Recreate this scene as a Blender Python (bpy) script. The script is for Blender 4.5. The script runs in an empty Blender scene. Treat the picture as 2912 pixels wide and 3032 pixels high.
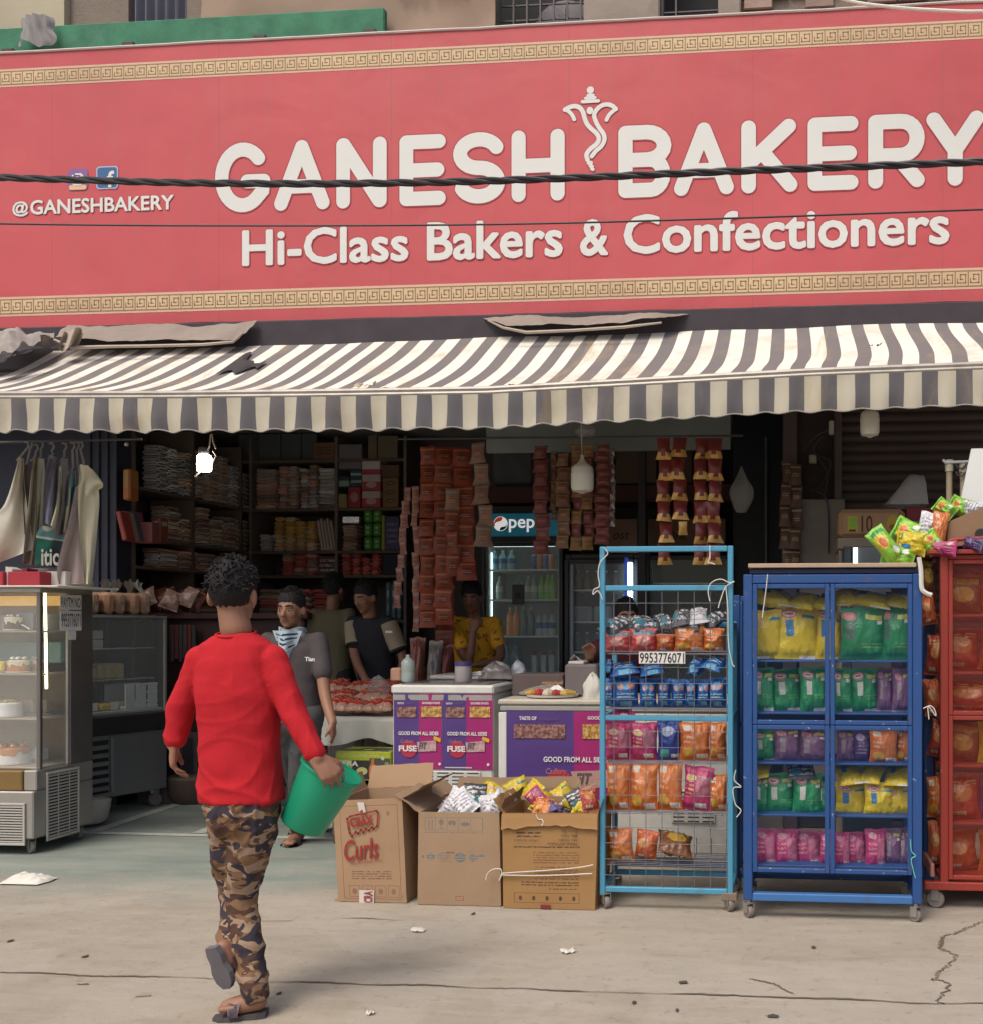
import bpy, math, random
from mathutils import Vector, Matrix, noise
SC = bpy.context.scene
COL = SC.collection
R = math.radians
# ------------------------------------------------------------------ camera
F, CX, HY, A, H = 3000.0, 2086.0, 1850.0, R(5.03), 1.45
cam_d = bpy.data.cameras.new('camera')
cam = bpy.data.objects.new('camera', cam_d)
COL.objects.link(cam)
cam.location = (0, 0, H)
cam.rotation_euler = (R(90), 0, A)
cam_d.sensor_fit = 'HORIZONTAL'
cam_d.sensor_width = 36.0
cam_d.lens = 36.0 * F / 2912.0
cam_d.shift_x = (1456.0 - CX) / 2912.0
cam_d.shift_y = (HY - 1516.0) / 2912.0
cam_d.clip_end = 500
cam_d.clip_start = 0.05
SC.camera = cam
# ------------------------------------------------------------------ light (bright overcast)
SUN_EL, SUN_AZ = R(58), R(205)          # azimuth measured from +Y (north) clockwise
wd = bpy.data.worlds.new('World')
SC.world = wd
wd.use_nodes = True
nt = wd.node_tree
nt.nodes.clear()
sky = nt.nodes.new('ShaderNodeTexSky')
sky.sky_type = 'NISHITA'
sky.sun_disc = False
sky.sun_elevation = SUN_EL
sky.sun_rotation = SUN_AZ
sky.air_density = 1.0
sky.dust_density = 6.0
sky.ozone_density = 1.0
bg = nt.nodes.new('ShaderNodeBackground')
bg.inputs['Strength'].default_value = 0.15
wo = nt.nodes.new('ShaderNodeOutputWorld')
nt.links.new(sky.outputs[0], bg.inputs[0])
nt.links.new(bg.outputs[0], wo.inputs[0])
sd = bpy.data.lights.new('sun', 'SUN')
sd.energy = 1.15
sd.angle = R(22)
sd.color = (1.0, 0.93, 0.82)
sun = bpy.data.objects.new('sun', sd)
COL.objects.link(sun)
sdir = Vector((math.sin(SUN_AZ) * math.cos(SUN_EL), math.cos(SUN_AZ) * math.cos(SUN_EL), math.sin(SUN_EL)))
sun.rotation_euler = sdir.to_track_quat('Z', 'Y').to_euler()
sun.location = (0, -5, 12)
SC.view_settings.view_transform = 'Standard'
SC.view_settings.look = 'None'
SC.view_settings.exposure = 0.19
SC.view_settings.gamma = 1.0
SC.view_settings.use_curve_mapping = False
SC.cycles.max_bounces = 8
SC.cycles.diffuse_bounces = 4
SC.cycles.transparent_max_bounces = 16
SC.cycles.use_denoising = True
# ------------------------------------------------------------------ helpers
RND = random.Random(7)
def P(x, y, Y):
 """world point seen at photo pixel (x, y) on the plane at depth Y"""
 u, v = (x - CX) / F, (HY - y) / F
 dx = -math.sin(A) + u * math.cos(A)
 dy = math.cos(A) + u * math.sin(A)
 t = Y / dy
 return Vector((dx * t, Y, H + v * t))
def PX(x, Y):
 return P(x, HY, Y).x
def PZ(x, y, Y):
 return P(x, y, Y).z
def G(x, y):
 """ground point seen at photo pixel (x, y)"""
 u = (x - CX) / F
 t = H * F / (y - HY)
 return Vector(((-math.sin(A) + u * math.cos(A)) * t, (math.cos(A) + u * math.sin(A)) * t, 0))
def srgb(c):
 return tuple(((v / 12.92) if v <= 0.04045 else ((v + 0.055) / 1.055) ** 2.4) for v in c)
def hexc(h):
 return srgb(tuple(int(h[i:i + 2], 16) / 255 for i in (0, 2, 4)))
class NT:
 def __init__(s, name):
  s.m = bpy.data.materials.new(name)
  s.m.use_nodes = True
  s.t = s.m.node_tree
  s.t.nodes.clear()
  s.out = s.n('ShaderNodeOutputMaterial')
  s.p = s.n('ShaderNodeBsdfPrincipled')
  s.l(s.p.outputs[0], s.out.inputs[0])
 def n(s, k, **kw):
  x = s.t.nodes.new(k)
  for a, b in kw.items():
   setattr(x, a, b)
  return x
 def l(s, a, b):
  s.t.links.new(a, b)
 def math(s, op, a, b=None):
  x = s.n('ShaderNodeMath', operation=op)
  for i, v in enumerate((a, b)):
   if v is None:
    continue
   if isinstance(v, (int, float)):
    x.inputs[i].default_value = v
   else:
    s.l(v, x.inputs[i])
  return x.outputs[0]
 def mix(s, fac, a, b, mode='MIX'):
  x = s.n('ShaderNodeMixRGB', blend_type=mode)
  for i, v in enumerate((fac, a, b)):
   if isinstance(v, (int, float)):
    x.inputs[i].default_value = v
   elif isinstance(v, tuple):
    x.inputs[i].default_value = (*v[:3], 1)
   else:
    s.l(v, x.inputs[i])
  return x.outputs[0]
 def coord(s, which='Object'):
  return s.n('ShaderNodeTexCoord').outputs[which]
 def noise(s, vec, scale, detail=4, rough=0.55, dist=0.0, stretch=None):
  if stretch:
   mp = s.n('ShaderNodeMapping')
   mp.inputs['Scale'].default_value = stretch
   s.l(vec, mp.inputs[0])
   vec = mp.outputs[0]
  x = s.n('ShaderNodeTexNoise')
  x.inputs['Scale'].default_value = scale
  x.inputs['Detail'].default_value = detail
  x.inputs['Roughness'].default_value = rough
  x.inputs['Distortion'].default_value = dist
  s.l(vec, x.inputs['Vector'])
  return x.outputs[0]
 def ramp(s, f, stops, interp='LINEAR'):
  x = s.n('ShaderNodeValToRGB')
  cr = x.color_ramp
  cr.interpolation = interp
  while len(cr.elements) < len(stops):
   cr.elements.new(0.5)
  for e, (p, c) in zip(cr.elements, stops):
   e.position = p
   e.color = (*c[:3], 1) if isinstance(c, tuple) else (c, c, c, 1)
  s.l(f, x.inputs[0])
  return x.outputs[0]
 def bump(s, h, strength=0.3, dist=0.01):
  x = s.n('ShaderNodeBump')
  x.inputs['Strength'].default_value = strength
  x.inputs['Distance'].default_value = dist
  s.l(h, x.inputs['Height'])
  s.l(x.outputs[0], s.p.inputs['Normal'])
 def finish(s, color, rough=0.6, metal=0.0, spec=0.5):
  if isinstance(color, tuple):
   s.p.inputs['Base Color'].default_value = (*color[:3], 1)
  else:
   s.l(color, s.p.inputs['Base Color'])
  if isinstance(rough, (int, float)):
   s.p.inputs['Roughness'].default_value = rough
  else:
   s.l(rough, s.p.inputs['Roughness'])
  s.p.inputs['Metallic'].default_value = metal
  s.p.inputs['Specular IOR Level'].default_value = spec
  return s.m
_MC = {}
def M(name, col, rough=0.6, metal=0.0, var=0.15, sc=7.0, bump=0.0, bsc=50.0, spec=0.4, rnd=0.0, emit=0.0, alpha=1.0, trans=0.0, dirt=0.0, dcol=(0.12, 0.1, 0.08)):
 if name in _MC:
  return _MC[name]
 t = NT(name)
 v = t.coord()
 c = tuple(col)
 if var > 0:
  n = t.noise(v, sc, 5)
  f = t.math('ADD', t.math('MULTIPLY', n, 2 * var), 1 - var)
  if rnd > 0:
   oi = t.n('ShaderNodeObjectInfo')
   f = t.math('MULTIPLY', f, t.math('ADD', t.math('MULTIPLY', oi.outputs['Random'], 2 * rnd), 1 - rnd))
  vm = t.n('ShaderNodeVectorMath', operation='SCALE')
  vm.inputs[0].default_value = c[:3]
  t.l(f, vm.inputs['Scale'])
  cc = vm.outputs[0]
 else:
  cc = c
 if dirt > 0:
  d = t.ramp(t.noise(v, sc * 0.7, 8, 0.7), [(0.5, 0.0), (0.75, 1.0)])
  cc = t.mix(t.math('MULTIPLY', d, dirt), cc, dcol)
 if bump > 0:
  t.bump(t.noise(v, bsc, 4), bump, 0.01)
 m = t.finish(cc, rough, metal, spec)
 if emit:
  if isinstance(cc, tuple):
   t.p.inputs['Emission Color'].default_value = (*c[:3], 1)
  else:
   t.l(cc, t.p.inputs['Emission Color'])
  t.p.inputs['Emission Strength'].default_value = emit
 t.p.inputs['Alpha'].default_value = alpha
 t.p.inputs['Transmission Weight'].default_value = trans
 _MC[name] = m
 return m
def PM(name, base, shapes, rough=0.5, spec=0.4, var=0.1, metal=0.0, bump=0.0, bsc=30, wear=0.0):
 """flat print on a surface, laid out in its own UV space: r rect, e ellipse, t lines of small type"""
 if name in _MC:
  return _MC[name]
 t = NT(name)
 uv = t.n('ShaderNodeSeparateXYZ')
 t.l(t.coord('UV'), uv.inputs[0])
 U, V = uv.outputs[0], uv.outputs[1]
 ob = t.coord()
 cc = t.mix(0.0, tuple(base), (0, 0, 0))
 def box(u0, v0, u1, v1):
  a = t.math('LESS_THAN', t.math('ABSOLUTE', t.math('SUBTRACT', U, (u0 + u1) / 2)), (u1 - u0) / 2)
  b = t.math('LESS_THAN', t.math('ABSOLUTE', t.math('SUBTRACT', V, (v0 + v1) / 2)), (v1 - v0) / 2)
  return t.math('MULTIPLY', a, b)
 for s in shapes:
  if s[0] == 'r':
   k, c = box(*s[1:5]), s[5]
  elif s[0] == 'e':
   a = t.math('DIVIDE', t.math('SUBTRACT', U, s[1]), s[3])
   b = t.math('DIVIDE', t.math('SUBTRACT', V, s[2]), s[4])
   k = t.math('LESS_THAN', t.math('ADD', t.math('MULTIPLY', a, a), t.math('MULTIPLY', b, b)), 1.0)
   c = s[5]
  elif s[0] == 't':
   nl = s[6]
   ph = t.math('FRACT', t.math('MULTIPLY', t.math('SUBTRACT', V, s[2]), nl / (s[4] - s[2])))
   ln = t.math('MULTIPLY', t.math('GREATER_THAN', ph, 0.25), t.math('LESS_THAN', ph, 0.75))
   nz = t.n('ShaderNodeTexNoise')
   nz.inputs['Scale'].default_value = 1.0
   nz.inputs['Detail'].default_value = 2.0
   mp = t.n('ShaderNodeMapping')
   mp.inputs['Scale'].default_value = (s[7] if len(s) > 7 else 60, nl / (s[4] - s[2]) * 1.3, 1)
   t.l(t.coord('UV'), mp.inputs[0])
   t.l(mp.outputs[0], nz.inputs['Vector'])
   k = t.math('MULTIPLY', t.math('MULTIPLY', box(*s[1:5]), ln), t.math('GREATER_THAN', nz.outputs[0], 0.44))
   c = s[5]
  cc = t.mix(k, cc, tuple(c))
 if var:
  n = t.noise(ob, 6, 5)
  f = t.math('ADD', t.math('MULTIPLY', n, 2 * var), 1 - var)
  vm = t.n('ShaderNodeVectorMath', operation='SCALE')
  t.l(cc, vm.inputs[0])
  t.l(f, vm.inputs['Scale'])
  cc = vm.outputs[0]
 if wear:
  d = t.ramp(t.noise(ob, 9, 8, 0.7), [(0.55, 0.0), (0.72, 1.0)])
  cc = t.mix(t.math('MULTIPLY', d, wear), cc, (0.25, 0.18, 0.11))
 if bump:
  t.bump(t.noise(ob, bsc, 4), bump, 0.01)
 m = t.finish(cc, rough, metal, spec)
 _MC[name] = m
 return m
WL = {}
class MB:
 def __init__(s):
  s.v, s.f, s.m, s.uv = [], [], [], []
 def add(s, verts, faces, mi=0, uvs=None):
  o = len(s.v)
  s.v.extend(verts)
  for i, f in enumerate(faces):
   s.f.append([o + k for k in f])
   s.m.append(mi)
   s.uv.append(uvs[i] if uvs else None)
  return s
 def box(s, x0, x1, y0, y1, z0, z1, mi=0, c=0.0, T=None):
  if x0 > x1: x0, x1 = x1, x0
  if y0 > y1: y0, y1 = y1, y0
  if z0 > z1: z0, z1 = z1, z0
  c = min(c, (x1 - x0) * 0.45, (y1 - y0) * 0.45, (z1 - z0) * 0.45)
  if c <= 0:
   v = [(x0, y0, z0), (x1, y0, z0), (x1, y1, z0), (x0, y1, z0), (x0, y0, z1), (x1, y0, z1), (x1, y1, z1), (x0, y1, z1)]
   f = [(0, 3, 2, 1), (4, 5, 6, 7), (0, 1, 5, 4), (1, 2, 6, 5), (2, 3, 7, 6), (3, 0, 4, 7)]
   q = [(0, 0), (1, 0), (1, 1), (0, 1)]
   uvs = [q, q, q, q, q, q]
  else:
   X, Y, Z = (x0, x1), (y0, y1), (z0, z1)
   v = []
   for i in (0, 1):
    for j in (0, 1):
     for k in (0, 1):
      a, b, d = X[i], Y[j], Z[k]
      ai, bi, di = a + c * (1 - 2 * i), b + c * (1 - 2 * j), d + c * (1 - 2 * k)
      v += [(a, bi, di), (ai, b, di), (ai, bi, d)]
   I = lambda i, j, k, n: (i * 4 + j * 2 + k) * 3 + n
   f = [
    (I(0, 0, 0, 0), I(0, 0, 1, 0), I(0, 1, 1, 0), I(0, 1, 0, 0)), (I(1, 0, 0, 0), I(1, 1, 0, 0), I(1, 1, 1, 0), I(1, 0, 1, 0)),
    (I(0, 0, 0, 1), I(1, 0, 0, 1), I(1, 0, 1, 1), I(0, 0, 1, 1)), (I(0, 1, 0, 1), I(0, 1, 1, 1), I(1, 1, 1, 1), I(1, 1, 0, 1)),
    (I(0, 0, 0, 2), I(0, 1, 0, 2), I(1, 1, 0, 2), I(1, 0, 0, 2)), (I(0, 0, 1, 2), I(1, 0, 1, 2), I(1, 1, 1, 2), I(0, 1, 1, 2))]
   for p in (0, 1):
    for q in (0, 1):
     f.append((I(0, p, q, 1), I(1, p, q, 1), I(1, p, q, 2), I(0, p, q, 2)))
     f.append((I(p, 0, q, 0), I(p, 1, q, 0), I(p, 1, q, 2), I(p, 0, q, 2)))
     f.append((I(p, q, 0, 0), I(p, q, 1, 0), I(p, q, 1, 1), I(p, q, 0, 1)))
   for i in (0, 1):
    for j in (0, 1):
     for k in (0, 1):
      f.append((I(i, j, k, 0), I(i, j, k, 1), I(i, j, k, 2)))
   q = [(0, 0), (1, 0), (1, 1), (0, 1)]
   uvs = [[(0, 0), (0, 1), (1, 1), (1, 0)], q, q, [(1, 0), (1, 1), (0, 1), (0, 0)], q, q] + [[(.01, .01)] * len(k) for k in f[6:]]
  if T is not None:
   v = [tuple(T @ Vector(p)) for p in v]
  return s.add(v, f, mi, uvs)
 def tube(s, pts, r, n=8, mi=0, closed=False, caps=True):
  pts = [Vector(p) for p in pts]
  m = len(pts)
  rs = r if isinstance(r, (list, tuple)) else [r] * m
  vs, prev = [], None
  for i, p in enumerate(pts):
   if closed:
    d = pts[(i + 1) % m] - pts[i - 1]
   else:
    d = pts[min(i + 1, m - 1)] - pts[max(i - 1, 0)]
   d = d.normalized() if d.length > 1e-9 else Vector((0, 0, 1))
   if prev is None:
    a = Vector((0, 0, 1)) if abs(d.z) < 0.9 else Vector((1, 0, 0))
    u = d.cross(a).normalized()
   else:
    u = prev - d * prev.dot(d)
    u = u.normalized() if u.length > 1e-6 else d.orthogonal().normalized()
   w = d.cross(u)
   prev = u
   for k in range(n):
    a = 2 * math.pi * k / n
    vs.append(tuple(p + (u * math.cos(a) + w * math.sin(a)) * rs[i]))
  fs = []
  for i in range(m if closed else m - 1):
   j = (i + 1) % m
   for k in range(n):
    k2 = (k + 1) % n
    fs.append((i * n + k, i * n + k2, j * n + k2, j * n + k))
  if caps and not closed:
   fs.append(tuple(range(n))[::-1])
   fs.append(tuple((m - 1) * n + k for k in range(n)))
  return s.add(vs, fs, mi)
 def lathe(s, prof, n=16, mi=0, T=None, arc=None):
  vs, fs = [], []
  m = len(prof)
  for r, z in prof:
   for k in range(n):
    a = 2 * math.pi * k / n
    p = Vector((r * math.cos(a), r * math.sin(a), z))
    vs.append(tuple(T @ p) if T is not None else tuple(p))
  for i in range(m - 1):
   for k in range(n):
    k2 = (k + 1) % n
    fs.append((i * n + k, i * n + k2, (i + 1) * n + k2, (i + 1) * n + k))
  if prof[0][0] > 1e-6:
   fs.append(tuple(range(n))[::-1])
  if prof[-1][0] > 1e-6:
   fs.append(tuple((m - 1) * n + k for k in range(n)))
  return s.add(vs, fs, mi)
 def sheet(s, fn, nu, nv, mi=0, mifn=None, uvmap=True):
  vs = [tuple(fn(i / nu, j / nv)) for j in range(nv + 1) for i in range(nu + 1)]
  o = len(s.v)
  s.v.extend(vs)
  w = nu + 1
  for j in range(nv):
   for i in range(nu):
    s.f.append([o + j * w + i, o + j * w + i + 1, o + (j + 1) * w + i + 1, o + (j + 1) * w + i])
    s.m.append(mifn(i, j) if mifn else mi)
    s.uv.append([(i / nu, j / nv), ((i + 1) / nu, j / nv), ((i + 1) / nu, (j + 1) / nv), (i / nu, (j + 1) / nv)])
  return s
 def quad(s, a, b, c, d, mi=0):
  return s.add([tuple(a), tuple(b), tuple(c), tuple(d)], [(0, 1, 2, 3)], mi, [[(0, 0), (1, 0), (1, 1), (0, 1)]])
 def prism(s, poly, y0, y1, mi=0):
  """polygon of (x, z) pushed from y0 to y1"""
  n = len(poly)
  vs = [(x, y0, z) for x, z in poly] + [(x, y1, z) for x, z in poly]
  fs = [tuple(range(n)), tuple(range(n, 2 * n))[::-1]] + [(i, i + n, (i + 1) % n + n, (i + 1) % n) for i in range(n)]
  return s.add(vs, fs, mi)
 def ribbon(s, pts, r, y, mi=0, caps=True, n=10):
  """flat round-ended stroke in the XZ plane at depth y"""
  pts = [Vector((p[0], p[1])) for p in pts]
  m = len(pts)
  L, Rr = [], []
  for i in range(m):
   d0 = (pts[i] - pts[i - 1]).normalized() if i else None
   d1 = (pts[i + 1] - pts[i]).normalized() if i < m - 1 else None
   d = (d0 + d1).normalized() if d0 is not None and d1 is not None else (d0 if d1 is None else d1)
   nrm = Vector((-d.y, d.x))
   k = 1.0
   if d0 is not None and d1 is not None:
    k = 1.0 / max(0.6, nrm.dot(Vector((-d0.y, d0.x))))
   rr = r[i] if isinstance(r, (list, tuple)) else r
   L.append(pts[i] + nrm * rr * k)
   Rr.append(pts[i] - nrm * rr * k)
  poly_end, poly_start = [], []
  if caps:
   for end in (0, 1):
    c = pts[-1] if end else pts[0]
    d = (pts[-1] - pts[-2]).normalized() if end else (pts[0] - pts[1]).normalized()
    rr = (r[-1] if end else r[0]) if isinstance(r, (list, tuple)) else r
    a0 = math.atan2(d.y, d.x)
    q = [c + Vector((math.cos(a0 - math.pi / 2 + math.pi * k / n), math.sin(a0 - math.pi / 2 + math.pi * k / n))) * rr for k in range(n + 1)]
    s.add([(p.x, y, p.y) for p in q], [tuple(range(len(q)))], mi)
  vs = [(p.x, y, p.y) for p in L] + [(p.x, y, p.y) for p in Rr]
  s.add(vs, [(i, i + 1, m + i + 1, m + i) for i in range(m - 1)], mi)
  return s
 def disc(s, x, z, rx, rz, y, mi=0, n=20):
  s.add([(x + rx * math.cos(2 * math.pi * k / n), y, z + rz * math.sin(2 * math.pi * k / n)) for k in range(n)], [tuple(range(n))], mi)
  return s
 def mesh(s, name, mats, off=Vector((0, 0, 0)), smooth=False):
  me = bpy.data.meshes.new(name)
  me.from_pydata([(a - off.x, b - off.y, c - off.z) for a, b, c in s.v], [], s.f)
  for m in mats:
   me.materials.append(m)
  me.polygons.foreach_set('material_index', s.m)
  if any(u is not None for u in s.uv):
   ul = me.uv_layers.new(name='UVMap')
   flat = []
   for f, u in zip(s.f, s.uv):
    for k in range(len(f)):
     flat.extend(u[k] if u else (0.01, 0.01))
   ul.data.foreach_set('uv', flat)
  if smooth:
   me.shade_smooth()
   me.set_sharp_from_angle(angle=R(42 if smooth is True else smooth))
  me.update()
  return me
 def center(s):
  xs, ys, zs = zip(*s.v)
  return Vector(((min(xs) + max(xs)) / 2, (min(ys) + max(ys)) / 2, min(zs)))
 def build(s, name, mats, parent=None, smooth=False, local=False, tag_=None):
  if not isinstance(mats, (list, tuple)):
   mats = [mats]
  if local:
   off, org = Vector((0, 0, 0)), Vector((0, 0, 0))
  else:
   org = s.center()
   off = org
  ob = bpy.data.objects.new(name, s.mesh(name, mats, off, smooth))
  COL.objects.link(ob)
  if parent is not None:
   ob.parent = parent
   if local:
    WL[ob.name] = WL.get(parent.name, Vector(parent.location))
   else:
    pw = WL.get(parent.name, Vector((0, 0, 0)))
    ob.location = org - pw
    WL[ob.name] = org
  else:
   ob.location = org
   WL[ob.name] = org
  if tag_:
   tag(ob, *tag_)
  return ob
def tag(o, label=None, cat=None, group=None, kind=None):
 if label: o['label'] = label
 if cat: o['category'] = cat
 if group: o['group'] = group
 if kind: o['kind'] = kind
 return o
def thing(name, label, cat, loc=(0, 0, 0), group=None, rotz=0.0):
 o = bpy.data.objects.new(name, None)
 COL.objects.link(o)
 o.location = loc
 o.rotation_euler = (0, 0, rotz)
 o.empty_display_size = 0.1
 WL[o.name] = Vector(loc)
 return tag(o, label, cat, group)
def inst(src, name, loc, rot=(0, 0, 0), scale=(1, 1, 1), parent=None, mats=None):
 """a copy of one mesh object that shares its data"""
 o = src.copy() if isinstance(src, bpy.types.Object) else bpy.data.objects.new(name, src)
 o.name = name
 COL.objects.link(o)
 o.parent = parent
 if parent is not None:
  loc = Vector(loc) - WL.get(parent.name, Vector((0, 0, 0)))
 o.location = loc
 o.rotation_euler = rot
 o.scale = scale
 if mats:
  for i, m in enumerate(mats):
   o.material_slots[i].link = 'OBJECT'
   o.material_slots[i].material = m
 return o
_TC = {}
def text(s, parent, mat, width=None, cap=None, at=(0, 0, 0), bold=0.0, name='lettering', align='L', rotz=0.0, shear=0.0, tilt=0.0, flip=False, up=None, right=None, fat=0.0):
 """lettering facing -Y; `at` is the world point of its lower left corner (align L) or lower centre (C)"""
 key = (s, bold, shear)
 if key not in _TC:
  cu = bpy.data.curves.new('lettering', 'FONT')
  cu.body = s
  cu.offset = bold
  cu.shear = shear
  cu.resolution_u = 3
  ob = bpy.data.objects.new('tmp', cu)
  COL.objects.link(ob)
  bpy.context.view_layer.update()
  me = bpy.data.meshes.new_from_object(ob.evaluated_get(bpy.context.evaluated_depsgraph_get()))
  vs = [tuple(v.co) for v in me.vertices]
  fs = [tuple(p.vertices) for p in me.polygons]
  bpy.data.objects.remove(ob)
  bpy.data.curves.remove(cu)
  bpy.data.meshes.remove(me)
  x0, x1 = min(v[0] for v in vs), max(v[0] for v in vs)
  y0, y1 = min(v[1] for v in vs), max(v[1] for v in vs)
  _TC[key] = ([((v[0] - x0) / (x1 - x0), (v[1] - y0) / (y1 - y0)) for v in vs], fs, (x1 - x0) / (y1 - y0))
 vs, fs, asp = _TC[key]
 if cap is None: cap = width / asp
 if width is None: width = cap * asp
 rt = Vector(right) if right else Vector((math.cos(rotz), math.sin(rotz), 0))
 u = Vector(up) if up else Vector((0, 0, 1))
 if tilt:
  rt, u = rt * math.cos(tilt) + u * math.sin(tilt), u * math.cos(tilt) - rt * math.sin(tilt)
 o = Vector(at)
 if align == 'C': o = o - rt * width / 2
 b = MB()
 outw = rt.cross(u)
 for k in range(9 if fat else 1):
  a = k * math.pi / 4
  dx, dz = (fat * cap * math.cos(a), fat * cap * math.sin(a)) if k < 8 and fat else (0, 0)
  b.add([tuple(o + rt * (v[0] * width + dx) + u * (v[1] * cap + dz) + outw * k * .00012) for v in vs], fs)
 if flip:
  c = o + rt * width / 2 + u * cap / 2
  b.v = [tuple(2 * c - Vector(p)) for p in b.v]
 return b.build(name, mat, parent)
# ================================================================== SETTING
def ground_mat():
 t = NT('concrete')
 v = t.coord()
 sep = t.n('ShaderNodeSeparateXYZ')
 t.l(v, sep.inputs[0])
 X, Y = sep.outputs[0], sep.outputs[1]
 big = t.noise(v, 0.9, 6, 0.6, 0.6)
 mid = t.noise(v, 5.0, 8, 0.65, 0.3, (0.55, 1.6, 1))
 fine = t.noise(v, 90, 4, 0.7)
 c = t.ramp(big, [(0.25, (0.285, 0.245, 0.195)), (0.5, (0.34, 0.3, 0.245)), (0.75, (0.385, 0.335, 0.265))])
 c = t.mix(0.5, c, t.ramp(mid, [(0.3, (0.26, 0.225, 0.18)), (0.55, (0.35, 0.31, 0.25)), (0.75, (0.42, 0.37, 0.3))]))
 c = t.mix(t.ramp(fine, [(0.6, 0.0), (0.75, 0.35)]), c, (0.16, 0.13, 0.1))
 c = t.mix(t.ramp(fine, [(0.28, 0.3), (0.4, 0.0)]), c, (0.5, 0.46, 0.4))
 # smears of tyre dirt
 sm = t.noise(v, 1.6, 7, 0.7, 1.2, (0.5, 2.2, 1))
 c = t.mix(t.ramp(sm, [(0.55, 0.0), (0.72, 0.35)]), c, (0.2, 0.165, 0.13))
 pa = t.noise(v, 0.55, 3, 0.5, 1.5)
 c = t.mix(t.ramp(pa, [(0.5, 0.0), (0.53, 0.28)]), c, (0.40, 0.375, 0.33))
 sp = t.noise(v, 14, 9, 0.75, 0.2)
 c = t.mix(t.ramp(sp, [(0.56, 0.0), (0.68, 0.6)]), c, (0.19, 0.16, 0.125))
 c = t.mix(t.ramp(sp, [(0.3, 0.35), (0.4, 0.0)]), c, (0.46, 0.42, 0.35))
 # worn green-grey floor paint in front of the shop
 ed = t.math('ADD', Y, t.math('MULTIPLY', t.noise(v, 1.3, 6, 0.6), 1.3))
 e2 = t.math('ADD', X, t.math('MULTIPLY', t.noise(v, 2.0, 4), 0.5))
 k = t.math('MULTIPLY', t.ramp(t.math('SUBTRACT', ed, 5.75), [(0.0, 0.0), (0.45, 1.0)]), t.ramp(t.math('SUBTRACT', -1.0, e2), [(0.0, 0.0), (0.9, 1.0)]))
 wear = t.ramp(t.noise(v, 4.5, 9, 0.7, 0.4, (0.5, 1.6, 1)), [(0.32, 0.4), (0.5, 0.95)])
 pc = t.ramp(t.noise(v, 2.2, 6, 0.65, 0, (0.4, 1.4, 1)), [(0.3, (0.15, 0.185, 0.165)), (0.65, (0.25, 0.29, 0.26))])
 c = t.mix(t.math('MULTIPLY', k, wear), c, pc)
 h = t.math('ADD', t.math('MULTIPLY', mid, 0.9), t.math('ADD', t.math('MULTIPLY', fine, 0.25), t.math('MULTIPLY', sp, .6)))
 t.bump(h, 0.35, 0.02)
 return t.finish(c, 0.88, 0, 0.25)
gb = MB()
gx = [-60, -12, -8, -6, -5, -4, -3, -2, -1, 0, 1, 2, 3, 4, 6, 10, 60]
gy = [-30, -5, 0, 2, 3, 3.5, 3.935, 3.95, 4.4, 5, 5.5, 6, 7, 8, 9, 10, 12, 60]
def gz(x, y):
 if abs(y) < 14 and abs(x) < 10:
  return 0.006 * noise.noise(Vector((x * 0.7, y * 0.7, 0)))
 return 0
nx_, ny_ = len(gx), len(gy)
gb.add([(x, y, 0) for y in gy for x in gx], [(j * nx_ + i, j * nx_ + i + 1, (j + 1) * nx_ + i + 1, (j + 1) * nx_ + i) for j in range(ny_ - 1) for i in range(nx_ - 1)])
MG = ground_mat()
tag(gb.build('ground', MG, local=True), kind='structure')
# joints and cracks: thin ragged dark inlays a hair above the slab
MCR = M('crack_dirt', (0.13, 0.105, 0.08), 0.95, var=0.5, sc=20)
def crack(pts, w0, name, seed, n=140, rag=0.008, gap=0.0):
 rr = random.Random(seed)
 b = MB()
 segs = []
 tot = sum((Vector(pts[i + 1]) - Vector(pts[i])).length for i in range(len(pts) - 1))
 line = []
 for i in range(len(pts) - 1):
  a, c = Vector(pts[i]), Vector(pts[i + 1])
  k = max(2, int(n * (c - a).length / tot))
  for j in range(k):
   line.append(a.lerp(c, j / k))
 line.append(Vector(pts[-1]))
 ps = []
 for i, p in enumerate(line):
  q = noise.noise(Vector((p.x * 3, p.y * 3, seed))) * rag * 3 + rr.uniform(-1, 1) * rag * 0.4
  d = (line[min(i + 1, len(line) - 1)] - line[max(i - 1, 0)]).normalized()
  nn = Vector((-d.y, d.x, 0))
  w = w0 * max(0.15, 0.75 + 1.2 * noise.noise(Vector((p.x * 5, p.y * 5, seed + 9))))
  ps.append((p + nn * q, nn, w))
 for i in range(len(ps) - 1):
  if gap and noise.noise(Vector((ps[i][0].x * 4, ps[i][0].y * 4, seed + 3))) > 0.5 - gap:
   continue
  (p, nn, w), (q, n2, w2) = ps[i], ps[i + 1]
  b.quad(p + nn * w + Vector((0, 0, .004)), p - nn * w + Vector((0, 0, .004)), q - n2 * w2 + Vector((0, 0, .004)), q + n2 * w2 + Vector((0, 0, .004)))
 return tag(b.build(name, MCR), kind='structure')
crack([(-5.2, 3.945, 0), (3.2, 3.945, 0)], 0.0055, 'ground_joint_line', 3, 420, 0.009)
crack([G(2912, 2715), G(2830, 2745), G(2770, 2775), G(2800, 2815), G(2850, 2830), G(2790, 2870), G(2750, 2905), G(2800, 2915), G(2770, 2965), G(2800, 2975)], 0.005, 'ground_crack_line', 5, 160, 0.03, 0.3)
crack([G(770, 2728), G(960, 2722), G(1200, 2728)], 0.003, 'ground_crack_line', 8, 60, 0.01, 0.2)
crack([G(2220, 2900), G(2290, 2915), G(2350, 2945)], 0.004, 'ground_crack_line', 11, 30, 0.01, 0.0)
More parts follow.
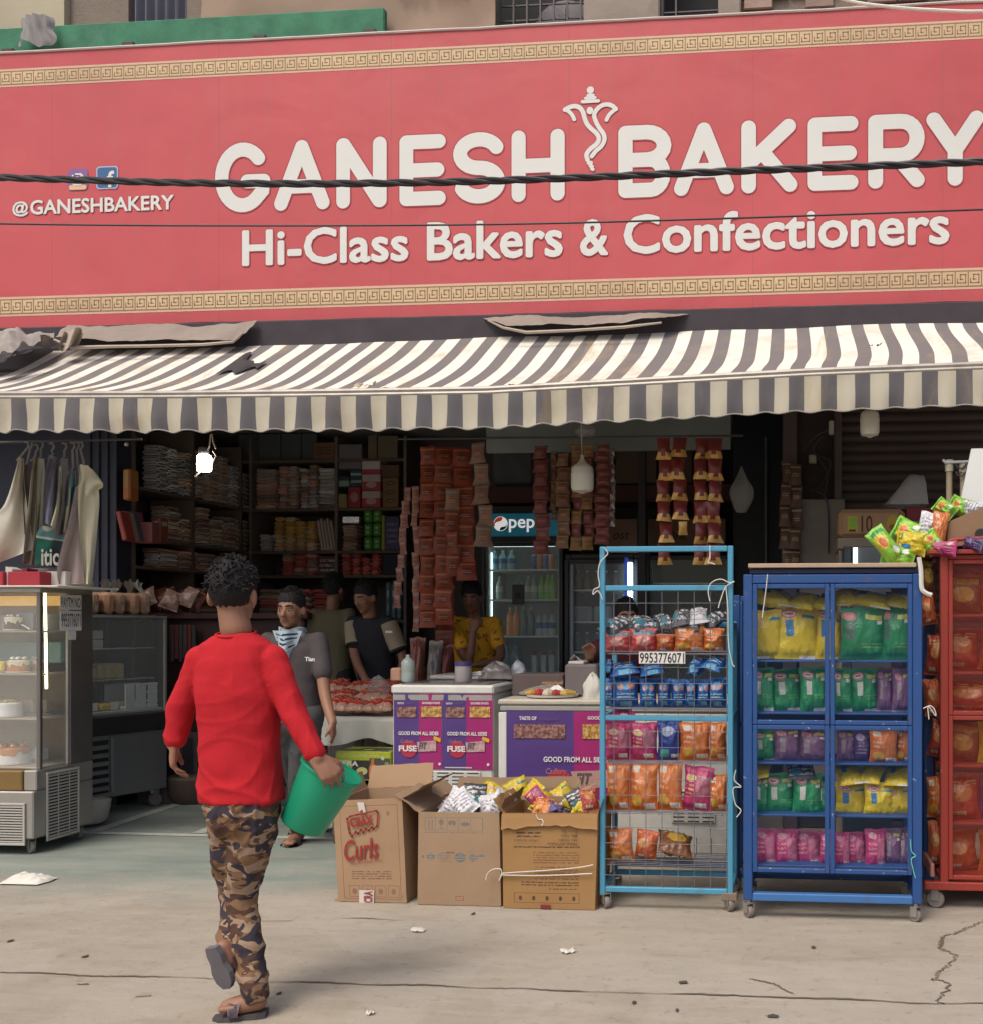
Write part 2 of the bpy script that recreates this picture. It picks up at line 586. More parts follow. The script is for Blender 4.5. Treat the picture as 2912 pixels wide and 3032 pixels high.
crack([G(225, 2918), G(262, 2916)], 0.007, 'ground_crack_line', 12, 10, 0.01)
crack([G(400, 2955), G(448, 2951)], 0.004, 'ground_crack_line', 13, 10, 0.01)
# painted lines on the shop floor
MPL = M('line_paint', (0.42, 0.43, 0.39), 0.8, var=0.35, sc=9)
for (a, c, w) in [(((-4.95, 6.65, .004)), (-2.9, 6.6, .004), 0.035), ((-4.88, 6.70, .004), (-5.0, 8.4, .004), 0.045), ((-4.12, 6.70, .004), (-4.2, 8.4, .004), 0.045), ((-3.3, 6.70, .004), (-3.4, 8.4, .004), .045), ((-4.9, 8.44, .004), (-2.0, 8.44, .004), .04)]:
 b = MB()
 a, c = Vector(a), Vector(c)
 d = (c - a).normalized()
 nn = Vector((-d.y, d.x, 0)) * w
 b.quad(a + nn, a - nn, c - nn, c + nn)
 tag(b.build('floor_marking', MPL), kind='structure')
# ------------------------------------------------------------------ upper building front
YF = 7.25
MW1 = M('cream_plaster', (0.42, 0.38, 0.28), 0.9, var=0.2, sc=2, bump=0.3, bsc=15, dirt=0.6)
MW2 = M('grey_plaster', (0.3, 0.26, 0.22), 0.9, var=0.3, sc=3, bump=0.5, bsc=12, dirt=0.6)
MBR = M('old_brick', (0.3, 0.22, 0.18), 0.9, var=0.3, sc=6, bump=0.5, bsc=30, rnd=0.3)
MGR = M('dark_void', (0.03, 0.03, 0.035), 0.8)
MIR = M('grille_iron', (0.1, 0.09, 0.09), 0.6, 0.4)
bld = thing('upper_building', 'old brick and plaster building front above the big red sign', 'building', (-2, YF, 3.6))
MB().box(-14, 12, YF, YF + 0.25, 3.62, 5.35, c=0.01).build('wall', MW2, bld)
zt = 8.5
MB().box(-14, PX(190, YF), YF, YF + .25, 5.353, zt).build('wall', MW1, bld)
MB().box(PX(190, YF), PX(365, YF), YF + .06, YF + .25, 5.353, zt).build('wall', M('mortar', (0.22, 0.18, 0.15), 0.95, var=.3, sc=5, bump=.5), bld)
MB().box(PX(540, YF), PX(620, YF), YF + .06, YF + .25, 5.353, zt).build('wall', _MC['mortar'], bld)
MB().box(PX(1730, YF), PX(1955, YF), YF - .02, YF + .25, 5.353, zt, c=.01).build('pillar', MW2, bld)
MB().box(PX(2128, YF), PX(2195, YF), YF - .02, YF + .25, 5.353, zt, c=.01).build('pillar', MW2, bld)
MB().box(PX(2195, YF), 12, YF + .06, YF + .25, 5.353, zt).build('wall', _MC['mortar'], bld)
MB().box(PX(365, YF), PX(2130, YF), YF + .5, YF + .6, 5.3, zt).build('shade_backing', MGR, bld)  # near-black sheet stands in for the shade behind the openings
def brick_courses(x0, x1, z0, z1, seed, bw=0.22, bh=0.085, skip=0.12):
 rr = random.Random(seed)
 z, row = z0, 0
 while z < z1:
  x = x0 - (0.11 if row % 2 else 0)
  while x < x1:
   if rr.random() > skip:
    xa, xb = max(x + .008, x0), min(x + bw - .008, x1)
    if xb - xa > 0.04:
     d = rr.uniform(0, .03)
     MB().box(xa, xb, YF + .005 + d, YF + .075, z + .006, z + bh - .006, c=.008).build('brick', MBR, bld)
   x += bw
  z += bh
  row += 1
brick_courses(PX(195, YF), PX(362, YF), 5.4, 5.95, 1)
brick_courses(PX(545, YF), PX(618, YF), 5.45, 5.95, 2)
brick_courses(PX(2200, YF), PX(2912, YF), 5.52, 6.2, 3)
# grey curtain, brown tarp banner, grilled window with a fan behind
MCU = M('blue_grey_curtain', (0.15, 0.15, 0.19), 0.9, var=.25, sc=4)
b = MB()
xa, xb = PX(362, YF), PX(545, YF)
b.sheet(lambda u, v: (xa + (xb - xa) * u, YF + .1 + .035 * math.sin(u * 38), 5.36 + v * 1.6), 60, 4)
b.build('window_curtain', MCU, smooth=True, tag_=('blue grey curtain hanging behind the green board', 'curtain'))
MTP = M('brown_tarp', (0.3, 0.22, 0.16), 0.75, var=.2, sc=3, bump=.4, bsc=6)
b = MB()
xa2, xb2 = PX(618, YF), PX(1478, YF)
b.sheet(lambda u, v: (xa2 + (xb2 - xa2) * u, YF - .1 + .03 * noise.noise(Vector((u * 6, v * 4, 2))), 5.60 + .1 * u + v * 1.4), 40, 12)
tarp = b.build('tarpaulin', MTP, smooth=True, tag_=('faded brown tarpaulin banner hung above the green board', 'tarpaulin'))
text('We shift', tarp, M('tarp_print', (0.17, 0.12, 0.09), .8), cap=.11, at=(PX(1190, YF), YF - .15, PZ(1190, 20, YF)), bold=.01)
b = MB()
for k in range(14):
 x = PX(1478, YF) + k * .1
 if x > PX(1728, YF) and x < PX(1955, YF): continue
 if x > PX(2128, YF): continue
 b.box(x - .006, x + .006, YF + .03, YF + .042, 5.36, 6.6)
for k in range(10):
 z = 5.45 + k * .11
 b.box(PX(1478, YF), PX(1728, YF), YF + .043, YF + .055, z - .005, z + .005)
 b.box(PX(1958, YF), PX(2126, YF), YF + .043, YF + .055, z - .005, z + .005)
b.build('window_grille', MIR, bld)
fx, fz = PX(1650, YF), PZ(1650, 30, YF)
b = MB()
b.lathe([(0.0, -.06), (.05, -.05), (.06, 0), (.22, 0), (.24, -.03), (.24, .03), (.22, .04), (.04, .04), (0, .05)], 24, T=Matrix.Translation((fx, YF + .3, fz)) @ Matrix.Rotation(R(90), 4, 'X'))
fan = b.build('exhaust_fan', M('fan_grey', (.13, .12, .14), .6, .3), smooth=True, tag_=('round dusty exhaust fan behind the window grille above the sign', 'fan'))
for q in (0, 1, 2, 3):
 bb = MB()
 a = q * math.pi / 2 + .4
 bb.sheet(lambda u, v: (fx + (.06 + .15 * u) * math.cos(a + (v - .5) * (.9)), YF + .26 + .03 * (v - .5), fz + (.06 + .15 * u) * math.sin(a + (v - .5) * .9)), 3, 4)
 bb.build('fan_blade', M('blade_grey', (.2, .19, .2), .5, .5), fan)
# ------------------------------------------------------------------ green board behind the sign
YGB = 7.05
MGN = M('green_paint', (0.045, 0.19, 0.11), 0.8, var=.5, sc=7, bump=.3, bsc=25, dirt=.4, dcol=(.12, .26, .19))
gbd = thing('green_board', 'long weathered green board along the top left of the red sign', 'board', (PX(500, YGB), YGB, 5.4))
xe = PX(1138, YGB)
b = MB()
b.box(-6.2, xe, YGB, YGB + .06, PZ(1138, 102, YGB) - .02, PZ(1138, 20, YGB), c=.008)
b.build('board', MGN, gbd)
MB().box(-6.2, xe + .01, YGB - .03, YGB + .03, PZ(1138, 102, YGB) - .08, PZ(1138, 102, YGB) - .022, c=.004).build('bottom_rail', M('rail_dark', (.09, .07, .07), .7, .3), gbd)
for px in (35, 390, 778, 1102):
 x = PX(px, YGB)
 MB().box(x - .045, x + .045, YGB - .05, YGB - .002, PZ(1138, 102, YGB) - .05, PZ(1138, 102, YGB) + .02, c=.004).build('bracket', _MC['rail_dark'], gbd)
MRG = M('grey_rag', (0.26, 0.25, 0.25), 0.85, var=.25, sc=5)
b = MB()
xr, zr0, zr1 = PX(130, YGB), PZ(130, 150, YGB), PZ(130, 66, YGB)
b.sheet(lambda u, v: (xr + (u - .5) * (.30 - .08 * v) * (1 + .1 * math.sin(v * 9)), YGB - .06 - .05 * math.sin(u * math.pi) + .012 * math.sin(u * 23 + v * 5), zr0 + (zr1 - zr0) * v + .03 * math.sin(u * 7) * (1 - v)), 26, 14)
b.build('cloth_rag', MRG, smooth=True, tag_=('crumpled grey cloth draped over the green board', 'cloth'))
# ------------------------------------------------------------------ red shop sign
YS = 6.9
def sign_mat():
 t = NT('red_vinyl')
 v = t.coord()
 n1 = t.noise(v, 0.8, 5, 0.6)
 c = t.ramp(n1, [(0.3, (0.46, 0.075, 0.085)), (0.7, (0.54, 0.09, 0.103))])
 st = t.noise(v, 3.0, 6, 0.7, 0, (3.0, 1, 0.35))
 c = t.mix(t.ramp(st, [(0.5, 0.0), (0.8, 0.28)]), c, (0.4, 0.14, 0.12))
 sx = t.n('ShaderNodeSeparateXYZ')
 t.l(v, sx.inputs[0])
 fr = t.math('FRACT', t.math('MULTIPLY', t.math('ADD', sx.outputs[0], 20.3), 1 / 1.27))
 c = t.mix(t.math('MULTIPLY', t.math('LESS_THAN', t.math('ABSOLUTE', t.math('SUBTRACT', fr, .5)), .0035), .35), c, (.33, .07, .07))
 dr = t.noise(v, 7.0, 5, 0.7, 0, (3.0, 1, 0.1))
 c = t.mix(t.ramp(dr, [(0.58, 0.0), (0.78, 0.35)]), c, (0.36, 0.12, 0.11))
 t.bump(t.noise(v, 1.5, 3, 0.5, 0.4), 0.35, 0.05)
 return t.finish(c, 0.5, 0, 0.35)
MSG = sign_mat()
zs0, zs1 = PZ(1456, 931, YS), PZ(1456, 82, YS)
xs0, xs1 = -7.4, 3.0
sign = thing('shop_sign', 'huge red signboard with white lettering and gold key-pattern bands', 'sign', (-2.2, YS, zs0))
b = MB()
nsx = 60
def sgn(u, v):
 x = xs0 + (xs1 - xs0) * u
 return (x, YS + .0006 * noise.noise(Vector((x * 1.1, v * 2.5, 1))), zs0 + (zs1 - zs0) * v + (.008 * noise.noise(Vector((x * 2.5, 0, 7))) if v in (0, 1) else 0))
b.sheet(sgn, 110, 14)
b.box(xs0, xs1, YS + .02, YS + .12, zs0 + .03, zs1 - .03)
b.build('panel', MSG, sign, smooth=True)
b = MB()
b.tube([(xs0 + (xs1 - xs0) * k / 60, YS - .004, zs1 + .008 * noise.noise(Vector(((xs0 + (xs1 - xs0) * k / 60) * 2.5, 0, 7))) + .003) for k in range(61)], .009, 6)
b.build('top_edge', M('vinyl_edge', (.55, .48, .45), .6), sign)
# gold bands with the key pattern
YL = YS - .003
def band_mat():
 t = NT('gold_print')
 v = t.coord()
 c = t.ramp(t.noise(v, .55, 3, 0.5), [(0.32, (0.42, 0.28, 0.19)), (0.5, (0.62, 0.47, 0.28)), (0.68, (0.5, 0.35, 0.22))])
 return t.finish(c, .5, 0, .35)
MGD = band_mat()
MKP = M('key_brown', (0.27, 0.165, 0.085), .6, var=.1)
MEDG = M('band_edge', (0.62, 0.42, 0.3), .6, var=.1)
for (yt, yb) in ((183, 249), (865, 922)):
 zc0, zc1 = PZ(0, yb + (.0 if yt < 500 else 18), YS), PZ(0, yt + (12 if yt < 500 else 18), YS)
 zc0, zc1 = (PZ(1456, 186, YS), PZ(1456, 131, YS)) if yt < 500 else (PZ(1456, 896, YS), PZ(1456, 836, YS))
 hh = zc1 - zc0
 MB().box(xs0, xs1, YS - .0014, YS - .0010, zc0, zc1).build('gold_band', MEDG, sign)
 MB().box(xs0, xs1, YS - .0020, YS - .0016, zc0 + hh * .14, zc1 - hh * .14).build('gold_band', MGD, sign)
 b = MB()
 lw = hh * .027
 b.box(xs0, xs1, YL + .0002, YL + .0006, zc0 + hh * .14 - lw, zc0 + hh * .14 + lw)
 b.box(xs0, xs1, YL + .0002, YL + .0006, zc1 - hh * .14 - lw, zc1 - hh * .14 + lw)
 pitch = 0.0865
 x = xs0
 zb, ztp = zc0 + hh * .14, zc1 - hh * .14
 kh = ztp - zb
 while x < xs1 - pitch:
  pp = [(.0, 1.0), (.0, .0)]
  q = [((0, 0), (0, 1))] + [((.17, .20), (.17, .20))]
  path = [(.02, .0), (.02, 1.0)]
  spiral = [(.2, .82), (.2, .2), (.2, .2)]
  segs = [((.02, 0), (.02, 1)), ((.2, .2), (.2, .80)), ((.2, .2), (.80, .2)), ((.80, .2), (.80, .99)), ((.4, .8), (.8, .8)), ((.4, .42), (.4, .8)), ((.4, .42), (.62, .42)), ((.62, .42), (.62, .6))]
  segs = [((.02, 0), (.02, 1)), ((.2, .22), (.2, 1)), ((.2, .22), (.82, .22)), ((.82, .22), (.82, .76)), ((.42, .76), (.82, .76)), ((.42, .45), (.42, .76)), ((.42, .45), (.6, .45))]
  segs = segs[:1] + segs[2:]
  segs.append(((.2, .22), (.2, .5)))
  for (a, c) in segs:
   xa_, xb_ = x + min(a[0], c[0]) * pitch - lw, x + max(a[0], c[0]) * pitch + lw
   za_, zb_ = zb + min(a[1], c[1]) * kh - lw, zb + max(a[1], c[1]) * kh + lw
   b.add([(xa_, YL + .0004, za_), (xb_, YL + .0004, za_), (xb_, YL + .0004, zb_), (xa_, YL + .0004, zb_)], [(0, 1, 2, 3)])
  x += pitch
 b.build('key_pattern', MKP, sign)
# big rounded letters
MWH = M('white_vinyl', (0.66, 0.67, 0.645), .55, var=.05, sc=4, spec=.3)
MSH = M('outline_maroon', (0.36, 0.06, 0.065), .6, var=.1)  # printed dark red outline around lettering and emblem
def arc(cx, cy, rx, ry, a0, a1, n=14):
 return [(cx + rx * math.cos(R(a0 + (a1 - a0) * k / n)), cy + ry * math.sin(R(a0 + (a1 - a0) * k / n))) for k in range(n + 1)]
def letter(ch, w):
 r = .1
 if ch == 'G': return [arc(w / 2, .5, w / 2 - r, .4, 42, 318, 26)[:-1] + [(w - r - .02, .3), (w - r, .44)], [(w * .58, .44), (w - r, .44)]]
 if ch == 'A': return [[(r, r), (w / 2, .9)], [(w / 2, .9), (w - r, r)], [(.24, .34), (w - .24, .34)]]
 if ch == 'N': return [[(r, r), (r, .9)], [(r + .01, .9), (w - r - .01, r)], [(w - r, r), (w - r, .9)]]
 if ch == 'E': return [[(r, r), (r, .9)], [(r, .9), (w - r, .9)], [(r, .5), (w - r - .02, .5)], [(r, r), (w - r, r)]]
 if ch == 'S':
  p = arc(w / 2, .70, w / 2 - r, .2, 25, 180, 14) + arc(w / 2, .70, w / 2 - r, .2, 180, 265, 6)[1:]
  q = arc(w / 2, .30, w / 2 - r, .2, 85, 0, 6) + arc(w / 2, .30, w / 2 - r, .2, 0, -155, 14)[1:]
  return [p + q]
 if ch == 'H': return [[(r, r), (r, .9)], [(w - r, r), (w - r, .9)], [(r, .5), (w - r, .5)]]
 if ch == 'B': return [[(r, r), (r, .9)], [(r, .9), (w * .55, .9)] + arc(w * .55, .71, w * .33, .19, 90, -90, 10)[1:] + [(r, .52)], [(w * .5, .52), (w * .6, .52)] + arc(w * .62, .31, w * .38 - r, .21, 90, -90, 10)[1:] + [(r, r)]]
 if ch == 'K': return [[(r, r), (r, .9)], [(w - r - .02, .9), (r + .02, .42)], [(.32, .52), (w - r, r)]]
 if ch == 'R': return [[(r, r), (r, .9)], [(r, .9), (w * .56, .9)] + arc(w * .58, .67, w * .42 - r, .23, 90, -90, 12)[1:] + [(r, .44)], [(w * .5, .44), (w - r, r)]]
 if ch == 'Y': return [[(r, .9), (w / 2, .48)], [(w - r, .9), (w / 2, .48)], [(w / 2, .48), (w / 2, r)]]
def word(s, spans, z0, z1, name):
 hgt = z1 - z0
 for ch, (pa, pb) in zip(s, spans):
  xa_, xb_ = PX(pa, YS), PX(pb, YS)
  w = (xb_ - xa_) / hgt
  for (grow, dy, mt, nm) in ((.016, 0, MSH, 'letter_outline'), (0, -.001, MWH, 'letter')):
   b = MB()
   for k, st in enumerate(letter(ch, w)):
    b.ribbon([(xa_ + p[0] * hgt, z0 + p[1] * hgt) for p in st], (.1 + grow) * hgt, YL + dy - k * .0002)
   b.build(nm, mt, sign)
zb0 = PZ(640, 632, YS) * .5 + PZ(2737, 553, YS) * .5
zb1 = PZ(640, 428, YS) * .5 + PZ(2737, 332, YS) * .5
word('GANESH', [(638, 802), (813, 977), (997, 1146), (1184, 1321), (1343, 1497), (1516, 1673)], zb0, zb1, 'x')
word('BAKERY', [(1832, 1986), (1997, 2174), (2196, 2362), (2392, 2543), (2572, 2739), (2744, 2915)], zb0, zb1, 'x')
def sign_text(s, x0, x1, yb, yt, bold, z=None):
 xa_, xb_ = PX(x0, YS), PX(x1, YS)
 xm = (x0 + x1) / 2
 za_, zt_ = PZ(x0, yb, YS), PZ(x0, yt, YS)
 hh = zt_ - za_
 e = .035 * hh
 text(s, sign, MWH, width=xb_ - xa_ - 2 * e, cap=hh - 2 * e, at=(xa_ + e, YL - .002, za_ + e), fat=.035)
 text(s, sign, MSH, width=xb_ - xa_ - 2 * e, cap=hh - 2 * e, at=(xa_ + e, YL - .0005, za_ + e), fat=.06, name='lettering_outline')
sign_text('Hi-Class', 718, 1211, 790, 681, .03)
sign_text('Bakers', 1265, 1668, 774, 659, .03)
sign_text('&', 1718, 1803, 760, 650, .03)
sign_text('Confectioners', 1847, 2813, 755, 636, .03)
sign_text('@', 38, 86, 643, 597, .02)
sign_text('GANESHBAKERY', 91, 516, 637, 593, .03)
# emblem between the words (drawn as strokes)
EX, EZ = lambda q: 1620 + q * 260 / 1499, lambda q: 220 + q * 340 / 1960
def em(pts):
 return [(PX(EX(a), YS), PZ(EX(a), EZ(c), YS)) for a, c in pts]
def smoothp(pts, n=5):
 out = []
 for i in range(len(pts) - 1):
  p0, p1, p2, p3 = [Vector(pts[min(max(j, 0), len(pts) - 1)]) for j in (i - 1, i, i + 1, i + 2)]
  for k in range(n):
   t = k / n
   out.append(tuple(.5 * ((2 * p1) + (-p0 + p2) * t + (2 * p0 - 5 * p1 + 4 * p2 - p3) * t * t + (-p0 + 3 * p1 - 3 * p2 + p3) * t ** 3)))
 out.append(tuple(pts[-1]))
 return out
u1 = (PX(1700, YS) - PX(1600, YS)) / 100 * 260 / 1499
strokes = [([(470, 770), (430, 690), (370, 630), (310, 605)], 32), ([(310, 605), (400, 560), (480, 545), (560, 570), (620, 650), (650, 760), (690, 850), (760, 930), (850, 1010), (890, 1100), (850, 1190), (740, 1280), (680, 1370), (695, 1460)], 38),
           ([(1020, 780), (1060, 700), (1120, 640), (1180, 595)], 32), ([(1180, 595), (1120, 540), (1030, 515), (930, 540), (850, 610), (810, 700), (840, 810), (900, 920), (970, 1020), (985, 1120), (930, 1230), (840, 1310), (770, 1400)], 36),
           ([(610, 470), (880, 455)], 28), ([(665, 410), (825, 400)], 26), ([(700, 360), (795, 355)], 22), ([(715, 1515), (755, 1515)], 34), ([(745, 1565), (775, 1575)], 30), ([(770, 1615), (790, 1625)], 28)]
for (grow, dy, mt, nm) in ((8, 0, MSH, 'emblem_outline'), (0, -.001, MWH, 'emblem')):
 b = MB()
 for k, (st, r_) in enumerate(strokes):
  b.ribbon(smoothp(em(st)) if len(st) > 2 else em(st), (r_ + grow) * u1, YL + dy - k * .0001)
 b.disc(*em([(745, 272)])[0], (62 + grow) * u1, (62 + grow) * u1, YL + dy - .0011)
 b.disc(*em([(738, 622)])[0], (56 + grow) * u1, (62 + grow) * u1, YL + dy - .0012)
 b.build(nm, mt, sign)
# two social badges
def rrect(x0, x1, z0, z1, r, y, mb, mi=0):
 p = []
 for cx_, cz_, a0 in ((x1 - r, z1 - r, 0), (x0 + r, z1 - r, 90), (x0 + r, z0 + r, 180), (x1 - r, z0 + r, 270)):
  p += [(cx_ + r * math.cos(R(a0 + k * 15)), cz_ + r * math.sin(R(a0 + k * 15))) for k in range(7)]
 mb.add([(a, y, c) for a, c in p], [tuple(range(len(p)))], mi)
MPUR = PM('badge_purple', (.2, .1, .28), [('r', 0, 0, 1, .3, (.6, .4, .2)), ('r', 0, .3, 1, .5, (.45, .12, .2))])
b = MB()
bx0, bx1, bz0, bz1 = PX(202, YS), PX(261, YS), PZ(230, 564, YS), PZ(230, 500, YS)
rrect(bx0, bx1, bz0, bz1, .03, YL - .001, b)
for (zz, c_) in ((0, 0), (1, 1)):
 pass
b.m = [0] * len(b.m)
b.build('photo_badge', M('badge_violet', (.22, .11, .3), .5), sign)
b = MB()
rrect(bx0 + .01, bx1 - .01, bz0 + .005, bz0 + .04, .015, YL - .002, b)
b.build('badge_gradient', M('badge_gold', (.7, .45, .25), .5), sign)
b = MB()
cx_, cz_ = (bx0 + bx1) / 2, (bz0 + bz1) / 2
w_ = .038
b.ribbon([(cx_ - w_ + .012, cz_ + w_), (cx_ + w_ - .012, cz_ + w_), (cx_ + w_, cz_ + w_ - .012), (cx_ + w_, cz_ - w_ + .012), (cx_ + w_ - .012, cz_ - w_), (cx_ - w_ + .012, cz_ - w_), (cx_ - w_, cz_ - w_ + .012), (cx_ - w_, cz_ + w_ - .012), (cx_ - w_ + .012, cz_ + w_)], .006, YL - .004)
b.ribbon(arc(cx_, cz_, .017, .017, 0, 360, 20), .005, YL - .005)
b.disc(cx_ + .024, cz_ + .024, .005, .005, YL - .0055)
b.build('badge_mark', MWH, sign)
b = MB()
fx0, fx1, fz0, fz1 = PX(286, YS), PX(351, YS), PZ(318, 560, YS), PZ(318, 492, YS)
rrect(fx0, fx1, fz0, fz1, .025, YL - .001, b)
b.build('letter_badge', M('badge_lilac', (.4, .4, .55), .5), sign)
b = MB()
rrect(fx0 + .01, fx1 - .01, fz0 + .01, fz1 - .01, .02, YL - .002, b)
b.build('badge_blue', M('badge_blue', (.035, .12, .27), .5), sign)
text('f', sign, MWH, cap=.12, at=((fx0 + fx1) / 2 + .0, YL - .004, fz0 + .01), bold=.03)
# things under the sign
MRUB = M('dark_housing', (0.05, 0.042, 0.05), .85, var=.3)
MB().box(xs0, xs1, 6.78, 6.85, PZ(1456, 931, YS) - .34, zs0 - .035, c=.01).build('awning_housing', MRUB, tag_=('dark housing bar between the red sign and the striped awning', 'awning housing'))
# ================================================================== AWNING, CABLES, CLOTHS
YA, YB = 5.7, 6.77
WHITES = [(-255, -213), (-170, -128), (-85, -43), (0, 42), (85, 127), (168, 205), (245, 289), (330, 374), (415, 460), (503, 547), (590, 635), (677, 721), (763, 807), (849, 885), (927, 971), (1014, 1060), (1103, 1150), (1193, 1240), (1283, 1330), (1374, 1420), (1463, 1510), (1552, 1592), (1635, 1681), (1727, 1773), (1820, 1867), (1916, 1964), (2010, 2059), (2105, 2155), (2201, 2249), (2295, 2337), (2382, 2432), (2479, 2532), (2577, 2632), (2677, 2729), (2777, 2830), (2879, 2932), (2985, 3040), (3092, 3147), (3200, 3255), (3310, 3365)]
RAIL = [(PX(a, YA), PZ(a, c, YA)) for a, c in ((-300, 1174), (0, 1172), (500, 1171), (950, 1166), (1450, 1158), (1930, 1131), (2400, 1105), (2912, 1085), (3400, 1065))]
def rail_z(x):
 for (a, za), (c, zc) in zip(RAIL, RAIL[1:]):
  if x <= c:
   return za + (zc - za) * (x - a) / (c - a)
 return RAIL[-1][1]
def awn_z(x, s):
 """s 0 at the rail, 1 at the wall"""
 zf, zb = rail_z(x) + .015, 3.415 + .02 * (x + 2) / 3
 return zf + (zb - zf) * s - .05 * math.sin(math.pi * s) + .02 * noise.noise(Vector((x * 1.3, s * 2.2, 3)))
def canvas_mat(name, col, dirt):
 t = NT(name)
 v = t.coord()
 n = t.noise(v, 3, 7, .65)
 c = t.mix(t.ramp(n, [(.5, 0.0), (.8, dirt)]), col, (.3, .24, .17))
 st = t.noise(v, 2.0, 6, .7, .5, (2.2, .6, .6))
 c = t.mix(t.ramp(st, [(.58, 0.0), (.72, dirt * 1.1)]), c, (.42, .3, .14))
 w = t.noise(v, 160, 2, .5)
 t.bump(w, .12, .004)
 return t.finish(c, .85, 0, .2)
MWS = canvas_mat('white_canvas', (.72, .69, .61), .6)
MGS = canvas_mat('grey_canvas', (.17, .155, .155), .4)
MWV = canvas_mat('white_canvas_shaded', (.45, .425, .34), .6)  # valance copy of the white stripes, darkened for its shade
MGV = canvas_mat('grey_canvas_shaded', (.12, .115, .125), .25)  # valance copy of the grey stripes, shade in the colour too
awn = thing('shop_awning', 'wide striped white and grey awning under the red sign', 'awning', (-2, YA, 2.7))
cols, mi = [], []
for k, (a, c) in enumerate(WHITES):
 xa_, xc_ = PX(a, YA), PX(c, YA)
 xn = PX(WHITES[k + 1][0], YA) if k + 1 < len(WHITES) else None
 cols += [xa_, (xa_ + xc_) / 2]
 mi += [0, 0]
 if xn is not None:
  cols += [xc_, (xc_ + xn) / 2]
  mi += [1, 1]
cols = cols[:-1]
mi = mi[:len(cols) - 1]
b = MB()
nv = 16
def wig(x, s):
 r_ = max(0.0, (x + 1.2) / 2.4)
 return .07 * s + (.05 * r_ * math.sin(s * 5.5 - .8) + .012 * noise.noise(Vector((x * 2.5, s * 3, 6)))) * s
b.v = [(x + wig(x, j / nv), YA + .01 + (YB - YA) * j / nv, awn_z(x, j / nv)) for j in range(nv + 1) for x in cols]
w = len(cols)
for j in range(nv):
 for i in range(w - 1):
  b.f.append([j * w + i, j * w + i + 1, (j + 1) * w + i + 1, (j + 1) * w + i])
  b.m.append(mi[i])
  b.uv.append(None)
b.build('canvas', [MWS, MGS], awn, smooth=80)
b = MB()
nv2 = 6
sub = 3
xs_ = []
mm = []
for i in range(len(cols) - 1):
 for q in range(sub):
  xs_.append(cols[i] + (cols[i + 1] - cols[i]) * q / sub)
  mm.append(mi[i])
xs_.append(cols[-1])
# scallop phase from the white stripes' middles
mids = [(PX(a, YA) + PX(c, YA)) / 2 for a, c in WHITES]
def scal(x):
 for a, c in zip(mids, mids[1:]):
  if x <= c:
   return .5 - .5 * math.cos(2 * math.pi * (x - a) / (c - a))
 return 0
def val(x, v):
 z0 = rail_z(x) - .022
 L = .203 - .017 * scal(x) + .004 * noise.noise(Vector((x * 2, 0, 0)))
 return (x + .006 * v * noise.noise(Vector((x * 6, v, 3))), YA - .024 + (.016 * math.sin(x * 35.5) + .03 * noise.noise(Vector((x * 2.2, v, 5)))) * v, z0 - L * v)
w = len(xs_)
b.v = [val(x, j / nv2) for j in range(nv2 + 1) for x in xs_]
for j in range(nv2):
 for i in range(w - 1):
  b.f.append([j * w + i, j * w + i + 1, (j + 1) * w + i + 1, (j + 1) * w + i])
  b.m.append(mm[i])
  b.uv.append(None)
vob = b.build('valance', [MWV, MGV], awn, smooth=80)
b = MB()
b.tube([val(x, 1.0) for x in xs_], .0045, 5)
b.build('piping', M('piping_grey', (.3, .28, .25), .7), vob)
b = MB()
MAL = M('rail_aluminium', (.36, .34, .31), .5, .4, var=.25, sc=8, dirt=.5)
pts = [(x, YA - .005, rail_z(x)) for x in [RAIL[0][0] + (RAIL[-1][0] - RAIL[0][0]) * k / 40 for k in range(41)]]
for (dz, dy, r_) in ((.012, 0, .016), (-.012, -.004, .014)):
 b.tube([(x, y + dy, z + dz) for x, y, z in pts], r_, 8)
b.build('front_rail', MAL, awn, smooth=True)
for xx in (-4.6, -.4):
 b = MB()
 b.tube([(xx, 6.75, 2.95), (xx + .5, 6.2, 2.80), (xx, YA + .03, rail_z(xx) - .01)], .02, 8)
 b.build('folding_arm', MAL, awn, smooth=True)
MB().tube([(-5.8, 6.72, 3.0), (1.5, 6.72, 3.05)], .025, 8).build('torsion_bar', MAL, awn)
def cloth(name, label, cat, mat, a, bq, c, d, nu=24, nv=12, amp=.03, fr=3.0, sag=.0, seed=0, fold=(0, 0), thick=.0):
 """sheet with corners a (lower left) b (lower right) c (upper right) d (upper left)"""
 a, bq, c, d = map(Vector, (a, bq, c, d))
 nn = (bq - a).cross(d - a).normalized()
 def fn(u, v):
  p = (a * (1 - u) + bq * u) * (1 - v) + (d * (1 - u) + c * u) * v
  p = p + nn * (amp * (noise.noise(p * fr + Vector((seed, 0, 0))) + .5 * noise.noise(p * fr * 2.7 + Vector((0, seed, 0)))) + fold[0] * math.sin(u * fold[1] + 2 * v + seed))
  p.z += -sag * math.sin(math.pi * u) * (1 - v * .5) + amp * .8 * noise.noise(Vector((u * 5 + seed, v * 3, 1)))
  return p
 b = MB()
 b.sheet(fn, nu, nv)
 o = b.build(name, mat, smooth=75)
 return tag(o, label, cat)
MTA = M('tarp_greybrown', (.25, .21, .18), .7, var=.3, sc=4, bump=.4, bsc=9, dirt=.4)
MTB = M('tarp_pale', (.42, .36, .29), .8, var=.25, sc=4, bump=.3, bsc=10)
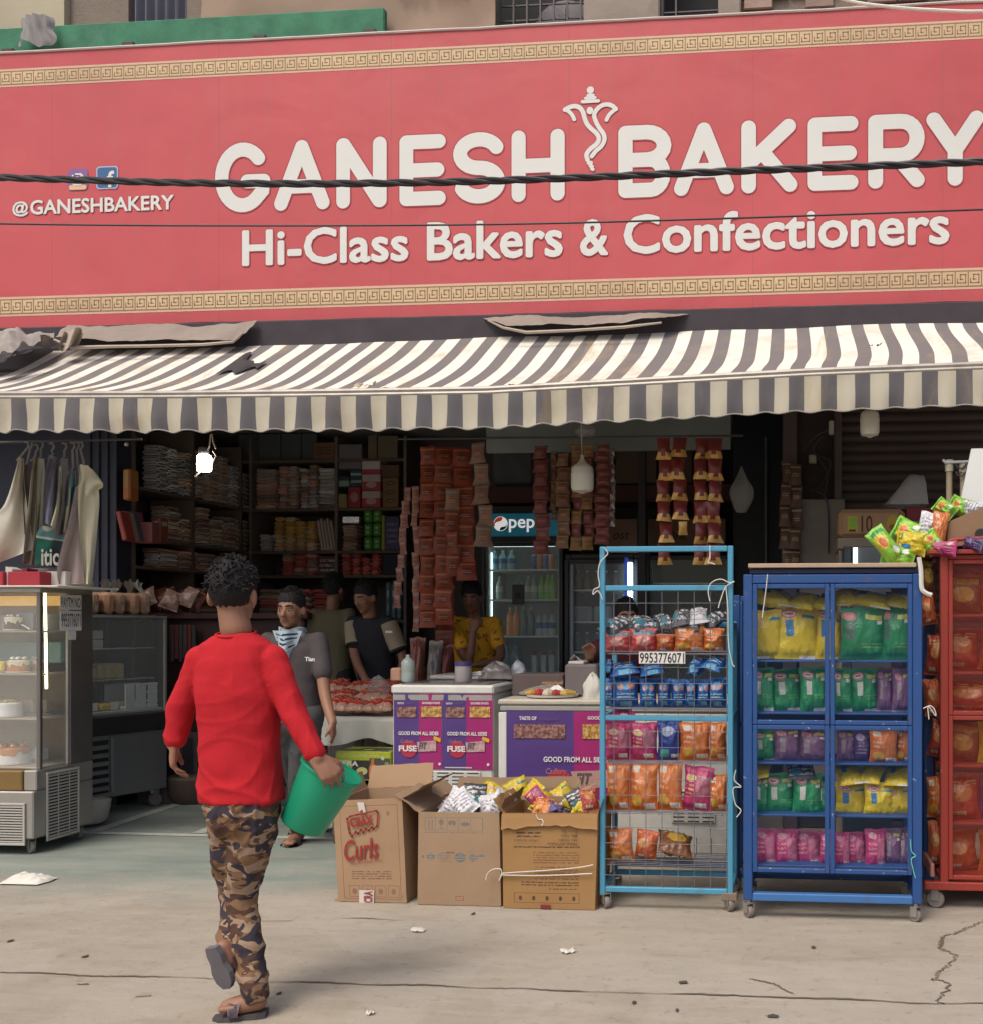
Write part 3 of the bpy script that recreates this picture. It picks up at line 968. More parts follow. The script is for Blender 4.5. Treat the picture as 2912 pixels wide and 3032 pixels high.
cloth('tarpaulin', 'greyish brown tarpaulin drooping between sign and awning at the left', 'tarpaulin', MTA, P(165, 1000, 6.6), P(700, 1003, 6.6), P(765, 955, 6.76), P(200, 962, 6.76), 70, 16, .012, 7, .015, 1, (.008, 11))
cloth('tarpaulin', 'brown tarpaulin sagging between sign and awning right of centre', 'tarpaulin', MTA, P(1500, 962, 6.62), P(1960, 944, 6.62), P(2040, 925, 6.77), P(1430, 938, 6.77), 70, 14, .012, 7, .015, 4, (.008, 11))
b = MB()
b.tube([P(a, c, 6.53) for a, c in ((160, 1005), (215, 1030), (320, 1026), (450, 1024), (600, 1020), (690, 1012), (720, 985))], [.008, .016, .011, .011, .01, .009, .006], 6)
tag(b.build('tarp_rope', MTB), 'rolled pale hem rope along the left tarpaulin', 'rope')
b = MB()
b.tube([P(a, c, 6.56) for a, c in ((1445, 948), (1490, 970), (1560, 984), (1700, 978), (1850, 968), (1960, 955))], [.006, .009, .011, .01, .01, .006], 6)
tag(b.build('tarp_rope', MTB), 'rolled pale hem rope along the tarpaulin right of centre', 'rope')
b = MB()
b.sheet(lambda u, v: P(170 + 60 * u + 20 * v, 1030 - 62 * v * (1 - .5 * abs(u - .4)) + 10 * math.sin(u * 6), 6.5 + .05 * math.sin(u * 9)), 14, 8)
b.build('cloth_rag', MTB, smooth=75, tag_=('pale folded cloth corner on the left tarpaulin', 'cloth'))
MPC = M('pile_cloth', (.3, .27, .25), .85, var=.35, sc=7, bump=.4, bsc=12)
cloth('cloth_rag', 'bundle of dirty grey cloths on the awning at far left', 'cloth', MPC, P(-60, 1075, 6.2), P(120, 1010, 6.4), P(160, 975, 6.7), P(-80, 975, 6.7), 34, 16, .1, 5, .0, 8)
cloth('cloth_rag', 'thin dark strip of cloth on the awning corner at far left', 'cloth', M('dark_cloth', (.05, .045, .05), .9), P(-20, 1075, 6.05), P(110, 1035, 6.3), P(200, 1015, 6.4), P(-20, 1045, 6.2), 20, 5, .04, 6, .0, 3)
dk = _MC['dark_cloth']
b = MB()
b.sheet(lambda u, v: (lambda px, py, s: (PX(px, 6.35), YA + (YB - YA) * s, awn_z(PX(px, 6.35), s) + .012 + .035 * max(0, math.sin(u * 3.2)) * math.sin(v * 3.1) * (1.4 - u)))(668 + 100 * u, 0, .60 + (.26 * (1 - u) ** 1.5 + .07 + .05 * math.sin(u * 14)) * (v - .3) + .03 * math.sin(u * 9)), 14, 8)
b.build('cloth_rag', dk, smooth=75, tag_=('torn black rag lying on the striped awning', 'cloth'))
for (px, s, lab, sc_) in ((1135, .06, 'crumpled pale litter lying on the awning edge left of centre', 1.0), (1560, .03, 'small dark dry leaves caught on the awning edge', .6), (300, .95, 'small dark scrap at the upper left edge of the awning', .6), (2610, .62, 'long thin twig lying on the right of the awning', .7)):
 b = MB()
 rr = random.Random(px)
 n = 9 if sc_ > .9 else 5
 for q in range(n):
  x = PX(px, 6) + (q - n / 2) * .02 * sc_ + rr.uniform(-.01, .01)
  y = YA + (YB - YA) * s + rr.uniform(-.02, .02) * sc_
  z = awn_z(x, s) + .008
  p0 = Vector((x, y, z))
  e = [Vector((rr.uniform(-1, 1), rr.uniform(-1, 1), rr.uniform(0, .6))) * .035 * sc_ for _ in range(3)]
  b.add([tuple(p0), tuple(p0 + e[0]), tuple(p0 + e[0] + e[1]), tuple(p0 + e[1])], [(0, 1, 2, 3)])
 tag(b.build('litter', (MTB if sc_ > .9 else dk)), lab, 'litter')
# ---- cables
MCB = M('cable_black', (.022, .018, .022), .45, var=.3, sc=20, spec=.5)
YC = 4.6
cpts = [(-2600, 440), (-1200, 495), (-400, 518), (-100, 522), (0, 525), (250, 533), (550, 541), (900, 544), (1200, 541), (1456, 535), (1800, 522), (2200, 505), (2600, 490), (2912, 478), (3300, 465), (4200, 420), (5600, 330)]
cw = [P(a, c, YC) for a, c in cpts]
line = [Vector(p) for p in smoothp([tuple(p) for p in cw], 40)]
cab = thing('power_cable', 'thick twisted black cable strung across the red sign', 'cable', (0, YC, 3.4))
acc = 0
ph = []
for i, p in enumerate(line):
 if i: acc += (p - line[i - 1]).length
 ph.append(acc)
for k in range(3):
 b = MB()
 b.tube([p + Vector((0, math.cos(ph[i] * 15 + k * 2.094), math.sin(ph[i] * 15 + k * 2.094))) * .0085 for i, p in enumerate(line)], .0095, 7)
 b.build('strand', MCB, cab, smooth=True)
b = MB()
b.tube(smoothp([tuple(P(a, c, 4.4)) for a, c in ((-2600, 600), (-1000, 640), (0, 662), (700, 668), (1456, 664), (2100, 648), (2912, 620), (3300, 606), (4200, 565), (5600, 490))], 12), .0042, 6)
tag(b.build('power_cable', MCB, smooth=True), 'thin single black wire strung below the thick cable', 'cable')
b = MB()
b.tube(smoothp([tuple(P(a, c, 6.5)) for a, c in ((2380, -60), (2500, -2), (2640, 20), (2780, 30), (2912, 33), (3100, 20))], 12), .011, 8)
tag(b.build('power_cable', M('white_pvc', (.72, .68, .62), .5), smooth=True), 'white cable crossing the top right corner of the sign', 'cable')
# ================================================================== SHOP SHELL
MDK = M('shop_wall_dark', (.1, .09, .087), .9, var=.3, sc=3, dirt=.3)  # kept dark so the colour carries part of the room's shade
MNV = M('navy_metal', (.028, .03, .05), .6, var=.3, sc=4)
shop = thing('shop_room', 'dark open shop room behind the awning with grey ceiling', 'shop interior', (-2, 8.5, 0))
XL, YK, ZC = -5.88, 10.1, 3.38
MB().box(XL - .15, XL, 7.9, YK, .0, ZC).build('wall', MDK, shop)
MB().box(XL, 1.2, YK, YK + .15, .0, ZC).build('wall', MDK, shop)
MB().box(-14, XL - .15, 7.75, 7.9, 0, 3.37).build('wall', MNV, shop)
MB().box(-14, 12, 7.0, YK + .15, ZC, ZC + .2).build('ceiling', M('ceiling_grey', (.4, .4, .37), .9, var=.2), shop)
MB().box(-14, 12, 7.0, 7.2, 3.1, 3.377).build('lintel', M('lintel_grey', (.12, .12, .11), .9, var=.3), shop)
xr = PX(2480, 7.2)
MB().box(1.0, 1.15, 7.35, YK, .0, ZC).build('wall', MDK, shop)
# dark front pillars
pil = thing('shop_pillar', 'dark navy pillar standing left of the shop opening', 'pillar', (PX(290, 7.75), 7.75, 0))
MB().box(PX(-60, 7.74), PX(352, 7.74), 7.7, 7.9, 0, 3.37, c=.01).build('post', MNV, pil)
for k in range(4):
 x = PX(265 + k * 26, 7.69)
 MB().box(x - .012, x + .012, 7.68, 7.699, 0, 3.37, c=.004).build('rib', MNV, pil)
b = MB()
b.lathe([(.018, 0), (.018, .01), (.01, .02), (0, .022)], 10, T=Matrix.Translation(P(376, 1316, 7.69)) @ Matrix.Rotation(R(90), 4, 'X'))
b.build('wall_bolt', M('bolt_steel', (.6, .6, .6), .3, .8), pil)
MBN = M('brown_panel', (.055, .042, .037), .8, var=.3, sc=3, dirt=.2)
pil2 = thing('shop_pillar', 'dark brown pillar at the right of the shop opening', 'pillar', (PX(2400, 7.2), 7.2, 0))
MB().box(PX(2318, 7.25), PX(2476, 7.25), 7.25, 7.45, 0, 3.4, c=.01).build('post', MBN, pil2)
MB().box(PX(2320, 7.2), PX(2362, 7.2), 7.17, 7.245, 0, 3.39, c=.008).build('rib', M('brown_rib', (.10, .075, .065), .7, var=.3), pil2)
MB().box(PX(2470, 7.2), PX(2492, 7.2), 7.1, 7.245, 0, 3.39, c=.008).build('shutter_guide', _MC['brown_rib'], pil2)
# roller shutter, slat by slat
MSH_ = M('shutter_brown', (.07, .052, .048), .55, .3, var=.25, sc=3, dirt=.3)
shut = thing('roller_shutter', 'closed dark brown roller shutter at the right end of the shop', 'shutter', (PX(2700, 7.2), 7.2, 0))
sm = MB()
xs0_, xs1_ = PX(2488, 7.2), 6.0
prof = [(0, 0), (-.012, .012), (-.016, .035), (-.012, .058), (0, .07)]
sm.v = [(x, 7.2 + p[0], p[1]) for p in prof for x in (xs0_, xs1_)]
sm.f = [[2 * i, 2 * i + 1, 2 * i + 3, 2 * i + 2] for i in range(4)]
sm.m = [0] * 4
sm.uv = [None] * 4
sme = sm.mesh('slat', [MSH_], Vector((0, 7.2, 0)), True)
for k in range(49):
 inst(sme, 'slat', (0, 7.2, k * .07 + .003), parent=shut)
# pale panel standing by the pillar
pan = MB().box(PX(2368, 7.1), PX(2502, 7.1), 7.06, 7.10, .3, PZ(2440, 1480, 7.1), c=.008).build('board', M('beige_panel', (.2, .17, .145), .8, var=.25, sc=3, dirt=.4), tag_=('beige board leaning beside the brown pillar', 'board'))
for k, pts in enumerate([[(2440, 1290), (2410, 1330), (2450, 1400), (2440, 1480)], [(2420, 1350), (2460, 1370), (2430, 1440), (2400, 1450), (2450, 1480), (2455, 1640)], [(2380, 1330), (2420, 1290), (2470, 1270)]]):
 b = MB()
 b.tube(smoothp([tuple(P(a, c, 7.05)) for a, c in pts], 8), .006, 6)
 tag(b.build('loose_wire', MCB), ['dark wire hanging from the lintel beside the brown pillar', 'loose wire dropping past the beige board by the pillar', 'short wire crossing the lintel above the brown pillar'][k], 'wire')
b = MB()
b.box(PX(2397, 7.1), PX(2420, 7.1), 7.18, 7.24, PZ(2400, 1365, 7.1), PZ(2400, 1340, 7.1), c=.006)
b.build('switch_box', M('switch_white', (.4, .4, .34), .5), tag_=('small white switch box on the brown pillar', 'switch'))
b = MB()
b.box(PX(2455, 7.1), PX(2470, 7.1), 7.04, 7.09, PZ(2460, 1290, 7.1), PZ(2460, 1250, 7.1), c=.006)
b.build('holder_box', _MC['switch_white'], tag_=('little white holder hung near the shutter top', 'holder'))
# ---- lamps
def bulb(name, px, py0, py1, wpx, Y, label, lit=False, neck=True, top=None):
 z1, z0 = PZ(px, py0, Y), PZ(px, py1, Y)
 r = (PX(px + wpx / 2, Y) - PX(px - wpx / 2, Y)) / 2
 h = z1 - z0
 x = PX(px, Y)
 t = thing(name, label, 'light bulb', (x, Y, z0), 'hanging bulbs under the awning')
 T = Matrix.Translation((x, Y, z0))
 if lit:
  mt = M('lit_bulb', (1, 1, .97), .3, emit=30, var=0)
 else:
  mt = M('opal_bulb', (.66, .64, .54), .35, var=.04)
 if neck:
  MB().lathe([(0, 0), (r * .55, .012 * h / .2), (r * .88, h * .08), (r, h * .16), (r, h * .50)], 24, T=T).build('globe', mt, t, smooth=True)
  MB().lathe([(r * 1.01, h * .50), (r * 1.02, h * .515), (r * 1.01, h * .53), (r * .98, h * .535), (r * .97, h * .64), (r * .9, h * .70), (r * .5, h * .78), (r * .26, h * .86), (r * .22, h * .9)], 24, T=T).build('housing', M('bulb_plastic', (.62, .6, .5), .4, var=.05), t, smooth=True)
  MB().lathe([(r * .17, h * .9), (r * .17, h)], 12, T=T).build('cap', M('bulb_cap', (.6, .55, .4), .4, .3), t)
 else:
  MB().lathe([(0, 0), (r * .7, .006), (r * .95, h * .08), (r, h * .2), (r, h * .8), (r * .9, h * .92), (r * .4, h)], 24, T=T).build('globe', mt, t, smooth=True)
 return t
lit = bulb('hanging_bulb', 605, 1345, 1398, 38, 6.6, 'lit white bulb hanging at the left under the awning', True, False)
b = MB()
b.lathe([(.032, 0), (.036, .02), (.03, .045), (.012, .05)], 14, T=Matrix.Translation(P(603, 1345, 6.6)))
b.build('cap', M('bulb_socket', (.1, .09, .08), .6), lit, smooth=True)
b = MB()
for pts in ([(612, 1345), (620, 1320), (625, 1285)], [(640, 1330), (632, 1310), (628, 1285)], [(628, 1375), (640, 1350), (630, 1335)], [(592, 1398), (578, 1412)]):
 b.tube([P(a, c, 6.6) for a, c in pts], .005, 6)
b.build('flex', M('flex_beige', (.35, .28, .22), .7), lit)
ml = bulb('hanging_bulb', 1725, 1348, 1463, 66, 6.3, 'unlit white bulb with a long neck hanging in the middle')
MB().tube([P(1724, 1352, 6.3), P(1722, 1240, 6.3)], .003, 5).build('flex', M('flex_white', (.5, .5, .48), .5), ml)
bl3 = bulb('hanging_bulb', 2577, 1190, 1297, 57, 5.95, 'dusty unlit bulb half hidden behind the awning valance at right')
MB().tube([P(2577, 1192, 5.95), P(2577, 1150, 5.95)], .003, 5).build('flex', _MC['flex_white'], bl3)
# ================================================================== INSIDE THE SHOP: shelves, packets, coolers, hanging strips
def YX(px, X):
 """depth at which pixel column px meets the plane x = X"""
 u = (px - CX) / F
 return X * (math.cos(A) + u * math.sin(A)) / (-math.sin(A) + u * math.cos(A))
def boxmesh(name, w, d, h, c, mats):
 b = MB()
 b.box(-w / 2, w / 2, -d / 2, d / 2, 0, h, c=c)
 return b.mesh(name, mats)
MSF = M('shelf_wood', (.14, .105, .08), .8, var=.3, sc=5)
XS_ = -5.42
YBK = 9.6
SZ = [1.5, 1.94, 2.18, 2.6, 3.08]
rackl = thing('wall_shelf', 'dark shelving full of packets along the left shop wall', 'shelf', (XS_ - .2, 8.5, 0))
for z in SZ[:4]:
 MB().box(XS_ - .40, XS_ + .02, 7.92, 9.56, z - .025, z, c=.004).build('shelf_board', MSF, rackl)
for y in (7.92, 8.75, 9.55):
 MB().box(XS_ - .41, XS_ + .0, y - .015, y + .015, 0, 3.2).build('upright', MSF, rackl)
rackb = thing('wall_shelf', 'dark shelving of packets and cartons across the back wall', 'shelf', (-4, YBK + .2, 0))
xb0, xb1 = -5.82, PX(1200, YBK)
for z in SZ:
 MB().box(xb0, xb1, YBK, YBK + .42, z - .03, z, c=.004).build('shelf_board', MSF, rackb)
for px in (742, 996, 1200):
 MB().box(PX(px, YBK) - .014, PX(px, YBK) + .014, YBK - .004, YBK + .43, 0, 3.3).build('upright', M('upright_grey', (.16, .14, .12), .7, var=.2), rackb)
# stacked packets --------------------------------------------------
def pk(name, col, rnd=.25, rough=.3):
 return M(name, tuple(min(.7, 1.5 * x) for x in col), rough, var=.25, sc=14, rnd=rnd, spec=.6, bump=.3, bsc=30)
PKM = dict(grey=pk('packet_grey', (0.344, 0.321, 0.311)), tan=pk('packet_tan', (0.459, 0.344, 0.252)), rose=pk('packet_rose', (0.459, 0.275, 0.230)), brown=pk('packet_brown', (0.298, 0.196, 0.150)), amber=pk('packet_amber', (0.505, 0.275, 0.081)), dred=pk('packet_dark_red', (0.367, 0.081, 0.069)), red=pk('packet_red', (0.600, 0.115, 0.103)), silver=pk('packet_silver', (0.600, 0.600, 0.600), .3, .2), olive=pk('packet_olive', (0.298, 0.321, 0.115)))
GP = 'wrapped packets stacked on the shop shelves'
pkbase = {}
def pmesh(w, d, h):
 key = (round(w, 3), round(d, 3), round(h, 3))
 if key not in pkbase:
  b = MB()
  b.box(-w / 2, w / 2, -d / 2, d / 2, 0, h, c=min(.42 * h, .018))
  me = b.mesh('biscuit_packet', [PKM['grey']])
  me.shade_smooth()
  pkbase[key] = me
 return pkbase[key]
RP = random.Random(21)
def stack(label, mats, side, a0, a1, z0, rows, ph, cols, dep=.16, missing=0.04, jit=.007, gap=.01, top=0):
 """columns of packets lying flat; side L: along the left wall (a = depth), B: along the back wall (a = x)"""
 cw = (a1 - a0) / cols
 me = pmesh(cw - gap, dep, ph * .93) if side == 'B' else pmesh(dep, cw - gap, ph * .93)
 for c in range(cols):
  n = rows - RP.randint(0, top) if top else rows
  for r in range(n):
   if r == n - 1 and RP.random() < missing * 5: continue
   a = a0 + (c + .5) * cw + RP.uniform(-jit, jit)
   j = RP.uniform(-jit, jit) * 1.6
   loc = (a, YBK + .02 + dep / 2 + j, z0 + r * ph + .001) if side == 'B' else (XS_ - dep / 2 - .02 + j, a, z0 + r * ph + .001)
   m = PKM[RP.choice(mats)]
   o = inst(me, 'biscuit_packet', loc, (RP.uniform(-.03, .03), RP.uniform(-.03, .03), RP.uniform(-.07, .07)), (1, 1, 1), mats=[m])
   tag(o, label, 'packet', GP)
yl = lambda px: YX(px, XS_)
stack('silvery grey packet in the narrow stack at the top of the left wall shelves', ['grey', 'silver', 'grey'], 'L', yl(474), yl(537), 2.6, 9, .045, 2)
stack('grey packet in the second tall stack on the upper left wall shelf', ['grey', 'grey', 'silver', 'tan'], 'L', yl(553), yl(612), 2.6, 10, .045, 2)
stack('tan packet in the tall stack beside the lit bulb on the upper left shelf', ['tan', 'grey', 'tan'], 'L', yl(626), yl(688), 2.6, 11, .042, 2)
stack('dull grey packet in the corner stack of the upper left shelf', ['grey', 'silver'], 'L', yl(690), yl(748), 2.6, 9, .045, 2)
stack('greyish packet in the wide stacks on the second left wall shelf', ['grey', 'tan', 'brown'], 'L', yl(500), yl(745), 2.185, 8, .044, 6, top=2)
stack('brown grey packet in the stacks on the third left wall shelf', ['brown', 'grey', 'rose'], 'L', yl(475), yl(745), 1.945, 5, .042, 5, top=1)
stack('dark brown packet in the low stacks of the left wall shelves', ['brown', 'dred', 'brown'], 'L', yl(430), yl(740), 1.505, 5, .05, 4, top=2)
bx = lambda px: PX(px, YBK)
stack('grey packet in the first column on the upper back shelf', ['grey', 'brown', 'rose'], 'B', bx(752), bx(816), 2.603, 11, .036, 1)
stack('pinkish brown packet in the second column on the upper back shelf', ['rose', 'rose', 'brown', 'grey'], 'B', bx(819), bx(880), 2.603, 12, .035, 2)
stack('brown packet with bright ends in the third column on the upper back shelf', ['rose', 'grey', 'silver', 'brown'], 'B', bx(883), bx(936), 2.603, 12, .036, 2)
stack('grey brown packet in the fourth column on the upper back shelf', ['grey', 'brown', 'silver'], 'B', bx(938), bx(992), 2.603, 12, .036, 1)
stack('amber yellow packet in the rows on the middle back shelf', ['amber', 'amber', 'tan'], 'B', bx(805), bx(934), 2.183, 8, .042, 4)
stack('greyish packet beside the amber ones on the middle back shelf', ['tan', 'grey'], 'B', bx(762), bx(800), 2.183, 5, .042, 1)
stack('tan packet in the pile under the silver box on the back shelf', ['tan', 'brown'], 'B', bx(1008), bx(1055), 2.183, 7, .036, 1)
stack('dark reddish packet in the rows on the lower back shelf', ['dred', 'brown', 'rose'], 'B', bx(830), bx(938), 1.945, 6, .034, 3)
stack('red packet in the neat rows on the lower back shelf', ['red', 'red', 'dred'], 'B', bx(1008), bx(1124), 1.945, 5, .042, 4)
stack('dark packet in the lowest rows of the back shelves', ['brown', 'dred'], 'B', bx(760), bx(1000), 1.505, 5, .06, 3)
def pbox(name, label, cat, mat, px0, px1, py0, py1, Y, d=.2, c=.006, parent=None, rz=0, group=None):
 """carton seen from px0..px1, py0 (top)..py1 (bottom)"""
 b = MB()
 x0, x1 = PX(px0, Y), PX(px1, Y)
 z1, z0 = PZ((px0 + px1) / 2, py0, Y), PZ((px0 + px1) / 2, py1, Y)
 b.box(x0, x1, Y, Y + d, z0, z1, c=c)
 o = b.build(name, mat)
 if rz: o.rotation_euler.z = rz
 return tag(o, label, cat, group)
W_, RD, GRN, BLK = (.5, .48, .46), (.33, .03, .04), (.02, .12, .05), (.02, .02, .02)
Yb = YBK + .02
sb = lambda z: z
# cartons on the upper right of the back shelves
def shelfbox(label, mat, px0, px1, py0, z0, Y=Yb, d=.25, name='carton', cat='carton'):
 x0, x1 = PX(px0, Y), PX(px1, Y)
 z1 = PZ((px0 + px1) / 2, py0, Y)
 o = MB().box(x0, x1, Y, Y + d, z0 + .002, z1, c=.006).build(name, mat)
 return tag(o, label, cat)
lil = M('carton_lilac', (.2, .17, .19), .7, var=.15)
shelfbox('small yellowish box at the bottom left of the back shelf cartons', M('box_straw', (.3, .24, .1), .7), 1001, 1027, 1462, 2.6)
shelfbox('red box standing beside the yellowish one on the back shelf', PM('box_red_print', RD, [('e', .5, .5, .35, .25, (.45, .2, .2))]), 1031, 1068, 1441, 2.6)
zt_ = PZ(1050, 1441, Yb)
o = MB().box(PX(1003, Yb), PX(1034, Yb), Yb, Yb + .2, zt_ + .003, zt_ + .10, c=.004).build('carton', PM('box_mint', (.2, .33, .25), [('r', 0, .6, 1, 1, (.02, .05, .08))]))
tag(o, 'mint green box on top of the yellowish box', 'carton')
o = MB().box(PX(1038, Yb), PX(1072, Yb), Yb, Yb + .2, zt_ + .003, zt_ + .17, c=.004).build('carton', PM('box_teal', (.02, .07, .09), [('r', 0, .2, 1, .35, (.35, .4, .4)), ('r', 0, .65, 1, .8, (.35, .4, .4))]))
tag(o, 'dark teal striped box on top of the red box', 'carton')
o = MB().box(PX(1003, Yb), PX(1072, Yb), Yb, Yb + .25, zt_ + .175, zt_ + .42, c=.006).build('carton', lil)
tag(o, 'pale lilac grey carton on top of the teal boxes', 'carton')
mrw = PM('box_red_white', (.42, .05, .08), [('r', 0, .55, 1, 1, (.5, .42, .42)), ('e', .5, .35, .3, .2, (.5, .3, .3))])
z = 2.602
for k, hh in enumerate((.16, .16, .13)):
 o = MB().box(PX(1072, Yb - .03), PX(1127, Yb - .03), Yb - .03, Yb + .15, z, z + hh, c=.004).build('carton', [mrw, mrw, PM('box_white_red', (.55, .5, .5), [('r', 0, 0, 1, .35, (.42, .05, .08))])][k])
 tag(o, ['red and white box, lowest of its stack on the back shelf', 'red and white box in the middle of its back shelf stack', 'mostly white box topping the red and white stack'][k], 'carton')
 z += hh + .002
moc = PM('carton_curls', (.22, .12, .05), [('e', .5, .82, .32, .07, (.08, .04, .02)), ('e', .5, .82, .24, .04, (.22, .12, .05)), ('e', .5, .5, .32, .07, (.08, .04, .02)), ('e', .5, .5, .24, .04, (.22, .12, .05)), ('e', .5, .2, .32, .07, (.08, .04, .02)), ('e', .5, .2, .24, .04, (.22, .12, .05))])
shelfbox('orange brown carton with looped print on the back shelf', moc, 1133, 1180, 1413, 2.6)
z = PZ(1150, 1413, Yb)
o = MB().box(PX(1131, Yb), PX(1182, Yb), Yb, Yb + .25, z + .004, z + .12, c=.004).build('carton', M('carton_brown', (.15, .09, .055), .8))
tag(o, 'plain brown carton on top of the looped print carton', 'carton')
mbe = M('carton_khaki', (.18, .155, .1), .8, var=.15)
for (a, c, y0, lab) in ((1090, 1116, 1288, 'narrow khaki carton on the top back shelf'), (1119, 1178, 1290, 'wide khaki carton on the top back shelf'), (928, 990, 1310, 'brown printed carton on the top back shelf near the middle')):
 o = MB().box(PX(a, Yb), PX(c, Yb), Yb, Yb + .25, 3.084, PZ(a, y0, Yb), c=.006).build('carton', mbe if a > 1000 else PM('carton_rust', (.2, .1, .06), [('t', .1, .2, .9, .8, (.1, .05, .03), 3, 12)]))
 tag(o, lab, 'carton')
mpn = M('top_panel_grey', (.1, .115, .115), .7, var=.2)
for k, (a, c) in enumerate(((690, 746), (750, 815), (818, 876), (879, 924))):
 o = MB().box(PX(a, Yb), PX(c, Yb), Yb + .1, Yb + .13, 3.085, 3.36, c=.004).build('panel', mpn)
 tag(o, ['grey board at the left corner of the top back shelf', 'second grey board along the top back shelf', 'third grey board along the top back shelf', 'grey board next to the rusty carton on the top shelf'][k], 'board')
# middle shelf, right half
for k in range(5):
 x = bx(952 + k * 9.5)
 b = MB()
 b.box(-.014, .014, 0, .1, 0, .3 + .02 * (k % 2), c=.005, T=Matrix.Translation((x, Yb, 2.183)) @ Matrix.Rotation(R(-9), 4, 'Y'))
 tag(b.build('rusk_packet', pk('rusk_white', (.27, .2, .17))), 'pale slanting slim packet on the middle back shelf', 'packet', 'slim slanting packets on the middle back shelf')
o = MB().box(bx(1009), bx(1064), Yb, Yb + .2, 2.183 + .26, 2.183 + .34, c=.012).build('foil_box', M('foil_silver', (.75, .75, .75), .15, .9, var=.3, sc=20, bump=.4))
tag(o, 'shiny silver foil box on the middle back shelf', 'box')
mgr = PM('pack_green', (.06, .25, .03), [('e', .5, .7, .3, .12, (.35, .5, .2)), ('e', .5, .25, .3, .12, (.25, .45, .15))])
for k in range(2):
 for j in range(3):
  o = MB().box(bx(1074 + k * 27), bx(1099 + k * 27), Yb, Yb + .1, 2.184 + j * .135, 2.184 + j * .135 + .128, c=.015).build('snack_packet', mgr)
  tag(o, 'bright green packet on the middle back shelf', 'packet', 'green packets on the middle back shelf')
o = MB().box(bx(1128), bx(1137), Yb, Yb + .15, 2.184, 2.184 + .34, c=.004).build('carton', M('strip_lime', (.3, .33, .04), .6))
tag(o, 'narrow lime yellow box beside the green packets', 'carton')
shelfbox('blue violet carton with scrawled print on the middle back shelf', PM('carton_violet', (.05, .04, .12), [('t', .1, .15, .9, .85, (.16, .15, .26), 4, 9)]), 1140, 1183, 1528, 2.18)
shelfbox('carton with bold white lettering on the lower back shelf', PM('carton_letters', (.10, .03, .03), [('t', .06, .1, .94, .9, (.4, .36, .34), 3, 14)]), 942, 1003, 1646, 1.94)
shelfbox('dark blue carton at the right of the lower back shelf', M('carton_navy', (.02, .025, .045), .7), 1134, 1185, 1640, 1.94)
for k in range(3):
 o = MB().box(bx(1142 + k * 16), bx(1156 + k * 16), Yb - .02, Yb + .1, 1.505, 1.505 + .36, c=.012).build('snack_packet', PM('pack_blue_silver', (.1, .16, .2), [('r', .1, .6, .9, .8, (.4, .45, .45)), ('e', .5, .3, .3, .12, (.3, .35, .35))]))
 tag(o, 'blue and silver packet behind the dark shirted man', 'packet', 'blue silver packets low on the back shelves')
# oddments at the front end of the left shelves
for (lab, m, px0, px1, y0, y1, X) in (('tall amber packet at the front end of the left shelves', PM('pack_amber', (.3, .16, .03), [('r', 0, 0, 1, .4, (.33, .1, .03))]), 362, 384, 1388, 1480, -5.26), ('dull pink flat packet on the front of the left shelves', M('pack_pink', (.24, .08, .08), .4), 396, 448, 1545, 1608, -5.29), ('reddish box on the front of the left shelves', PM('box_rust', (.22, .06, .04), [('r', .1, .7, .9, .9, (.4, .36, .33))]), 448, 474, 1532, 1608, -5.29)):
 Y = YX((px0 + px1) / 2, X)
 o = MB().box(PX(px0, Y), PX(px1, Y), Y, Y + .12, PZ(px0, y1, Y), PZ(px0, y0, Y), c=.012).build('snack_packet', m)
 tag(o, lab, 'packet')
for k in range(4):
 Y = YX(370 + k * 14, -5.28)
 b = MB()
 b.box(-.02, .02, 0, .12, 0, .24, c=.008, T=Matrix.Translation((PX(368 + k * 13, Y), Y, PZ(370, 1600, Y))) @ Matrix.Rotation(R(-14), 4, 'Y'))
 tag(b.build('magazine', M(['mag_red', 'mag_cream', 'mag_blue', 'mag_pink'][k], [(.3, .05, .04), (.3, .22, .15), (.06, .09, .14), (.26, .06, .09)][k], .4)), ['leaning red', 'leaning cream', 'leaning dark blue', 'leaning pink'][k] + ' slim packet at the front of the left shelves', 'packet')
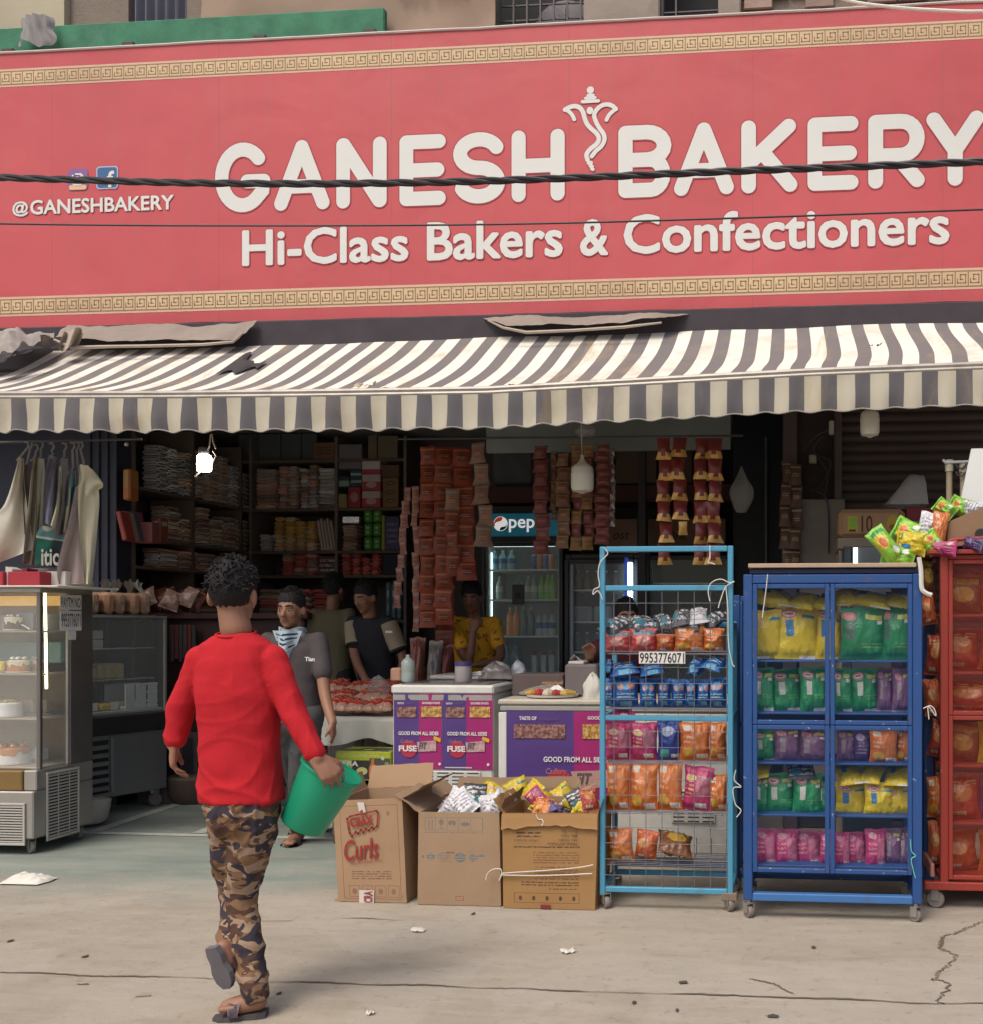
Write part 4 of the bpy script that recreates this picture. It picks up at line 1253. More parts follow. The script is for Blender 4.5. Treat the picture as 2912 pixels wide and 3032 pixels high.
# ------------------------------------------------------------------ sachet strips
def pillow(w, h, d, nx=6, ny=6, seed=0, seal=.1, flare=0.0):
 """one small sealed packet hanging in the XZ plane, top at z = 0"""
 b = MB()
 rr = random.Random(seed)
 for sgn_ in (-1, 1):
  def fn(u, v):
   zz = -h * v
   vv = min(1, max(0, (v - seal) / (1 - 2 * seal)))
   th = d / 2 * (math.sin(math.pi * vv) ** .6 if 0 < vv < 1 else 0) * (1 - abs(2 * u - 1) ** 3)
   x = (u - .5) * w * (1 - .07 * math.sin(math.pi * vv) + flare * max(0, v - .7) / .3)
   return (x, sgn_ * (th + .0006) - flare * .12 * w * max(0, v - .75) / .25 + .1 * d * noise.noise(Vector((u * 4 + seed, v * 4, sgn_))), zz)
  b.sheet(fn, nx, ny)
 return b
def strip(label, px0, px1, py0, py1, n, Y, mats, d=.032, swing=0.0, mode='plain', seed=0, xdrift=0, name='sachet_strip', fl=.1):
 x0, x1 = PX(px0, Y), PX(px1, Y)
 w = x1 - x0
 z1, z0 = PZ(px0, py0, Y), PZ(px0, py1, Y)
 h = (z1 - z0) / n
 t = thing(name, label, 'sachet strip', ((x0 + x1) / 2, Y, z1), 'sachet strips hanging in the shop front')
 rr = random.Random(seed)
 mes = [pillow(w, h * 1.02, d, seed=seed * 3 + k, flare=.25 if mode == 'gold' else fl).mesh('sachet', [mats[0]], smooth=80) for k in range(2)]
 if mode == 'gold':
  for me in mes:
   me.materials.append(mats[1])
   idx = [0] * len(me.polygons)
   for p in me.polygons:
    if p.center.z < -h * .62 and not (p.center.z > -h * .85 and abs(p.center.x) < w * .2):
     idx[p.index] = 1
   me.polygons.foreach_set('material_index', idx)
 x = (x0 + x1) / 2
 for k in range(n):
  x += xdrift * h
  o = inst(mes[k % 2], 'sachet', (x + rr.uniform(-.12, .12) * w * (1 if mode != 'plain' else .4), Y + rr.uniform(-.012, .012), z1 - k * h), (rr.uniform(-.3, .22), rr.uniform(-.05, .05) + swing, rr.uniform(-.4, .4) + (.2 if mode == 'gold' else 0)), parent=t)
  if mode == 'plain' and len(mats) > 1 and rr.random() < .35:
   o.material_slots[0].link = 'OBJECT'
   o.material_slots[0].material = mats[1]
 return t
def sach(name, col, c2, c3):
 return PM(name, col, [('r', .08, .12, .92, .2, c2), ('e', .5, .55, .33, .2, c3), ('t', .2, .47, .8, .65, c2, 2, 9)], .5, .4, .25)
SO = sach('sachet_orange', (.24, .045, .018), (.38, .15, .08), (.12, .03, .02))
SO2 = sach('sachet_rust', (.2, .04, .018), (.32, .13, .07), (.1, .03, .02))
ST = sach('sachet_tan', (.24, .15, .11), (.32, .24, .19), (.28, .11, .06))
SM = sach('sachet_maroon', (.14, .035, .03), (.24, .1, .08), (.19, .05, .04))
SB = sach('sachet_brown', (.16, .085, .045), (.3, .2, .1), (.2, .07, .04))
SG = sach('sachet_mustard', (.22, .13, .045), (.32, .22, .1), (.2, .06, .03))
SP = sach('sachet_pink', (.3, .15, .12), (.4, .25, .2), (.2, .05, .04))
GM = M('sachet_wine', (.2, .03, .025), .3, var=.2, spec=.6)
GG = M('sachet_gold', (.62, .36, .1), .3, .3, var=.25, sc=30, spec=.6)
strip('orange red sachet strip at the left of the big hanging bunch', 1244, 1289, 1322, 1860, 10, 7.55, [SO, SO2], seed=1)
strip('orange red sachet strip second in the big hanging bunch', 1287, 1339, 1324, 1850, 10, 7.5, [SO, SO2], seed=2)
strip('orange sachet strip third in the bunch with a lower curl', 1341, 1396, 1326, 1720, 7, 7.45, [SO, SO2], seed=3, xdrift=.03)
strip('tan sachet strip at the right of the big hanging bunch', 1394, 1441, 1312, 1618, 5, 7.4, [ST], seed=4, xdrift=.06, mode='loose', fl=.3)
strip('brownish tan strip hanging in front of the orange bunch', 1320, 1360, 1447, 1704, 4, 7.38, [ST, SO2], seed=5)
strip('rust coloured strip hanging low behind the yellow shirted man', 1290, 1345, 1700, 1905, 5, 7.7, [SO2, SO], seed=15)
strip('pink slim sachet chain at the far left of the bunch', 1197, 1220, 1443, 1800, 9, 7.6, [SP], d=.03, seed=6, mode='loose', xdrift=-.1)
strip('pink slim sachet chain nearest the orange bunch', 1222, 1243, 1440, 1870, 11, 7.58, [SP, SO2], d=.03, seed=7, mode='loose', xdrift=.0)
strip('maroon sachet strip hanging over the blue cooler sign', 1583, 1628, 1320, 1640, 8, 6.9, [SM, SB], seed=8, mode='loose')
strip('brown sachet strip between the cooler sign and the bulb', 1650, 1691, 1342, 1624, 7, 6.9, [SB, SG], seed=9, mode='loose')
strip('narrow brown strip turned edgewise beside the cooler sign', 1632, 1650, 1335, 1540, 7, 6.95, [SB, SM], seed=14, mode='loose')
strip('mustard brown strip hanging behind the middle bulb, left one', 1691, 1724, 1316, 1630, 8, 6.92, [SG, SM], seed=10)
strip('mustard brown strip hanging behind the middle bulb, right one', 1725, 1758, 1316, 1628, 8, 6.92, [SG, SM], seed=11)
strip('maroon strip with silver edges right of the middle bulb', 1764, 1808, 1316, 1612, 12, 6.85, [SM], seed=12, mode='loose')
strip('slim silver edged strip hugging the maroon one', 1806, 1822, 1325, 1560, 9, 6.9, [M('sachet_silver', (.35, .3, .28), .25, .5, var=.3)], d=.03, seed=13, mode='loose')
strip('wine red strip with gold hems, first from the left above the rack', 1949, 1988, 1297, 1672, 6, 6.45, [GM, GG], d=.05, seed=21, mode='gold')
strip('wine red strip with gold hems, second from the left above the rack', 1990, 2032, 1297, 1542, 4, 6.45, [GM, GG], d=.05, seed=22, mode='gold')
strip('wine red strip with gold hems, third from the left above the rack', 2055, 2094, 1297, 1672, 6, 6.45, [GM, GG], d=.05, seed=23, mode='gold')
strip('wine red strip with gold hems nearest the hanging plastic bag', 2095, 2138, 1297, 1672, 6, 6.45, [GM, GG], d=.05, seed=24, mode='gold')
strip('single gold sachet dangling under the second wine red strip', 2010, 2036, 1544, 1583, 1, 6.42, [GG], d=.02, seed=25)
MB().tube([P(1180, 1300, 7.5), P(2200, 1290, 6.6)], .008, 6).build('hanging_rod', MIR, tag_=('thin dark rod from which the sachet strips hang', 'rod'))
# ------------------------------------------------------------------ coolers
MCO = M('cooler_black', (.022, .022, .026), .4, var=.2)
MCW = M('cooler_liner', (.4, .46, .45), .5, var=.08)
MLED = M('led_white', (.8, .95, 1), .4, emit=5, var=0)
MGL = M('cooler_glass', (.85, .95, .92), .03, alpha=.12, var=0, spec=.6)
def cooler(name, label, px0, px1, py_top, py_bot, py_d0, Y, liner, shelves_py, led=2.0, d=.62):
 x0, x1 = PX(px0, Y), PX(px1, Y)
 zt, zd = PZ(px0, py_top, Y), PZ(px0, py_d0, Y)
 t = thing(name, label, 'drinks cooler', ((x0 + x1) / 2, Y + .3, 0))
 th = .045
 b = MB()
 b.box(x0, x0 + th, Y + .04, Y + d, .1, zt, c=.006)
 b.build('side_panel', MCO, t)
 MB().box(x1 - th, x1, Y + .04, Y + d, .1, zt, c=.006).build('side_panel', MCO, t)
 MB().box(x0 + th, x1 - th, Y + d - .04, Y + d, .1, zt).build('back_panel', liner, t)
 MB().box(x0 + th, x1 - th, Y + .04, Y + d - .042, zt - .04, zt, c=.004).build('top_panel', MCO, t)
 MB().box(x0, x1, Y + .04, Y + d, 0, .098, c=.004).build('base', MCO, t)
 for s_ in (x0 + th + .001, x1 - th - .009):
  MB().box(s_, s_ + .008, Y + .05, Y + d - .05, .11, zt - .05).build('liner', liner, t)
 zz = []
 for py in shelves_py:
  z = PZ(px0, py, Y)
  zz.append(z)
  MB().box(x0 + th + .01, x1 - th - .01, Y + .06, Y + d - .06, z - .014, z, c=.003).build('shelf', M('cooler_shelf', (.75, .78, .76), .4, var=.1), t)
 fr = MB()
 fw = .035
 fr.box(x0, x0 + fw, Y, Y + .035, .1, zd, c=.005)
 fr.box(x1 - fw, x1, Y, Y + .035, .1, zd, c=.005)
 fr.box(x0 + fw, x1 - fw, Y, Y + .035, zd - fw, zd, c=.005)
 fr.box(x0 + fw, x1 - fw, Y, Y + .035, .1, .1 + fw, c=.005)
 dr = fr.build('door', MCO, t)
 MB().box(x0 + fw, x1 - fw, Y + .014, Y + .02, .1 + fw, zd - fw).build('door_glass', MGL, dr)
 if led:
  ml_ = M('led_%s' % name, (.75, .95, .95), .4, emit=led, var=0)
  MB().box(x0 + th + .012, x0 + th + .022, Y + .10, Y + .115, .3, zd - .08).build('led_tube', ml_, t)
  MB().box(x0 + th + .03, x1 - th - .03, Y + .06, Y + .075, zd - .034, zd - .022).build('led_tube', ml_, t)
 return t, zz, x0, x1, zd, zt
YCL = 8.5
pc, pz_, cx0, cx1, czd, czt = cooler('drinks_cooler', 'tall black drinks cooler with a blue lit header sign', 1425, 1668, 1500, 2400, 1606, YCL, MCW, [1685, 1774, 1883, 2000, 2130], 1.8)
hz0, hz1 = PZ(1550, 1587, YCL), PZ(1550, 1521, YCL)
MHD = M('header_blue', (.015, .14, .2), .3, emit=.22, var=.05)
hd = MB().box(cx0 + .02, cx1 - .02, YCL - .03, YCL + .036, hz0, hz1, c=.006).build('header_sign', MHD, pc)
MB().box(cx0, cx1, YCL, YCL + .037, hz1 + .003, czt).build('header_frame', MCO, pc)
MB().box(cx0, cx1, YCL, YCL + .037, czd + .003, hz0 - .003).build('header_frame', MCO, pc)
MWL = M('header_white', (.85, .85, .83), .4, emit=.5, var=0)
text('pepsi', hd, MWL, width=PX(1618, YCL) - PX(1511, YCL), at=(PX(1511, YCL), YCL - .036, PZ(1511, 1577, YCL)), bold=.012)
lx, lz, lr = PX(1486, YCL), PZ(1486, 1552, YCL), PX(1507, YCL) - PX(1486, YCL)
b = MB()
b.disc(lx, lz, lr, lr, YCL - .033, n=32)
b.build('logo_disc', MWL, hd)
for (nm, mt, side) in (('logo_red', M('logo_red', (.55, .06, .03), .4, emit=.3, var=0), 1), ('logo_blue', M('logo_navy', (.01, .03, .07), .4), -1)):
 b = MB()
 pts = []
 for k in range(25):
  a = R(45) + (R(25) + k / 24 * R(130)) if side > 0 else R(45) - (R(38) + k / 24 * R(104))
  pts.append((lx + lr * .93 * math.cos(a), lz + lr * .93 * math.sin(a)))
 p0, p1 = Vector(pts[-1]), Vector(pts[0])
 for k in range(1, 10):
  q = p0.lerp(p1, k / 10)
  d_ = (p1 - p0).normalized()
  n_ = Vector((-d_.y, d_.x)) * (.18 * lr * math.sin(k / 10 * math.pi * 2))
  pts.append((q.x + n_.x, q.y + n_.y))
 b.add([(x, YCL - .035, z) for x, z in pts], [tuple(range(len(pts)))])
 b.build(nm, mt, hd)
def bottle(label, px, z0, h, r, Y, mat, capm, labm=None, group='bottles and cans in the coolers', kind='bottle'):
 x = PX(px, Y)
 t = thing(kind if kind != 'can' else 'drink_can', label, kind, (x, Y, z0), group)
 T = Matrix.Translation((x, Y, z0))
 r *= 1.25
 if kind == 'can':
  MB().lathe([(r * .8, 0), (r, h * .06), (r, h * .9), (r * .82, h)], 12, T=T).build('body', mat, t, smooth=True)
  MB().lathe([(r * .78, h + .001), (r * .78, h + .004)], 12, T=T).build('lid', M('can_lid', (.6, .6, .6), .3, .8), t)
 else:
  MB().lathe([(r * .85, 0), (r, h * .05), (r, h * .3), (r * .94, h * .36), (r, h * .42), (r, h * .6), (r * .7, h * .74), (r * .34, h * .86), (r * .32, h * .93)], 12, T=T).build('body', mat, t, smooth=True)
  MB().lathe([(r * .38, h * .93), (r * .38, h), (0, h)], 10, T=T).build('cap', capm, t)
  if labm:
   MB().lathe([(r * 1.02, h * .32), (r * 1.02, h * .58)], 12, T=T).build('wrapper', labm, t, smooth=True)
 return t
bm = lambda n, c, r=.15: M('bottle_' + n, c, r, var=.1, spec=.7)
capw, capr = M('cap_white', (.6, .6, .58), .4), M('cap_red', (.4, .04, .03), .4)
labw, labb = M('label_white', (.55, .58, .55), .5), M('label_blue', (.03, .1, .3), .4)
Yk = YCL + .16
h1 = .19
for k, px in enumerate((1465, 1490, 1515)):
 bottle('clear bluish bottle on the top shelf of the blue signed cooler', px, pz_[0], .17, .03, Yk, bm('clear', (.2, .45, .5)), capw, labb)
for k, px in enumerate((1582, 1600, 1618, 1634)):
 bottle('small blue and orange can on the top shelf of the cooler', px, pz_[0], .125, .024, Yk, [bm('navy', (.04, .07, .25)), bm('orange', (.5, .16, .04))][k % 2], None, kind='can')
for k, px in enumerate((1480, 1566, 1584)):
 bottle('pale bottle with white label on the second cooler shelf', px, pz_[1], .2, .026, Yk, bm('pale', (.3, .4, .36)), capw, labw)
for k, px in enumerate((1606, 1622, 1637)):
 bottle('bright green bottle on the second cooler shelf', px, pz_[1], .21, .026, Yk, bm('green', (.2, .6, .05)), bm('green', (.2, .6, .05)), M('label_lime', (.4, .6, .2), .5))
for k, px in enumerate((1512, 1530)):
 bottle('orange juice bottle on the third cooler shelf', px, pz_[2], .25, .028, Yk, bm('juice', (.75, .25, .03)), capw)
for k, px in enumerate((1552, 1574)):
 bottle('dark clear bottle on the third cooler shelf', px, pz_[2], .25, .028, Yk, bm('dark', (.1, .16, .16)), capw)
for k, px in enumerate((1598, 1618, 1636)):
 bottle('bottle with orange cap and blue label on the third cooler shelf', px, pz_[2], .2, .027, Yk, bm('milk', (.45, .5, .5)), M('cap_orange', (.6, .2, .08), .4), labb)
for k, px in enumerate((1585, 1612, 1636)):
 x = PX(px, Yk)
 t = thing('milk_carton', 'white drink carton with red top low in the blue signed cooler', 'carton', (x, Yk, pz_[3]), 'white cartons low in the cooler')
 MB().box(x - .022, x + .022, Yk - .03, Yk + .03, pz_[3], pz_[3] + .17, c=.003).build('body', M('carton_white', (.6, .62, .58), .5), t)
 MB().box(x - .022, x + .022, Yk - .028, Yk + .028, pz_[3] + .172, pz_[3] + .21, c=.01).build('top', capr, t)
for k, px in enumerate((1470, 1500, 1530)):
 bottle('big bluish water bottle low in the blue signed cooler', px, pz_[3], .27, .045, Yk, bm('water', (.12, .22, .28)), labb)
# little dark board on the cooler door
o = MB().box(PX(1519, YCL), PX(1553, YCL), YCL - .02, YCL - .008, PZ(1530, 1790, YCL), PZ(1530, 1731, YCL), c=.003).build('door_card', PM('card_brown', (.08, .075, .06), [('r', .25, .3, .75, .6, (.04, .035, .03))], .7), tag_=('small brown card hung on the blue signed cooler door', 'card'))
b = MB()
b.tube([P(1524, 1731, YCL - .01), P(1536, 1712, YCL - .01), P(1549, 1731, YCL - .01)], .003, 5)
b.build('string', capw, o)
ML2 = M('cooler_liner_dark', (.035, .05, .11), .5, var=.2)
c2, z2, ax0, ax1, azd, azt = cooler('drinks_cooler', 'dim black cooler with a bluish glow behind the light blue rack', 1672, 1890, 1640, 2400, 1656, 8.3, ML2, [1745, 1840, 1930, 2030], 0)
b = MB()
xx = PX(1866, 8.3)
b.box(PX(1860, 8.2), PX(1872, 8.2), 8.2, 8.225, PZ(1866, 1817, 8.2), PZ(1866, 1665, 8.2), c=.004)
b.build('led_tube', M('led_cool', (.75, .9, 1), .4, emit=7, var=0), c2)
MB().box(PX(1849, 8.2), PX(1859, 8.2), 8.21, 8.24, PZ(1855, 1840, 8.2), PZ(1855, 1650, 8.2), c=.003).build('led_holder', M('strip_glow_blue', (.03, .08, .45), .4, emit=.25, var=0), c2)  # strip emits blue itself, standing in for the cooler's glow
MB().box(PX(1690, 8.27), PX(1699, 8.27), 8.26, 8.29, .4, PZ(1690, 1672, 8.27), c=.004).build('door_trim', M('trim_grey', (.3, .32, .38), .5), c2)
for zi, row in enumerate(((1712, 1740, 1768, 1796, 1824), (1705, 1718, 1731, 1744, 1770, 1800, 1830), (1710, 1740, 1770, 1800, 1830))):
 for k, px in enumerate(row):
  bottle('dim %s in row %s of the bluish cooler' % (['bottle', 'pale can', 'bottle'][zi], ['one', 'two', 'three'][zi]), px, z2[zi + (0 if zi < 2 else 0)] if zi < 3 else 0, .16 if zi != 1 else .12, .026, 8.45, [bm('plum', (.12, .04, .06)), M('can_pale', (.3, .32, .36), .4), bm('ink', (.03, .05, .12))][zi], capw, None, kind=['bottle', 'can', 'bottle'][zi])
c3, z3, _, _, _, _ = cooler('drinks_cooler', 'unlit dark cooler behind the hanging gold hemmed strips', 1912, 2170, 1622, 2400, 1645, 8.3, M('liner_grey', (.06, .065, .065), .6), [1725, 1830, 1930], 0)
mca = lambda n, c, s: PM(n, c, s, .85)
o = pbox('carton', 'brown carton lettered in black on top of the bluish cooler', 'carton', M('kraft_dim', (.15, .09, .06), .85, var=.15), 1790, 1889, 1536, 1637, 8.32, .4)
text('ost', o, M('ink_black', (.02, .015, .012), .8), cap=.06, at=(PX(1815, 8.3), 8.315, PZ(1815, 1597, 8.3)), shear=.25, bold=.0)
o = pbox('carton', 'brown carton lettered in black on top of the unlit cooler', 'carton', _MC['kraft_dim'], 1920, 2150, 1536, 1619, 8.32, .4)
text('Brit', o, _MC['ink_black'], cap=.065, at=(PX(1980, 8.3), 8.315, PZ(1980, 1597, 8.3)), shear=.25)
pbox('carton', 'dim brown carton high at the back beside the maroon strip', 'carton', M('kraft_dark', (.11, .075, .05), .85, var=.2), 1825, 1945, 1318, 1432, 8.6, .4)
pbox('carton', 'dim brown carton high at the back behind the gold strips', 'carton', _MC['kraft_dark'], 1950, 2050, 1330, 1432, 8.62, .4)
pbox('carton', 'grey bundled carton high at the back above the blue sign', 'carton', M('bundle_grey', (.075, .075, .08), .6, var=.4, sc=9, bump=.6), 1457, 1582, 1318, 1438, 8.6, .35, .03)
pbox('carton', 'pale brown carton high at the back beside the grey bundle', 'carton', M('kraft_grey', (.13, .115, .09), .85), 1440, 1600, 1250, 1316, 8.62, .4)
MB().box(PX(1430, 8.55), PX(2200, 8.55), 8.55, 9.0, PZ(1500, 1490, 8.55), PZ(1500, 1440, 8.55), c=.006).build('loft_shelf', M('loft_maroon', (.07, .03, .028), .8, var=.3), tag_=('maroon loft shelf above the coolers', 'shelf'))
MB().box(PX(1891, 8.2), PX(1912, 8.2), 8.2, 8.26, 0, 3.3).build('post', M('post_dark', (.045, .04, .045), .6), tag_=('dark upright post between the two dim coolers', 'post'))
MB().box(PX(2172, 8.4), PX(2318, 8.4), 8.4, 8.45, 0, 3.37).build('door', M('door_ink', (.018, .022, .03), .5, var=.3), tag_=('dark steel door at the back right of the shop', 'door'))
MB().box(PX(2265, 8.3), PX(2272, 8.3), 8.36, 8.395, .2, 3.0).build('door_edge', M('edge_green', (.12, .16, .15), .5), bpy.data.objects['door'])
# hanging plastic bag
def pbag(name, label, px, py0, py1, w, Y, mat, seed=0, cat='plastic bag', sq=.8):
 z1, z0 = PZ(px, py0, Y), PZ(px, py1, Y)
 x = PX(px, Y)
 r = (PX(px + w / 2, Y) - PX(px - w / 2, Y)) / 2
 h = z1 - z0
 b = MB()
 def fn(u, v):
  a = u * 2 * math.pi
  rr = r * (math.sin(math.pi * min(1, v * 1.05 + .08)) ** .7 if v < .55 else max(.06, (1 - v) / .45 * .93)) * (1 + .22 * noise.noise(Vector((math.cos(a) * 1.6, math.sin(a) * 1.6, v * 3 + seed))) + .08 * math.sin(a * 7 + seed))
  return (x + rr * math.cos(a), Y + rr * sq * math.sin(a), z0 + h * v)
 b.sheet(fn, 28, 16)
 return tag(b.build(name, mat, smooth=80), label, cat)
MPB = M('clear_plastic', (.4, .39, .36), .25, alpha=.32, var=.2, sc=9, spec=.8)
pbag('plastic_bag', 'pale plastic bag hanging by the dark door', 2196, 1381, 1518, 66, 6.8, MPB, 1)
# chain of brown packets on the pillar
SBR = sach('pack_umber', (.1, .055, .035), (.3, .26, .15), (.13, .06, .03))
for k, (px0, px1) in enumerate(((2312, 2345), (2340, 2376))):
 strip('long chain of brown packets tied to the pillar, %s one' % ['left', 'right'][k], px0, px1, 1366 + k * 10, 1690, 5, 7.0, [SBR], d=.05, seed=40 + k, mode='loose')
MLG = M('lintel_teal', (.2, .23, .22), .35, var=.35, sc=3, spec=.6)
tag(MB().box(PX(1440, 7.3), PX(2165, 7.3), 7.3, 7.34, PZ(1800, 1335, 7.3), PZ(1800, 1225, 7.3), c=.005).build('fascia_board', MLG), 'dusty teal grey fascia board across the top of the shop opening', 'board')
pbag('plastic_bag', 'crumpled clear plastic tied up under the awning near the middle bulb', 1735, 1248, 1296, 60, 6.7, MPB, 5)
# ================================================================== RACKS, SNACK BAGS, CARTONS
ORD = ['first', 'second', 'third', 'fourth', 'fifth', 'sixth', 'seventh', 'eighth', 'ninth', 'tenth', 'eleventh', 'twelfth']
def bag_mb(seed, d=1.0, nx=18, ny=22, seal=.055):
 """unit snack bag: 1 wide, 1 tall, 1 thick; base at z = 0"""
 b = MB()
 def th(u, v):
  vv = (v - seal) / (1 - 2 * seal)
  if vv <= 0 or vv >= 1: return 0
  e = 1 - abs(2 * u - 1) ** 2.6
  return .5 * max(0, math.sin(math.pi * vv)) ** .55 * e ** .8 * (1 + .18 * (.5 - v))
 for sg in (-1, 1):
  def fn(u, v):
   vv = min(1, max(0, (v - seal) / (1 - 2 * seal)))
   near = max(0, 1 - min(vv, 1 - vv) / .22)
   near2 = max(0, 1 - min(u, 1 - u) / .25)
   t = th(u, v)
   rg = 1 - 2 * abs(noise.noise(Vector((u * 4.2 + seed + v * 1.5, v * 2.6 - u * 1.2, sg * 2 + seed))))
   wr = .13 * near * math.sin(u * 34 + seed + 3 * v + 3 * noise.noise(Vector((u * 4, seed, v * 3)))) * (t > 0) + .10 * noise.noise(Vector((u * 3.5 + seed, v * 4, sg * 2))) + .07 * near2 * math.sin(v * 26 + seed) + .11 * max(0, rg) ** 3
   w_ = 1 - .10 * math.sin(math.pi * vv) ** .8
   x = (u - .5) * w_ + .015 * noise.noise(Vector((v * 5, seed, u)))
   z = v + .012 * math.sin(u * 9 + seed) * (1 if v > .5 else 0) + (.006 if int(round(u * nx)) % 2 else 0) * (v > .99)
   y = sg * (max(0, t + wr * min(1, t * 4)) + .004) + .22 * (v - .94) * (v > .94) * math.sin(u * 7 + seed) + .10 * (.06 - v) * (v < .06)
   return (x, y, z)
  b.sheet(fn, nx, ny)
 return b
BAGS = [bag_mb(s * 1.7).mesh('snack_bag', [M('bag_plain', (.5, .5, .5), .35)], smooth=80) for s in range(6)]
def bagmat(name, col, shapes, rough=.32):
 return PM('bag_' + name, col, shapes, rough - .08, .65, .15, 0, .45, 14)
PK_, WH_ = (.55, .2, .2), (.6, .6, .57)
def logo(c1, c2):
 return [('e', .3, .83, .2, .085, c1), ('e', .3, .83, .15, .05, c2), ('r', .2, .815, .4, .85, (.5, .1, .1))]
BM = dict(
 yellow=bagmat('yellow', (.56, .43, .015), logo(PK_, WH_) + [('r', .2, .45, .4, .72, (.03, .16, .33)), ('e', .3, .45, .1, .05, (.03, .16, .33)), ('r', .6, .74, .92, .8, (.04, .2, .25)), ('r', .55, .0, 1, .06, WH_)]),
 yellow2=bagmat('yellow_plain', (.54, .41, .02), [('r', .62, .78, .95, .85, (.04, .2, .25)), ('e', .2, .72, .14, .09, (.5, .28, .2)), ('r', .1, .0, .6, .05, WH_)]),
 green=bagmat('green', (.015, .22, .08), logo(PK_, WH_) + [('r', .22, .4, .42, .7, (.45, .47, .44)), ('r', .6, .78, .92, .86, (.5, .48, .08)), ('r', .78, .69, .93, .76, WH_), ('t', .5, .3, .95, .42, (.1, .32, .12), 2, 9), ('r', .5, .0, .95, .1, WH_)]),
 green2=bagmat('green_big', (.015, .2, .075), [('e', .17, .84, .17, .08, PK_), ('e', .17, .84, .11, .04, (.6, .3, .3)), ('r', .08, .38, .28, .72, (.07, .14, .1)), ('r', .55, .78, .93, .87, (.45, .45, .08)), ('r', .82, .7, .95, .77, WH_), ('t', .45, .22, .95, .34, (.12, .32, .1), 2, 7)]),
 purple=bagmat('purple', (.16, .08, .17), [('e', .28, .82, .18, .08, (.4, .2, .22)), ('r', .2, .3, .42, .7, (.25, .2, .24)), ('r', .55, .8, .92, .87, (.42, .36, .06)), ('r', .78, .7, .93, .76, WH_), ('r', .0, 0, 1, .05, (.35, .3, .33))]),
 violet=bagmat('violet', (.07, .04, .14), [('e', .4, .8, .25, .1, (.3, .25, .4)), ('t', .2, .3, .8, .6, (.2, .17, .3), 3, 6)]),
 pink=bagmat('pink', (.42, .04, .15), [('e', .35, .84, .2, .08, (.5, .25, .3)), ('r', .55, .08, .95, .78, (.42, .12, .2)), ('r', .6, .1, .9, .2, (.5, .35, .38)), ('t', .1, .35, .5, .7, (.5, .2, .25), 3, 7)]),
 magenta=bagmat('magenta', (.4, .03, .13), [('r', .5, .35, .98, .8, (.4, .14, .2)), ('e', .28, .75, .2, .08, (.55, .4, .2)), ('r', .5, .08, .85, .2, WH_), ('t', .08, .35, .45, .65, (.5, .3, .15), 3, 8)]),
 orange=bagmat('orange', (.55, .14, .025), [('r', .12, .8, .4, .93, (.55, .5, .42)), ('r', .5, .3, 1, .95, (.56, .18, .05)), ('e', .3, .25, .22, .12, (.55, .33, .05)), ('r', .55, .06, .92, .19, WH_), ('t', .1, .45, .5, .7, (.6, .35, .2), 2, 8)]),
 rust=bagmat('rust', (.45, .1, .03), [('e', .4, .6, .25, .15, (.5, .25, .1)), ('r', .2, .1, .5, .2, WH_)]),
 blue=bagmat('blue', (.015, .1, .33), [('e', .5, .72, .36, .13, (.05, .25, .5)), ('e', .3, .68, .14, .09, (.5, .3, .24)), ('e', .72, .68, .14, .09, (.5, .18, .12)), ('r', .3, .05, .75, .2, (.1, .35, .5)), ('t', .15, .3, .85, .5, (.3, .45, .55), 2, 6)]),
 navy=bagmat('navy', (.012, .04, .25), [('r', .1, .1, .45, .3, (.05, .3, .25)), ('e', .4, .75, .25, .12, (.35, .4, .55)), ('r', .55, .08, .9, .18, WH_)]),
 lime=bagmat('lime', (.2, .45, .03), [('e', .4, .6, .33, .22, (.5, .4, .03)), ('e', .45, .55, .18, .13, (.5, .14, .05)), ('r', .1, .8, .9, .92, (.05, .3, .06)), ('e', .75, .25, .14, .1, WH_)]),
 white=bagmat('white', (.6, .6, .62), [('t', .1, .2, .9, .8, (.25, .25, .3), 5, 7)]),
 silver=bagmat('silver', (.07, .075, .085), [('t', .05, .1, .95, .9, (.5, .5, .5), 4, 5), ('e', .3, .3, .2, .15, (.05, .2, .25))], .22),
 coral=bagmat('coral', (.5, .08, .07), [('e', .5, .5, .3, .2, (.55, .25, .22)), ('r', .1, .75, .9, .9, (.1, .25, .28))]),
 redish=bagmat('redish', (.32, .04, .02), [('e', .5, .6, .3, .18, (.4, .16, .05)), ('r', .2, .1, .6, .2, (.4, .35, .25)), ('t', .1, .75, .9, .9, (.4, .3, .1), 2, 6)]),
 choco=bagmat('choco', (.16, .06, .025), [('e', .5, .5, .3, .2, (.4, .25, .04)), ('r', .1, .75, .9, .9, (.3, .25, .05))]),
)
RB = random.Random(5)
_bagn = 0
def bag(label, px0, px1, py0, py1, Y, mat, th=.07, lean=0.0, yaw=None, roll=0.0, wide=1.02, group=None, flat=False):
 """upright snack bag filling the given pixel box"""
 global _bagn
 _bagn += 1
 pm = (px0 + px1) / 2
 w = (PX(px1, Y) - PX(px0, Y)) * wide
 z0, z1 = PZ(pm, py1, Y), PZ(pm, py0, Y)
 o = inst(BAGS[_bagn % 6], 'snack_bag', (PX(pm, Y), Y, z0), (lean, roll, RB.uniform(-.18, .18) if yaw is None else yaw), (w, th, z1 - z0), mats=[BM[mat] if isinstance(mat, str) else mat])
 return tag(o, label, 'snack bag', group)
